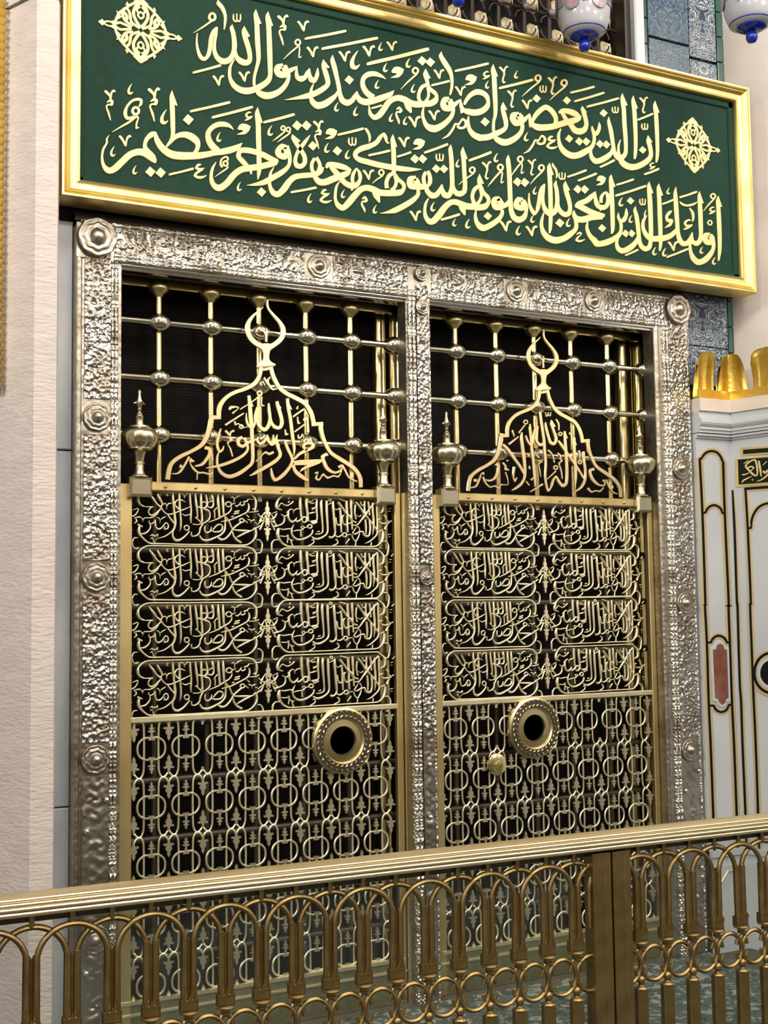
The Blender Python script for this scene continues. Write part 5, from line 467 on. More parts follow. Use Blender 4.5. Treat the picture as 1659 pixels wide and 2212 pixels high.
# ------------------------------------------------------------ object helpers (coordinates in drawing units)
BASE={}
def thing(name,label,cat,at,group=None):
    o=bpy.data.objects.new(name,None); COL.objects.link(o); o.location=W(at); o['label']=label; o['category']=cat
    o.empty_display_size=0.1
    if group: o['group']=group
    BASE[o.name]=Vector(at); return o
def place(o,parent,at):
    if parent is None: o.location=W(at)
    else:
        o.parent=parent; d=Vector(at)-BASE[parent.name]; o.location=d*S
    BASE[o.name]=Vector(at)
def mk(name,V,Fc,m,parent=None,o=None,smooth=False,kind=None,angle=None):
    V=np.asarray(V,float).reshape(-1,3)
    if o is None: o=(V.min(0)+V.max(0))/2
    me=bpy.data.meshes.new(name); me.from_pydata(((V-np.asarray(o))*S).tolist(),[],Fc); me.materials.append(m)
    if smooth:
        me.shade_smooth()
        if angle: me.set_sharp_from_angle(angle=math.radians(angle))
    ob=bpy.data.objects.new(name,me); COL.objects.link(ob); place(ob,parent,o)
    if kind: ob['kind']=kind
    return ob
def inst(src,parent,at,scale=None,rot=None):
    c=src.copy(); COL.objects.link(c); c.parent=None; place(c,parent,at)
    if scale: c.scale=scale
    if rot: c.rotation_euler=rot
    return c
class MB:
    def __init__(s): s.V=[]; s.F=[]
    def add(s,V,F):
        n=len(s.V); s.V+= [tuple(v) for v in V]; s.F+=[[i+n for i in f] for f in F]; return s
    def box(s,x0,x1,y0,y1,z0,z1,c=0.0):
        if c<=0:
            V=[(x,y,z) for z in (z0,z1) for y in (y0,y1) for x in (x0,x1)]
            s.add(V,[(0,2,3,1),(4,5,7,6),(0,1,5,4),(2,6,7,3),(0,4,6,2),(1,3,7,5)])
        else:   # chamfered front edges (front is -y)
            s.add([(x0,y1,z0),(x1,y1,z0),(x1,y1,z1),(x0,y1,z1),(x0,y0+c,z0),(x1,y0+c,z0),(x1,y0+c,z1),(x0,y0+c,z1),(x0+c,y0,z0+c),(x1-c,y0,z0+c),(x1-c,y0,z1-c),(x0+c,y0,z1-c)],
              [(0,3,2,1),(0,1,5,4),(1,2,6,5),(2,3,7,6),(3,0,4,7),(4,5,9,8),(5,6,10,9),(6,7,11,10),(7,4,8,11),(8,9,10,11)])
        return s
    def tube(s,P,r,n=8,closed=False,cap=True):
        P=[Vector(p) for p in P]; m=len(P); rr=r if hasattr(r,'__len__') else [r]*m
        base=len(s.V); up=None
        for i,p in enumerate(P):
            a=P[(i-1)%m] if closed or i>0 else P[i]; b=P[(i+1)%m] if closed or i<m-1 else P[i]
            t=(b-a).normalized()
            if up is None: up=t.orthogonal().normalized() if abs(t.y)>0.9 else Vector((0,1,0))
            u=(up-t*up.dot(t)).normalized(); up=u; w=t.cross(u)
            for k in range(n):
                an=2*PI*k/n; s.V.append(tuple(p+(u*math.cos(an)+w*math.sin(an))*rr[i]))
        seg=m if closed else m-1
        for i in range(seg):
            for k in range(n):
                a=base+i*n+k; b=base+i*n+(k+1)%n; c=base+((i+1)%m)*n+(k+1)%n; d=base+((i+1)%m)*n+k
                s.F.append([a,b,c,d])
        if cap and not closed:
            s.F.append([base+k for k in range(n)][::-1]); s.F.append([base+(m-1)*n+k for k in range(n)])
        return s
    def lathe(s,prof,at,axis='z',n=20,sx=1.0,start=0,wob=None,cap=True):
        base=len(s.V); at=Vector(at)
        for j,(r,h) in enumerate(prof):
            for k in range(n):
                a=2*PI*k/n; q=r*(wob(a,j) if wob else 1)
                if axis=='z': s.V.append(tuple(at+Vector((q*math.cos(a)*sx,q*math.sin(a),h))))
                elif axis=='y': s.V.append(tuple(at+Vector((q*math.cos(a),-h,q*math.sin(a)))))
                else: s.V.append(tuple(at+Vector((h,q*math.cos(a),q*math.sin(a)))))
        for j in range(len(prof)-1):
            for k in range(n):
                s.F.append([base+j*n+k,base+j*n+(k+1)%n,base+(j+1)*n+(k+1)%n,base+(j+1)*n+k])
        if cap and prof[0][0]>1e-6: s.F.append([base+k for k in range(n)][::-1])
        if cap and prof[-1][0]>1e-6: s.F.append([base+(len(prof)-1)*n+k for k in range(n)])
        return s
    def sweep(s,prof,a,b,axis='x'):
        """constant profile [(y,z)...] along x, or [(x,y)...] along z"""
        n=len(prof); base=len(s.V)
        for e in (a,b):
            for q in prof: s.V.append((e,q[0],q[1]) if axis=='x' else (q[0],q[1],e))
        for k in range(n):
            s.F.append([base+k,base+(k+1)%n,base+n+(k+1)%n,base+n+k])
        s.F.append([base+k for k in range(n)]); s.F.append([base+n+k for k in range(n)][::-1])
        return s
    def plate(s,pts,y0,y1,c=0.0):
        """flat outline [(x,z)] extruded from y1 (back) to y0 (front)"""
        n=len(pts); base=len(s.V)
        s.V+=[(x,y1,z) for x,z in pts]+[(x,y0,z) for x,z in pts]
        s.F.append([base+n+k for k in range(n)])
        for k in range(n): s.F.append([base+k,base+(k+1)%n,base+n+(k+1)%n,base+n+k])
        return s
    def sphere(s,c,r,n=12,m=8,sq=(1,1,1)):
        prof=[(max(r*math.sin(PI*j/m),1e-7),-r*math.cos(PI*j/m)) for j in range(m+1)]
        return s.lathe(prof,c,'z',n)
    def build(s,name,m,parent=None,o=None,smooth=False,kind=None,angle=None): return mk(name,s.V,s.F,m,parent,o,smooth,kind,angle)
def crs(P,n=5):
    P=np.asarray(P,float); m=len(P)
    if m<3: 
        return np.array([P[0]+(P[-1]-P[0])*t for t in np.linspace(0,1,3)])
    closed=np.linalg.norm(P[0,:2]-P[-1,:2])<1e-3*max(1,abs(P).max())*0.5
    out=[]
    for i in range(m-1):
        p1,p2=P[i],P[i+1]
        p0=P[i-1] if i>0 else (P[-2] if closed else 2*p1-p2); p3=P[i+2] if i+2<m else (P[1] if closed else 2*p2-p1)
        for t in np.linspace(0,1,n,endpoint=False):
            out.append(0.5*((2*p1)+(-p0+p2)*t+(2*p0-5*p1+4*p2-p3)*t*t+(-p0+3*p1-3*p2+p3)*t**3))
    out.append(P[-1]); return np.array(out)
FLAT=[(0.0,0.0),(0.0,0.75),(0.09,1.0),(0.91,1.0),(1.0,0.75),(1.0,0.0)]
ROUND=[(0.0,0.0),(0.0,0.35),(0.14,0.75),(0.36,1.0),(0.64,1.0),(0.86,0.75),(1.0,0.35),(1.0,0.0)]
def glyph(mb,spec,to3,h,prof=FLAT,n=4,un=2000.0):
    """spec: drawn strokes (edge pairs) and outlines; to3(u,v,height)->point"""
    for it in spec:
        rows=[[float(q)/un for q in r.split(',')] for r in it[1:].split(' ')]
        if it[0]=='S':
            E=crs(rows,n); k=len(prof); base=len(mb.V)
            jit=random.uniform(0,0.0006)
            for e in E:
                L=e[:2]; R=e[2:]
                wd=math.hypot(*(L-R)); hh=h if prof is FLAT else min(h,0.4*h+wd*0.5)
                for a,b in prof: mb.V.append(tuple(to3(*(L+(R-L)*a),b*hh+jit)))
            for i in range(len(E)-1):
                for j in range(k-1): mb.F.append([base+i*k+j,base+i*k+j+1,base+(i+1)*k+j+1,base+(i+1)*k+j])
            mb.F.append([base+j for j in range(k)]); mb.F.append([base+(len(E)-1)*k+j for j in range(k)][::-1])
        else:
            m=len(rows); base=len(mb.V)
            for b in (0,1): 
                for r in rows: mb.V.append(tuple(to3(r[0],r[1],b*h)))
            mb.F.append([base+m+j for j in range(m)])
            for j in range(m): mb.F.append([base+j,base+(j+1)%m,base+m+(j+1)%m,base+m+j])
def parse(txt):
    for line in txt.strip().split('\n'):
        a=line.split('|'); yield a[0],a[1:]
def wallplane(ox,oz,y): return lambda u,v,h: (ox+u,y-h,oz+v)
def struct(ob): ob['kind']='structure'; return ob

# ------------------------------------------------------------ the setting
struct(MB().box(-9,14,-20,0.9,-0.45,-0.25).build('floor',mat('hall_floor',(0.065,0.05,0.035),0,0.8)))
struct(MB().box(-9,14,-20,0.9,8.6,8.8).build('ceiling',mat('hall_ceiling',(0.62,0.58,0.52),0,0.8)))
struct(MB().box(-9,14,-20.2,-20,-0.25,8.6).build('wall_hall_back',COLUMN))
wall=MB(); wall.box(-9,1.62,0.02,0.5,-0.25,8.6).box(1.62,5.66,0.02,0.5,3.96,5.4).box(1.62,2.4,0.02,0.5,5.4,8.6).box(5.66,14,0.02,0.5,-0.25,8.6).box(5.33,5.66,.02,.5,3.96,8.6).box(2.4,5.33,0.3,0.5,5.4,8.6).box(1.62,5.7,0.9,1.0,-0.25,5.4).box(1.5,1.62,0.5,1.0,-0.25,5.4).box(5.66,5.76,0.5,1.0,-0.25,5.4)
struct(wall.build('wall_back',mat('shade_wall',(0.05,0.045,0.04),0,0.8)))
k=0
for x,y in ((-3.5,-9.5),(0.2,-10.2),(3.6,-10.0),(7.2,-9.5),(10.5,-8.5),(-5.5,-6.0),(1.8,-14.5),(5.5,-14.5),(-2,-14.5)):
    k+=1; struct(MB().lathe([(0.52,-0.25),(0.52,0.3),(0.40,0.4),(0.36,5.6),(0.46,5.8),(0.55,6.3),(0.9,8.6)],(x,y,0),n=16).build('trim_%d'%k,COLUMN,smooth=True,angle=40))

# left pillar, right pillar
pl=thing('stone_pillar','tall pink-grey dressed stone pillar at the left edge, beside the silver frame','pillar',(1.2,-0.2,-0.25))
MB().sweep([(-2.2,0.02),(1.06,0.02),(1.235,-0.35),(1.345,-0.35),(1.362,-0.30),(1.362,0.02)],-0.25,5.10,'z').build('shaft_block',STONE_P,pl)
MB().sweep([(-2.2,0.02),(1.05,0.02),(1.22,-0.35),(1.338,-0.35),(1.356,-0.30),(1.356,0.02)],5.112,6.9,'z').build('shaft_block',mat('pale_dressed_stone',(0.50,0.50,0.52),0,0.55,col2=(0.57,0.57,0.58),nscale=6,bump=0.5,bscale=24,stretch=(1,1,2.4),bdist=0.008),pl)
fl=MB()
for q in range(70):
    z=3.13+q*0.045
    fl.add([(1.03,-0.16,z),(1.115,-0.125,z),(1.13,-0.16,z+0.022),(1.115,-0.125,z+0.045),(1.03,-0.16,z+0.045),(1.03,-0.19,z+0.022)],[(0,1,2,5),(5,2,3,4)])
fl.box(0.98,1.085,-0.13,0.0,3.12,6.3).build('gilt_band',GOLD_FRAME,pl)
pr=thing('round_stone_pillar','beige stone pillar at the right edge, behind the gilt leaf crest','pillar',(6.7,0.3,-0.25))
MB().lathe([(0.665,-0.25),(0.665,7.5)],(6.70,0.3,0),n=40).build('shaft_block',STONE_R,pr,smooth=True,angle=40)
# grey marble strip on the wall, left of the silver frame
tr=bpy.data.objects.new('trim_10',None); COL.objects.link(tr); tr.location=W((1.46,-0.03,-0.25)); tr['kind']='structure'; BASE[tr.name]=Vector((1.46,-0.03,-0.25))
for z0,z1 in ((-0.25,1.02),(1.026,2.842),(2.850,4.06)):
    MB().box(1.38,1.492,-0.055,0.02,z0,z1,0.006).build('marble_slab',GREYMARBLE,tr)

# tiles right of the frame and above the sign
wr=bpy.data.objects.new('wall_tiled',None); COL.objects.link(wr); wr.location=W((5.8,0,3.0)); wr['kind']='structure'; BASE[wr.name]=Vector((5.8,0,3.0))
def tile(x0,x1,z0,z1,m,name): return MB().box(x0+0.003,x1-0.003,-0.012,0.03,z0+0.003,z1-0.003,0.004).build(name,m,wr)
for z0,z1 in ((3.50,3.78),(3.78,4.16)): tile(5.60,6.065,z0,z1,TILE_B,'pattern_tile')
z=3.2
while z<4.2: tile(6.065,6.155,z,z+0.185,GTILE,'border_tile'); z+=0.185
z=5.3
while z<6.7:
    tile(5.37,5.43,z,z+0.185,GTILE,'border_tile'); tile(6.055,6.145,z,z+0.185,GTILE,'border_tile'); z+=0.185
for z in (5.35,5.92,6.49):
    tile(5.435,5.80,z,z+0.56,TILE_A,'pattern_tile'); tile(5.80,6.05,z-0.08,z+0.48,TILE_B,'pattern_tile')
MB().box(6.145,6.17,-0.02,0.03,5.2,6.8).build('white_edge',WHITE,wr); MB().box(6.15,6.165,-0.02,0.03,3.2,4.2).build('white_edge',WHITE,wr)

# pierced lattice window above the sign
wi=bpy.data.objects.new('window_1',None); COL.objects.link(wi); wi.location=W((4.0,0.05,5.3)); wi['kind']='structure'; BASE[wi.name]=Vector((4.0,0.05,5.3))
MB().box(5.275,5.36,-0.07,0.05,5.2,6.9,0.01).build('white_frame',WHITE,wi)
MB().box(5.225,5.275,-0.02,0.08,5.2,6.9).build('bronze_post',BROWN,wi)
MB().box(2.3,5.3,0.24,0.28,5.3,6.9).build('dark_back',BLACK,wi)
PX=0.2; PZ=0.204; X0=3.468-PX*5; Z0=5.732
blk0=None; nd0=None; ar0=None
for i in range(0,15):
    for j in range(-1,4):
        x=X0+PX*i; z=Z0+PZ*j
        if x>5.25 or x<2.5: continue
        if z+PZ<5.5+0.0: continue
        if blk0 is None:
            b=MB(); b.add([(x+.055,0.16,z+.035),(x+.145,0.16,z+.035),(x+.16,0.16,z+.11),(x+.10,0.16,z+.165),(x+.04,0.16,z+.11),(x+.1,0.08,z+.11)],[(0,1,5),(1,2,5),(2,3,5),(3,4,5),(4,0,5)])
            b.add([(x+.05,0.13,z+.03),(x+.10,0.075,z+.05),(x+.15,0.13,z+.03),(x+.125,0.09,z+.08),(x+.10,0.072,z+.11),(x+.072,0.09,z+.08)],[(0,1,5),(1,2,3),(1,3,4,5)])
            blk0=b.build('cream_block',CREAM,wi,o=(x,0.1,z))
            nd0=MB().lathe([(0.001,0),(0.022,0.0),(0.026,0.012),(0.018,0.026),(0.001,0.03)],(x,0.05,z),'y',10).build('grille_node',NODE,wi,o=(x,0.05,z),smooth=True)
            a=MB()
            for sx in (-1,1):
                for sz in (-1,1):
                    pts=[(x+sx*(0.02+0.06*math.sin(t)),0.06,z+sz*(0.02+0.06*(1-math.cos(t)))) for t in np.linspace(0,PI/2,6)]
                    a.tube(pts,0.006,5)
            ar0=a.build('curl_bracket',BROWN,wi,o=(x,0.06,z))
        else:
            inst(blk0,wi,(x,0.1,z)); inst(nd0,wi,(x,0.05,z)); inst(ar0,wi,(x,0.06,z))
for i in range(0,15):
    x=X0+PX*i
    if 2.4<x<5.25: MB().tube([(x,0.075,5.3),(x,0.075,6.8)],0.016,6).build('grille_bar',BROWN,wi)
for j in range(-1,5):
    z=Z0+PZ*j; MB().tube([(2.4,0.07,z),(5.26,0.07,z)],0.010,6).build('grille_bar',BROWN,wi)

# ------------------------------------------------------------ green calligraphy sign
sg=thing('calligraphy_sign','large green sign with raised gold calligraphy in a gilt frame above the gates','sign',(3.7,-0.2,4.1))
bx0,bx1,bz0,bz1=1.487,5.993,4.231,5.465
prof=[(0,0.0),(0,-.028),(.006,-.040),(.016,-.036),(.034,-.030),(.052,-.034),(.062,-.052),(.069,-.056),(.073,-.050),(.077,-.058),(.083,-.062),(.087,-.055),(.091,-.066),(.102,-.066),(.108,-.05),(.108,0.10)]
def frame_rail(side):
    mb=MB(); V=[]; n=len(prof)
    for e in (0,1):
        for d,y in prof:
            if side=='b': p=((bx0-d) if e==0 else (bx1+d),-.2+y,bz0-d)
            if side=='t': p=((bx0-d) if e==0 else (bx1+d),-.2+y,bz1+d)
            if side=='l': p=(bx0-d,-.2+y,(bz0-d) if e==0 else (bz1+d))
            if side=='r': p=(bx1+d,-.2+y,(bz0-d) if e==0 else (bz1+d))
            V.append(p)
    mb.add(V,[[k,k+1,n+k+1,n+k] for k in range(n-1)]); return mb.build('frame_rail',GOLD_FRAME,sg,smooth=True,angle=35)
for q in 'btlr': frame_rail(q)
MB().box(bx0-.01,bx1+.01,-.199,-.18,bz0-.01,bz1+.01).build('green_board',GREEN,sg)
MB().box(bx0-.135,bx1+.09,-.18,-.02,bz0-.095,bz1+.08).build('backing_and_shadow_gap',DARKWOOD,sg)  # dark left overhang stands in for the shadow gap beside the frame
bd=0.047
for a in ((bx0,bx1,bz0,bz0+bd*.6),(bx0,bx1,bz1-bd,bz1),(bx0,bx0+bd*.5,bz0,bz1),(bx1-bd,bx1,bz0,bz1)):
    MB().box(a[0],a[1],-.212,-.199,a[2],a[3],0.007).build('inner_border',GREEN,sg)
for kind,items in parse(BANNER):
    mb=MB(); glyph(mb,items,wallplane(1.487,4.231,-.199),0.007,n=5)
    mb.build(kind,LETTER,sg)
def medallion(cx,cz,ru,rv):
    mb=MB(); T=lambda u,v,h:(cx+u*ru,-.199-h,cz+v*rv)
    def st(pts,w):
        P=crs(pts,5); E=[]
        for i in range(len(P)):
            a=P[max(i-1,0)]; b=P[min(i+1,len(P)-1)]; t=np.array([(b-a)[0]*ru,(b-a)[1]*rv]); t/=np.linalg.norm(t)+1e-9
            nn=np.array([t[1],-t[0]])*w*0.5*(ru+rv)/2
            E.append((P[i][0]+nn[0]/ru,P[i][1]+nn[1]/rv,P[i][0]-nn[0]/ru,P[i][1]-nn[1]/rv))
        glyph(mb,['S'+' '.join(','.join('%.5f'%q for q in e) for e in E)],T,0.007,n=1,un=1.0)
    def poly(pts): glyph(mb,['P'+' '.join('%.5f,%.5f'%q for q in pts)],T,0.007,un=1.0)
    for sx in (-1,1):
        for sz in (-1,1):
            f=lambda L:[(sx*a,sz*b) for a,b in L]
            st(f([(.62,.0),(.58,.18),(.50,.40),(.38,.55),(.28,.68),(.15,.79),(0,.86)]),.075)
            st(f([(0,.08),(.10,.24),(.17,.45),(.14,.66),(.02,.83)]),.085)
            st(f([(.03,.05),(.22,.20),(.26,.45),(.34,.58),(.43,.48),(.42,.30),(.33,.16),(.18,.10)]),.075)
            st(f([(.40,.46),(.33,.34),(.35,.20)]),.09)
            st(f([(.62,.02),(.50,.10),(.40,.08),(.22,.02)]),.07); st(f([(.48,.32),(.56,.22)]),.09)
            st(f([(.02,.72),(.10,.62),(.05,.50)]),.06)
            poly(f([(.50,.40),(.58,.45),(.55,.36)])); poly(f([(.28,.70),(.32,.80),(.37,.68)])); poly(f([(.60,.14),(.69,.10),(.64,.04)]))
    for sx in (-1,1):
        st([(sx*.62,.0),(sx*.70,.065),(sx*.80,.055),(sx*.88,0)],.05); st([(sx*.62,.0),(sx*.70,-.065),(sx*.80,-.055),(sx*.88,0)],.05)
        poly([(sx*1.0,0),(sx*.90,.10),(sx*.86,.05),(sx*.88,0),(sx*.86,-.05),(sx*.90,-.10)])
    for sz in (-1,1):
        st([(-.16,sz*.82),(0,sz*.98)],.07); st([(.16,sz*.82),(0,sz*.98)],.07); st([(-.16,sz*.83),(0,sz*.88),(.16,sz*.83)],.06); poly([(-.04,sz*.93),(0,sz*1.02),(.04,sz*.93)])
        st([(0,sz*.56),(.07,sz*.46),(0,sz*.36),(-.07,sz*.46),(0,sz*.56)],.055)
    mb.build('arabesque_medallion',LETTER,sg)
medallion(1.8098,5.1060,0.2310,0.1800)
medallion(5.6315,5.1054,0.2377,0.1920)

# ------------------------------------------------------------ embossed silver door frame
fr=thing('silver_door_frame','wide embossed silver frame with rosettes and rivets around both brass gates','door frame',(3.57,-0.05,-0.25))
def relief(x0,x1,z0,z1,y,amp,res=0.0085):
    nx=max(4,int((x1-x0)/res)); nz=max(4,int((z1-z0)/res))
    X,Z=np.meshgrid(np.linspace(x0,x1,nx+1),np.linspace(z0,z1,nz+1)); Hh=np.zeros_like(X)
    long=max(x1-x0,z1-z0); wid=min(x1-x0,z1-z0); cnt=int(long/(wid*0.55))
    for q in range(cnt):
        t=(q+0.5)/cnt
        cx=x0+(x1-x0)*(t if x1-x0>z1-z0 else rng.uniform(.3,.7)); cz=z0+(z1-z0)*(t if z1-z0>=x1-x0 else rng.uniform(.3,.7))
        r=np.hypot(X-cx,Z-cz); th=np.arctan2(Z-cz,X-cx); s=wid*0.42; kk=rng.uniform(70,130); sg_=rng.choice([-1,1])
        Hh+=amp*np.cos(kk*r+sg_*th*rng.integers(1,4)+rng.uniform(0,6))*np.exp(-(r/s)**2)*rng.uniform(.2,1.0)
    for q in range(int(cnt*2.5)):
        cx=rng.uniform(x0,x1); cz=rng.uniform(z0,z1); s=rng.uniform(.008,.03); r=np.hypot((X-cx)*rng.uniform(.6,1.4),Z-cz); Hh+=amp*rng.uniform(-1,1.2)*np.exp(-(r/s)**2)
    edge=np.minimum.reduce([X-x0,x1-X,Z-z0,z1-Z]); Hh*=np.clip(edge/0.02,0,1)
    V=np.stack([X,y-Hh,Z],-1).reshape(-1,3); w=nx+1
    Fc=[[j*w+i,j*w+i+1,(j+1)*w+i+1,(j+1)*w+i] for j in range(nz) for i in range(nx)]
    return V,Fc
def panel(x0,x1,z0,z1,y,amp,name,m=SILVER):
    V,Fc=relief(x0,x1,z0,z1,y,amp); mb=MB(); mb.add(V.tolist(),Fc); mb.box(x0,x1,y+0.004,0.02,z0,z1)
    return mb.build(name,m,fr,smooth=True,angle=60)
def half_round(a,b,c,r,y,axis,name,m,sq=0.8):
    pr=[]
    for t in np.linspace(0,PI,7):
        pr.append((c-r*math.cos(t),y-r*sq*math.sin(t)) if axis=='z' else (y-r*sq*math.sin(t),c-r*math.cos(t)))
    if axis=='z': pr+= [(c+r,y+.06),(c-r,y+.06)]
    else: pr+=[(y+.06,c+r),(y+.06,c-r)]
    return MB().sweep(pr,a,b,axis).build(name,m,fr,smooth=True,angle=50)
ZB=-0.25; ZT=4.07; YF=-0.10
# left stile: plain outer strip, embossed face in plates, beaded inner bands
half_round(ZB,4.03,1.515,0.022,YF+.02,'z','edge_moulding',SILVER_SMOOTH)
for z0,z1 in ((-.25,.62),(.625,1.17),(1.345,2.10),(2.275,2.93),(3.12,3.90)): panel(1.545,1.682,z0,z1,YF,0.0055,'stile_plate',SILVER if z0>1.2 else SILVER_SMOOTH)
for c,r in ((1.6935,.0105),(1.7145,.0115)): half_round(ZB,3.88,c,r,YF+.012,'z','bead_moulding',SILVER_BEAD if True else SILVER)
MB().box(1.724,1.742,-0.085,0.02,ZB,3.86).build('inner_reveal',SILVER_SMOOTH,fr)
# mullion
for c,r in ((3.480,.013),(3.508,.013)): half_round(ZB,3.90,c,r,YF,'z','bead_moulding',SILVER_BEAD)
for z0,z1 in ((-.25,.60),(.605,1.30),(1.305,2.10),(2.27,2.96),(2.965,3.94)): panel(3.523,3.600,z0,z1,YF-.01,0.005,'mullion_plate',SILVER if z0>1.2 else SILVER_SMOOTH)
half_round(ZB,3.90,3.607,.010,YF,'z','bead_moulding',SILVER_BEAD)
MB().box(3.462,3.620,-0.08,0.02,ZB,3.88).build('mullion_core',SILVER_SMOOTH,fr)
# right stile
MB().box(5.332,5.378,-0.085,0.02,ZB,3.86).build('inner_reveal',SILVER_SMOOTH,fr)
half_round(ZB,3.88,5.356,.020,-.085,'z','bead_moulding',SILVER_SMOOTH)
for c,r in ((5.408,.0135),(5.437,.012)): half_round(ZB,3.90,c,r,YF,'z','bead_moulding',SILVER_BEAD)
for z0,z1 in ((-.25,.50),(.505,.98),(1.14,1.93),(2.10,2.83),(2.99,3.92)): panel(5.452,5.600,z0,z1,YF,0.0055,'stile_plate',SILVER if z0>1.0 else SILVER_SMOOTH)
half_round(ZB,4.0,5.612,.012,YF+.01,'z','edge_moulding',SILVER_BEAD)
MB().box(5.37,5.628,-0.095,0.02,ZB,4.0).build('stile_core',SILVER_SMOOTH,fr); MB().box(1.497,1.69,-0.09,0.02,ZB,4.0).build('stile_core',SILVER_SMOOTH,fr)
# header with plates, mouldings and a deep soffit
for x0,x1 in ((1.70,2.80),(2.98,3.47),(3.63,4.15),(4.33,4.75),(4.93,5.42)): panel(x0,x1,3.905,4.045,YF,0.0055,'header_plate',SILVER)
for c,r in ((4.058,.013),(3.893,.012),(3.872,.012)): half_round(1.70 if c<4 else 1.52,5.40 if c<4 else 5.62,c,r,YF,'x','header_moulding',SILVER_BEAD)
MB().sweep([(-.098,3.865),(-.098,4.05),(0.02,4.05),(0.02,3.83),(-.05,3.83)],1.50,5.62,'x').build('header_core',SILVER_SMOOTH,fr)
for z0,c in ((3.852,-.085),(3.838,-.062)): half_round(1.74,5.34,z0,.009,c,'x','soffit_moulding',CHROME)
MB().box(1.5,5.62,-0.06,0.02,4.07,4.12).build('top_board',DARKWOOD,fr)
# rosettes and rivets
def rosette(cx,cz,r,y=YF):
    pr=[(r*1.0,0.0),(r*.98,.010),(r*.90,.013),(r*.80,.006),(r*.70,.010),(r*.62,.016),(r*.50,.010),(r*.40,.012),(r*.34,.024),(r*.20,.036),(0.0005,.040)]
    nz=random.choice([8,9,10])
    mb=MB().lathe(pr,(cx,y+.002,cz),'y',40,wob=lambda a,j:1+(.07*math.cos(nz*a) if 2<=j<=6 else 0))
    return mb.build('rosette',SILVER_SMOOTH,fr,smooth=True)
rosette(1.605,3.975,.105,YF-.02); rosette(5.530,3.985,.100,YF-.02)
for z in (3.022,2.188,1.258,.36): rosette(1.613,z,.075)
for z in (2.912,2.02,1.06,.12): rosette(5.525,z,.075)
for z in (4.005,2.185,3.80): rosette(3.56,z,.046,YF-.012)
for x in (2.89,4.24,4.84): rosette(x,3.975,.072)
rv=MB().lathe([(.015,0),(.0145,.006),(.010,.012),(.0005,.015)],(0,0,0),'y',12).build('rivet',CHROME,fr,o=(0,0,0),smooth=True); first=True
RV=[(1.568,z) for z in (3.4,2.75,1.75,.9,.2)]+[(1.668,z) for z in (3.64,2.45,2.05,1.05,.55)]+[(5.47,z) for z in (3.72,2.6,1.95,.8)]+[(5.585,z) for z in (3.3,2.55,2.45,1.55,.92,.3,.24)]+[(3.56,z) for z in (3.60,3.48,2.9,2.78,2.40,1.92,1.75,1.45,1.1,.8)]+[(x,4.02) for x in (1.78,2.2,2.6,3.2,3.9,4.55,5.2)]+[(x,3.925) for x in (1.95,2.45,3.05,3.4,3.75,4.45,5.05,5.35)]
for x,z in RV:
    y=YF-.008-(0.008 if 3.4<x<3.62 else 0)
    if first: rv.location=Vector((x,y,z))*S-BASE[fr.name]*S; BASE[rv.name]=Vector((x,y,z)); first=False
    else: inst(rv,fr,(x,y,z))

# ------------------------------------------------------------ brass gates
ringlabel={'A':'left brass gate leaf with pierced calligraphy panels, lattice and a round peephole','B':'right brass gate leaf with pierced calligraphy panels, beyond the silver mullion'}
def fleur(mb,cx,cz,h,w,up,y0=-.008,y1=.006):
    """little pointed leaf finial; up=+1 points up"""
    pts=[(-.10,0),(-.12,.22),(-.42,.20),(-.46,.30),(-.20,.36),(-.30,.48),(-.22,.62),(-.12,.66),(-.14,.82),(0,1)]
    L=[(cx+a*w,cz+up*b*h) for a,b in pts]; Rr=[(cx-a*w,cz+up*b*h) for a,b in pts[-2::-1]]
    mb.plate(L+Rr,y0,y1)
def spindle(mb,cx,cz,h,up):
    for b,w in ((0,.30),(.10,.36),(.16,.14)): pass
    pts=[(-.40,-.10),(-.40,.02),(-.16,.06),(-.20,.18),(-.12,.28),(-.13,.42),(-.45,.46),(-.45,.54),(-.16,.56),(-.16,.62),(-.32,.66),(-.32,.74),(-.13,.77),(-.10,.80),(-.17,.88),(0,1.03)]
    w=.042
    L=[(cx+a*w,cz+up*b*h) for a,b in pts]; Rr=[(cx-a*w,cz+up*b*h) for a,b in pts[-2::-1]]
    mb.plate(L+Rr,-.010,.006)
SH={}
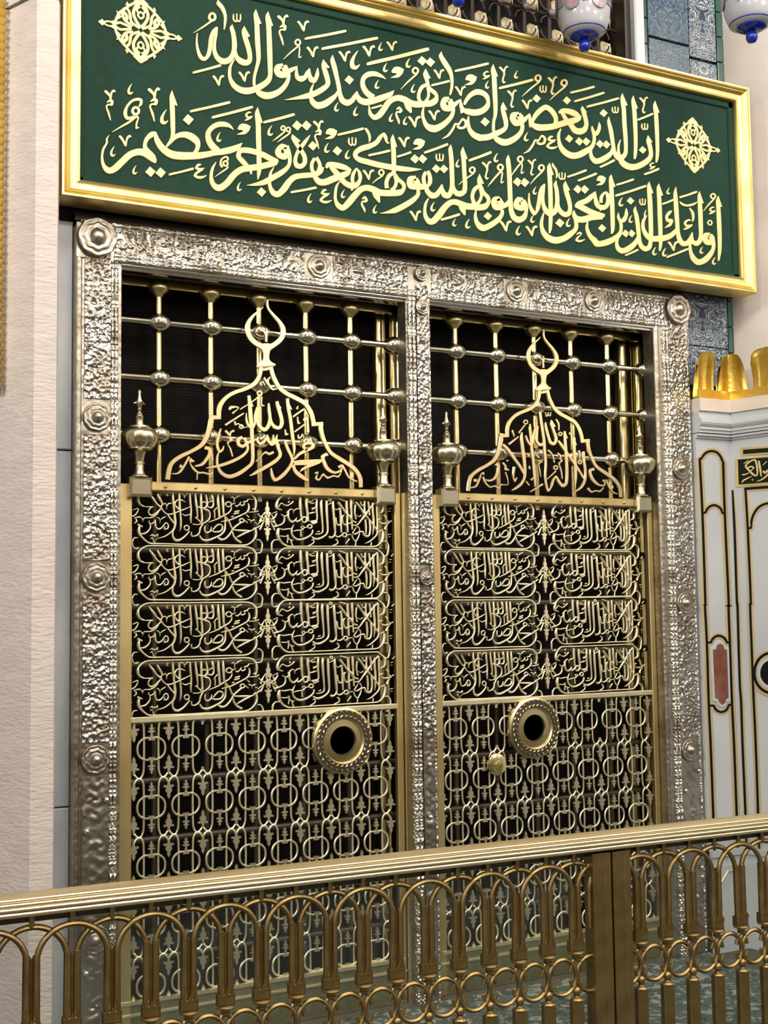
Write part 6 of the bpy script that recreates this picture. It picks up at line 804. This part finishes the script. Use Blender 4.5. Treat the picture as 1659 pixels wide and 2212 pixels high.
def gate(key,xl,xr,lat_x0,pitch,ring_x,dx,cfs,slots,fin):
    g=thing('gate_leaf',ringlabel[key],'gate',((xl+xr)/2,0,-.25),'brass gate leaves')
    sxl,sxr=(1.746,1.822) if key=='A' else (3.659,3.708); rxl,rxr=(3.400,3.440) if key=='A' else (5.290,5.330)
    MB().box(sxl,sxr,-.024,.012,-.25,2.688,.004).build('stile',BRASS_FLAT,g)
    MB().box(rxl,rxr,-.024,.012,-.25,2.688,.004).build('stile',BRASS_FLAT,g)
    e=3.466 if key=='A' else 5.362
    MB().tube([(e,-.02,-.25),(e,-.02,2.688)],.021 if key=='A' else .030,12).build('hinge_tube',GOLD_BAR,g,smooth=True,angle=50)
    t0,t1=fin[0]+.06,fin[1]-.06
    tr_=MB().box(t0,t1,-.035,.012,2.652,2.702,.006).build('top_rail',BRASS_FLAT,g)
    for q in range(8):
        x=t0+(t1-t0)*(q+.5)/8
        if 'riv' not in SH: SH['riv']=MB().lathe([(.010,0),(.009,.006),(.0005,.008)],(0,0,0),'y',8).build('rivet',BRASS,tr_,o=(0,0,0),smooth=True); r_=SH['riv']; r_.location=(Vector((x,-.035,2.676))-BASE[tr_.name])*S
        else: inst(SH['riv'],tr_,(x,-.035,2.676))
    MB().box(sxr-.004,rxl+.004,-.020,.012,1.422,1.452,.004).build('divider_rail',GRILLE,g)
    MB().box(sxl,rxr,-.022,.012,-.25,-.004,.004).build('kick_plate',BRASS_DULL,g)
    MB().box(sxl+.02,rxr-.01,-.030,.0,-.016,.002).build('kick_moulding',GRILLE,g); MB().box(sxl+.01,rxr,-.030,.0,-.075,-.064).build('kick_moulding',GRILLE,g)
    # cartouche panels of pierced lettering: two columns, four rows
    for side,rowz in (('L',(0.607,0.306,0.0,-0.306)),('R',(0.302,0.0,-0.294,-0.602))):
        fx,sx=cfs[side]
        for dz in rowz:
            if side not in SH:
                cz=1.908 if side=='L' else 2.207; ox=2.2 if side=='L' else 2.99
                SH[side]=[]; root=None
                for kind,items in parse(CART_LEFT if side=='L' else CART_RIGHT):
                    mb=MB(); glyph(mb,items,wallplane(ox,cz,-.002),.014,prof=ROUND,n=3)
                    SH[side].append((kind,mb,ox,cz))
                SH[side+'o']=None
            ox,cz=SH[side][0][2:]
            x=fx(ox)
            if SH[side+'o'] is None:
                objs=[]; root=None
                fm=[q for q in SH[side] if q[0]=='cartouche_frame'][0]
                root=fm[1].build('cartouche_panel',GRILLE,g,o=(ox,0,cz),smooth=True,angle=60); objs.append(root); place(root,g,(x,0,cz+dz)); root.scale=(sx,1,1)
                for kind,mb,_,_ in SH[side]:
                    if kind!='cartouche_frame':
                        ob=mb.build(kind,GRILLE,None,o=(ox,0,cz),smooth=True,angle=60); ob['kind']='stuff'; place(ob,root,(x,0,cz+dz)); objs.append(ob)
                SH[side+'o']=objs
            else:
                r0=inst(SH[side+'o'][0],g,(x,0,cz+dz),scale=(sx,1,1))
                for q in SH[side+'o'][1:]:
                    inst(q,r0,(x,0,cz+dz))
    # leaf spine between the two columns
    cx=2.600 if key=='A' else 4.476
    for cz in (2.505,2.205,1.905,1.605):
        if 'spine' not in SH:
            mb=MB(); fleur(mb,0,.02,.095,.045,1); fleur(mb,0,-.02,.095,.045,-1)
            mb.plate([(-.012,-.03),(.012,-.03),(.012,.03),(-.012,.03)],-.008,.006)
            for s_ in (-1,1):
                mb.tube([(0,-.002,.01),(s_*.020,-.002,.045),(s_*.035,-.002,.02),(s_*.045,-.002,-.005)],.006,6); mb.tube([(0,-.002,-.01),(s_*.02,-.002,.0),(s_*.035,-.002,-.03),(s_*.045,-.002,-.05)],.006,6)
            SH['spine']=mb.build('leaf_spine',GRILLE,g,o=(0,0,0)); place(SH['spine'],g,(cx,0,cz))
        else: inst(SH['spine'],g,(cx,0,cz))
    # lower lattice
    if 'ring' not in SH:
        n=28; P=[]
        for q in range(n):
            a=2*PI*q/n; c_,s_=math.cos(a),math.sin(a)
            ex=.076*math.copysign(abs(c_)**.8,c_); ez=.060*math.copysign(abs(s_)**.85,s_); ez-=math.copysign(.006*max(0,1-abs(ex)/.025),s_)
            P.append((ex,-.004,ez))
        def hold(mb,nm,sm=True): return (nm,mb,sm)
        SH['ring']=hold(MB().tube(P,.0062,7,closed=True),'oval_ring')
        mb=MB(); pts=crs([(.0935,0,.112),(.090,0,.130),(.074,0,.149),(.056,0,.149),(.043,0,.125),(.040,0,.09),(.039,0,0),(.040,0,-.09),(.043,0,-.125),(.056,0,-.151),(.074,0,-.151),(.090,0,-.132),(.0935,0,-.114)],3)
        mb.tube(pts,.0062,6); mb.tube([(.064,0,-.151),(.064,0,-.160)],.006,6)
        SH['rodR']=hold(mb,'scroll_rod'); m2=MB(); m2.V=[(-a,b,c) for a,b,c in mb.V]; m2.F=[f[::-1] for f in mb.F]; SH['rodL']=hold(m2,'scroll_rod')
        mb=MB(); spindle(mb,0,.052,.078,1); SH['spU']=hold(mb,'spindle',False)
        mb=MB(); spindle(mb,0,-.052,.078,-1); SH['spD']=hold(mb,'spindle',False)
        mb=MB(); fleur(mb,0,.128,.092,.064,-1); SH['flD']=hold(mb,'leaf_drop',False)
        mb=MB(); fleur(mb,0,-.128,.092,.064,1); SH['flU']=hold(mb,'leaf_drop',False)
    def put(k_,x,z):
        v=SH[k_]
        if isinstance(v,tuple):
            ob=v[1].build(v[0],LATT if v[2] else LEAFM,g,o=(0,0,0),smooth=v[2],angle=50 if v[2] else None); place(ob,g,(x,0,z)); SH[k_]=ob
        else: inst(v,g,(x,0,z))
    for r in range(5):
        z=1.283-.305*r
        for c in range(-1,9):
            x=lat_x0+pitch*c
            near=math.hypot(x-ring_x,z-1.26)<.10
            if c>=0 and c<=8 and x<rxl+.02:
                if not near: put('ring',x,z); put('rodL',x,z); put('rodR',x,z); put('spU',x,z); put('spD',x,z)
            elif c==-1: put('ring',x,z)
            xf=x+pitch/2
            if sxr-.01<xf<rxl+.01 and not (r==0 and any(abs(xf-q)<.06 for q in slots)) and math.hypot(xf-ring_x,z-1.26)>.12:
                put('flD',xf,z); put('flU',xf,z)
    # round peephole plate
    rp=MB().lathe([(.078,0.012),(.082,.022),(.120,.018),(.124,.030),(.132,.034),(.150,.034),(.172,.030),(.186,.020),(.188,.0),(.078,.0)],(ring_x,-.02,1.262),'y',48,cap=False).build('peephole_plate',BRASS,g,smooth=True,angle=45)
    MB().lathe([(.128,.0345),(.130,.0355),(.172,.0335),(.174,.031)],(ring_x,-.02,1.262),'y',48,cap=False).build('wreath_shade_band',SHADE_BRASS,rp)  # dark band painting the shade between the wreath leaves
    lf=MB()
    for q in range(30):
        a=2*PI*q/30
        for r_,tw in ((.140,.5),(.165,-.5)):
            c_=Vector((ring_x+r_*math.cos(a),-.058,1.262+r_*math.sin(a))); d=Vector((math.cos(a+PI/2+tw),0,math.sin(a+PI/2+tw))); e_=Vector((-d.z,0,d.x))
            lf.add([c_-d*.013,c_+e_*.006,c_+d*.013,c_-e_*.006,c_+Vector((0,-.006,0))],[(0,1,4),(1,2,4),(2,3,4),(3,0,4)])
    lf.build('leaf_wreath',BRASS,rp)
    MB().lathe([(.0005,.0),(.080,.0)],(ring_x,-.012,1.262),'y',32).build('peephole_shade',BLACK,rp)
    if key=='B':
        MB().lathe([(.066,0),(.066,.012),(.050,.020),(.024,.022),(.018,.034),(.0005,.036)],(4.074,-.02,1.057),'y',20).build('lock_boss',GOLD_BAR,g,smooth=True,angle=40)
    # finials
    for fx in fin:
        prof=[(.050,.0),(.050,.008),(.033,.015),(.026,.033),(.0255,.062),(.032,.068),(.032,.074),(.026,.078),(.030,.105),(.038,.128),(.062,.135),(.074,.141),(.074,.148),(.082,.155),(.094,.172),(.104,.196),(.102,.219),(.090,.235),(.072,.246),(.060,.252),(.059,.259),(.028,.263),(.024,.27),(.021,.300),(.024,.305),(.024,.311),(.017,.315),(.018,.326),(.009,.334),(.014,.345),(.010,.352),(.017,.37),(.020,.385),(.013,.398),(.009,.415),(.010,.44),(.0005,.450)]
        prof=[(r*.97,h*1.06) for r,h in prof]
        fb=MB().lathe(prof,(fx,-.03,2.722),'z',60,wob=lambda a,j:1+(.06*math.cos(12*a) if 13<=j<=14 else .03*math.cos(12*a) if j==15 else 0))
        fo=fb.build('urn_finial',FINIAL,g,smooth=True,angle=40)
        MB().box(fx-.062,fx+.062,-.075,.01,2.615,2.720,.014).build('finial_block',FINIAL,g)
        pm=MB()
        for q in range(4):
            a=PI/2*q+.2; pm.tube([(fx,-.03,3.125),(fx+.022*math.cos(a),-.03+.022*math.sin(a),3.122),(fx+.034*math.cos(a),-.03+.034*math.sin(a),3.118)],[.008,.006,.002],6)
        pm.build('petal_crown',BRASS,fo)
    # crest
    if 'crest' not in SH:
        SH['crest']=[]
        for kind,items in parse(CREST):
            mb=MB(); glyph(mb,items,wallplane(2.603,2.70,-.026),.012,n=5); ob=mb.build(kind,CRESTM,g,o=(2.603,0,2.70),smooth=True,angle=30); SH['crest'].append(ob)
    else:
        for ob in SH['crest']: inst(ob,g,(2.603+1.891,0,2.70))
    for kind,items in parse(CREST_LEFT if key=='A' else CREST_RIGHT):
        mb=MB(); glyph(mb,items,wallplane(2.603+(0 if key=='A' else 1.891),2.70,-.026),.010,n=4); mb.build(kind,CRESTM,g,smooth=True,angle=30)
    return g
gate('A',1.746,3.488,1.934,.1897,3.041,0,{'L':(lambda x:x,1.0),'R':(lambda x:x,1.0)},(2.212,),(1.857,3.327))
gate('B',3.659,5.396,3.803,.1940,4.346,1.891,{'L':(lambda x:3.712+(x-1.82)*.961,.961),'R':(lambda x:4.522+(x-2.637)*.961,.961)},(4.084,4.869),(3.760,5.236))

# ------------------------------------------------------------ bar grilles behind the gates
def grille(xs,xa,xb,label,screenlabel,postlabel,posts):
    g=thing('bar_grille',label,'grille',((xa+xb)/2,.08,-.25),'brass bar grilles')
    zs=[3.590-.3115*k for k in range(12)]
    for x in xs:
        MB().tube([(x,.075,2.62),(x,.075,3.80)],.0195,10).build('vertical_bar',GOLD_BAR,g,smooth=True,angle=50)
        MB().tube([(x,.15,-.2),(x,.15,2.62)],.0165,8).build('lower_bar',SHADE_BRASS,g,smooth=True,angle=50)  # lower bars and rails coloured dark for the dimness behind the gates
        MB().lathe([(.018,3.735),(.026,3.745),(.036,3.757),(.056,3.775),(.059,3.794),(.050,3.808),(.026,3.815),(.02,3.835)],(x,.075,0),'z',16).build('bar_cup',BRASS,g,smooth=True,angle=45)
    for z in zs:
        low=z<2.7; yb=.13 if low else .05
        MB().tube([(xa,yb,z),(xb,yb,z)],.0195,10).build('lower_rail' if low else 'horizontal_bar',SHADE_BRASS if low else STEEL,g,smooth=True,angle=50)
        for x in xs+[2*xs[-1]-xs[-2]]:
            if low: continue
            if 'kn' not in SH:
                SH['kn']=MB().lathe([(.021,-.068),(.028,-.058),(.042,-.044),(.053,-.022),(.057,0),(.053,.022),(.042,.044),(.028,.058),(.021,.068)],(0,0,0),'x',14).build('ball_joint',STEEL,g,o=(0,0,0),smooth=True); place(SH['kn'],g,(x,.058,z))
            else: inst(SH['kn'],g,(x,.058,z))
    MB().box(xa,xb,.105,.14,3.80,3.855,.006).build('back_rail',GOLD_BAR,g)
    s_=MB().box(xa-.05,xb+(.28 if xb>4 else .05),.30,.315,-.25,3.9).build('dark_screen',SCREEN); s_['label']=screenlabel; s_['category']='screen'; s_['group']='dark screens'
    p=thing('brass_jamb',postlabel,'post',(posts[0][0],.24,-.25),'brass jambs')
    for x0,x1 in posts:
        r=(x1-x0)/2; MB().sweep([((x0+x1)/2-r*math.cos(t),.25-r*.75*math.sin(t)) for t in np.linspace(0,PI,9)]+[(x1,.28),(x0,.28)],-.25,3.84,'z').build('half_column',GOLD_BAR,p,smooth=True,angle=40)
grille([1.994,2.294,2.585,2.877,3.166],1.735,3.47,'brass bar grille with ball joints behind the left gate','dark ribbed screen behind the left bar grille','pair of narrow brass half columns behind the left grille, beside the mullion',((3.417,3.494),(3.52,3.611)))
grille([3.892,4.189,4.481,4.769,5.066],3.615,5.37,'brass bar grille with ball joints behind the right gate','dark ribbed screen behind the right bar grille','pair of wide polished brass half columns behind the right grille',((5.286,5.406),(5.422,5.568)))

# ------------------------------------------------------------ marble niche at the right
nm=thing('marble_niche','white marble niche with black and gilt inlay and a crest of gilt leaves','niche',(5.8,-.2,-.25))
CX,CY=5.948,-.12; DX,DY=.246,-.969; LEN=1.5
EX,EY=CX+DX*LEN,CY+DY*LEN
def prism(z0,z1,off,name,m,c0=0):
    o=off
    pts=[(5.64,CY-o),(CX-o*.78,CY-o),(EX-o*.969,EY-o*.246),(EX+.06,EY),(CX+.06,CY+.03),(CX+.06,CY+.06),(5.64,CY+.06)]
    return MB().sweep(pts,z0,z1,'z').build(name,m,nm)
prism(-.25,3.12,0,'marble_body',WHITE)
prism(-.25,.30,.03,'plinth',WHITE); prism(.36,.40,.03,'plinth_moulding',WHITE); prism(.30,.36,.015,'plinth_moulding',WHITE)
for z0,z1,o in ((3.12,3.135,.012),(3.135,3.15,.03),(3.155,3.175,.04),(3.175,3.19,.05)): prism(z0,z1,o,'cornice_fillet',WHITE)
for k_ in range(8):
    t=k_/8; t2=(k_+1)/8; prism(3.19+.075*t,3.19+.075*t2,.035+.03*math.sin(PI*(t+t2)/2),'cornice_torus',WHITE)
prism(3.265,3.30,.04,'cornice_fillet',WHITE); prism(3.30,3.385,.055,'cornice_block',BEIGE); prism(3.385,3.445,.045,'gilt_base',GOLD_LEAF)
def leaf(path,notch=0.0):
    """path(s)-> (x,y) along the front, s in [-1,1]; a lobed leaf that leans outward"""
    V=[];nu=14;nv=8
    for j in range(nv+1):
        t=j/nv
        for i in range(nu+1):
            s_=-1+2*i/nu
            q=min(1,max(0,(t-.06)/.30)); half=1.0-.07*q*q*(3-2*q)
            top=.30*(.70+.30*math.sqrt(max(0,1-abs(s_)**3.6)))-notch*math.exp(-(s_/.12)**2)
            z=3.40+top*t; x,y,nx_,ny_=path(s_*half*.5)
            rib=.010*math.exp(-(s_/.16)**2)+.012*math.exp(-((abs(s_)-.85)/.12)**2); out=.03+.035*t**2.2+rib-.015*abs(s_)**3
            V.append((x+nx_*out,y+ny_*out,z))
    w=nu+1
    n0=len(V); V+=[(a-0,b+.02,c) for a,b,c in V]
    Fc=[[j*w+i,j*w+i+1,(j+1)*w+i+1,(j+1)*w+i] for j in range(nv) for i in range(nu)]
    Fc+=[[n0+q for q in f[::-1]] for f in Fc]
    Fc+=[[nv*w+i,nv*w+i+1,n0+nv*w+i+1,n0+nv*w+i] for i in range(nu)]
    mk('gilt_leaf',V,Fc,GOLD_LEAF,nm,smooth=True,angle=60)
def p1(s0,wd):
    def f(s_):
        u=s0+s_*wd
        if u<0: return CX+u,CY,0,-1
        return CX+DX*u,CY+DY*u,-.969,-.246
    return f
leaf(p1(-.235,.165)); leaf(p1(.02,.285),.05)
for u in (.345,.64,.935,1.23): leaf(p1(u,.265))
IM={'gold_inlay':IVORY,'black_inlay':BLK_ST,'white_border':WHITE,'red_panel':REDM,'gold_ring':IVORY,'black_ring':BLK_ST,'black_disc':BLK_ST,'gold_border':GOLD_FRAME,'black_panel':GREEN_BLK,'lettering':LETTER}
lv={'gold_inlay':.003,'gold_ring':.0045,'black_inlay':.006,'black_ring':.0065,'white_border':.0075,'red_panel':.009,'black_disc':.010,'gold_border':.006,'black_panel':.009,'lettering':.012}
for kind,items in parse(INLAY_LEFT):
    mb=MB(); glyph(mb,items,wallplane(5.65,-.24,CY+.001),lv[kind],n=4); mb.build(kind,IM[kind],nm)
for kind,items in parse(INLAY_RIGHT):
    mb=MB(); glyph(mb,items,lambda u,v,h:(CX+DX*u-.969*h,CY+DY*u-.246*h,-.24+v),lv[kind],n=4); mb.build(kind,IM[kind],nm)
for s_ in (.0,):
    pass
hx=MB()   # lower panel outline on the left face, seen between the balusters
hx.tube([(5.70,CY-.034,.20),(5.76,CY-.034,.265),(5.88,CY-.034,.265)],.008,4); hx.build('panel_outline',IVORY,nm)

# ------------------------------------------------------------ hanging lamps
def lamp(x,y,z,label):
    g=thing('hanging_lamp',label,'lamp',(x,y,z),'hanging glass lamps')
    MB().lathe([(.0005,0),(.024,.006),(.036,.028),(.034,.052),(.020,.068),(.026,.074)],(x,y,z),'z',18).build('blue_knob',BLUE,g,smooth=True)
    MB().lathe([(.026,.070),(.060,.076),(.088,.092),(.082,.104),(.03,.11)],(x,y,z),'z',28).build('blue_collar',BLUE,g,smooth=True,angle=40)
    b=MB().lathe([(.082,.100),(.126,.116),(.142,.145),(.156,.185),(.166,.24),(.170,.32),(.172,.60),(.15,.72),(.10,.78)],(x,y,z),'z',32).build('glass_body',MILK,g,smooth=True)
    MB().lathe([(.126,.1165),(.131,.1185),(.131,.1225),(.126,.1205)],(x,y,z),'z',32).build('blue_line',BLUE,b,smooth=True)
    for q in range(6):
        a=2*PI*q/6+.5; V=[];n=16
        ca,sa=math.cos(a),math.sin(a)
        for rr,mm,nm_,off in ((1.0,GREYPAINT,'medallion_edge',.1722),(.86,LAMPPINK,'painted_medallion',.1735)):
            V=[(x+off*math.cos(a+.36*rr*math.cos(t)),y+off*math.sin(a+.36*rr*math.cos(t)),z+.285+.080*rr*math.sin(t)) for t in np.linspace(0,2*PI,n,endpoint=False)]
            V.append((x+(off+.001)*ca,y+(off+.001)*sa,z+.285)); mk(nm_,V,[[i,(i+1)%n,n] for i in range(n)],mm,b)
        a2=a+PI/6
        V=[(x+.1735*math.cos(a2+d),y+.1735*math.sin(a2+d),z+h) for d,h in ((-.16,.245),(.16,.245),(.05,.30),(.05,.5),(-.05,.5),(-.05,.30))]
        mk('painted_spray',V,[[0,1,2,3,4,5]],GREYPAINT,b)
    MB().tube([(x,y,z+.78),(x,y,8.6)],.012,6).build('hanging_rod',BROWN,g)
lamp(4.518,-.5,5.412,'white painted glass lamp with a blue knob, hanging in front of the lattice window')
lamp(5.36,-1.05,5.405,'white painted glass lamp with a blue knob, hanging at the top right corner')
lamp(3.585,-.55,5.47,'hanging lamp of which only the blue knob shows above the sign')

# ------------------------------------------------------------ brass balustrade in front
ang=math.radians(-2.04); fdx,fdy=math.cos(ang),math.sin(ang); P0=(2.171,-2.22)
def fp(s_,d,z): return (P0[0]+fdx*s_-fdy*d*(-1)*-1, P0[1]+fdy*s_+fdx*d, z)   # d>0 away from the camera
bl=thing('balustrade','long brass balustrade with interlaced arches and a polished ribbed top rail, in the foreground','railing',fp(0,0,-.25))
S0,S1=-2.1,2.55
def fsweep(prof,s0,s1,name,m,smooth=True,angle=30):
    n=len(prof); V=[fp(e,d,z) for e in (s0,s1) for d,z in prof]
    Fc=[[k_,(k_+1)%n,n+(k_+1)%n,n+k_] for k_ in range(n)]+[list(range(n)),list(range(n,2*n))[::-1]]
    return mk(name,V,Fc,m,bl,smooth=smooth,angle=angle)
def bead(z,r,d0): return [(d0-r*.8*math.sin(t),z-r*math.cos(t)) for t in np.linspace(0,PI,6)]
fsweep([(.05,1.004)]+bead(1.014,.009,-.030)+bead(1.0315,.007,-.036)+bead(1.0465,.0065,-.035)+bead(1.0605,.0065,-.030)+[(-.018,1.072),(.02,1.077),(.05,1.070)],S0,S1,'top_rail',RAIL)
fsweep([(.03,.978),(.012,.978),(.012,1.008),(.03,1.008)],S0,S1,'under_rail',SHADE_BRASS,False,None)  # dark colour paints the shadow under the top rail
fsweep([(.035,-.20),(-.035,-.20),(-.035,-.14),(.035,-.14)],S0,S1,'bottom_rail',FENCE,False,None)
PER=.1343
shL=[-1.296+PER*k for k in range(-5,17)]; shR=[1.172+PER*k for k in range(0,10)]
def local(f):
    """build with fp around (0,0,0) in fence directions"""
    return f
def lp(s_,d,z): return (fdx*s_-fdy*d*0+ -fdy*d*0, 0,0)
FSH={}
ROTZ=(0,0,ang)
def fput(key,name,mbf,s_,z=0.0,m=FENCE,smooth=True,d=0.0,parent=None,angle=45):
    at=fp(s_,d,z)
    if key not in FSH:
        mb=mbf(); ob=mb.build(name,m,parent or bl,o=(0,0,0),smooth=smooth,angle=angle); place(ob,parent or bl,at); ob.rotation_euler=ROTZ; FSH[key]=ob
    else: ob=inst(FSH[key],parent or bl,at)
    return ob
def m_arch():
    hw=PER-.0165; P=[(-hw,0,.70)]+[(-hw*math.cos(t),0,.850+.112*math.sin(t)) for t in np.linspace(0,PI,19)]+[(hw,0,.70)]
    return MB().tube(P,.0105,8)
def m_legs():
    mb=MB(); mb.tube([(0,0,.965),(0,0,1.012)],.010,6)
    for q in (-.0165,.0165): mb.tube([(q,0,.87),(q,0,.655)],[.0125,.0135],8)
    mb.tube([(0,.006,.86),(0,.006,.655)],.012,6); return mb
def m_crown():
    mb=MB().box(-.031,.031,-.018,.018,.615,.655,.006)
    for q in (-1,0,1): mb.plate([(q*.0205-.0105,.650),(q*.0205+.0105,.650),(q*.0205,.672)],-.020,-.008)
    return mb
def m_collar():
    return MB().lathe([(.020,.588),(.014,.592),(.018,.598),(.018,.602),(.034,.606),(.036,.611),(.030,.616)],(0,0,0),'z',14)
def m_hook():
    P=[(-.030,0,.535)]+[(-.021*math.cos(t),0,.562+.021*math.sin(t)) for t in np.linspace(0,PI,8)]+[(.030,0,.535)]
    return MB().tube(P,.0085,7)
def m_ring(): return MB().tube([(.0655*math.cos(t),0,.0695*math.sin(t)) for t in np.linspace(0,2*PI,28,endpoint=False)],.0095,8,closed=True)
def m_cup():
    P=[(-.030,0,.502)]+[(-.022*math.cos(t),0,.478-.026*math.sin(t)) for t in np.linspace(0,PI,8)]+[(.030,0,.502)]
    return MB().tube(P,.008,7)
def m_ball(): return MB().lathe([(.0005,.438),(.014,.444),(.018,.457),(.012,.470),(.0005,.475)],(0,0,0),'z',12)
def m_bal():
    mb=MB().lathe([(.012,.440),(.014,.434),(.022,.430),(.027,.424)],(0,0,0),'z',12); mb.box(-.027,.027,-.014,.014,-.16,.424,.004); return mb
for i,s_ in enumerate(shL+shR):
    fput('arch','arch',m_arch,s_,d=.006*(1 if i%2 else -1))
    fput('legs','shaft',m_legs,s_); fput('crown','zigzag_sleeve',m_crown,s_,smooth=False,angle=None); fput('collar','collar',m_collar,s_); fput('hook','hook_link',m_hook,s_)
    fput('cup','cup_link',m_cup,s_); fput('ball','ball',m_ball,s_); fput('bal','baluster',m_bal,s_,smooth=False,angle=None)
    if i!=len(shL)-1: fput('ringf','ring',m_ring,s_+PER/2,z=.518)
fput('ringf','ring',m_ring,shR[0]-PER/2,z=.518); fput('ringf','ring',m_ring,shL[-1]+PER/2,z=.518)
# the two arches that run out into the posts
fput('arch','arch',m_arch,shL[-1]+PER,d=.006); fput('arch','arch',m_arch,shR[0]-PER,d=-.006)
for a,b in ((.925,1.013),(1.023,1.112)):
    w=b-a; c_=(a+b)/2
    MBp=MB(); pr=[(-w/2,-.030),(-w*.18,-.030),(-w*.15,-.026),(w*.15,-.026),(w*.18,-.030),(w/2,-.030),(w/2,.035),(-w/2,.035)]
    V=[fp(c_+q,d,z) for z in (-.238,.995) for q,d in pr]; n=len(pr)
    mk('post',V,[[k_,(k_+1)%n,n+(k_+1)%n,n+k_] for k_ in range(n)]+[list(range(n)),list(range(n,2*n))[::-1]],FENCE,bl)
# acrylic sheet behind the balustrade
V=[fp(s_,d,z) for s_ in (-2.0,2.5) for d in (.075,.083) for z in (-.238,.962)]
ac=mk('acrylic_sheet',V,[(0,1,3,2),(4,6,7,5),(0,4,5,1),(2,3,7,6),(0,2,6,4),(1,5,7,3)],ACRYL)
ac['label']='clear acrylic sheet standing just behind the brass balustrade'; ac['category']='panel'
# carpet between the balustrade and the gates
cp=MB().box(1.4,5.6,-6.0,-.13,-.25,-.238).build('green_carpet',CARPET); cp['label']='green patterned carpet on the floor in front of the gates'; cp['category']='carpet'
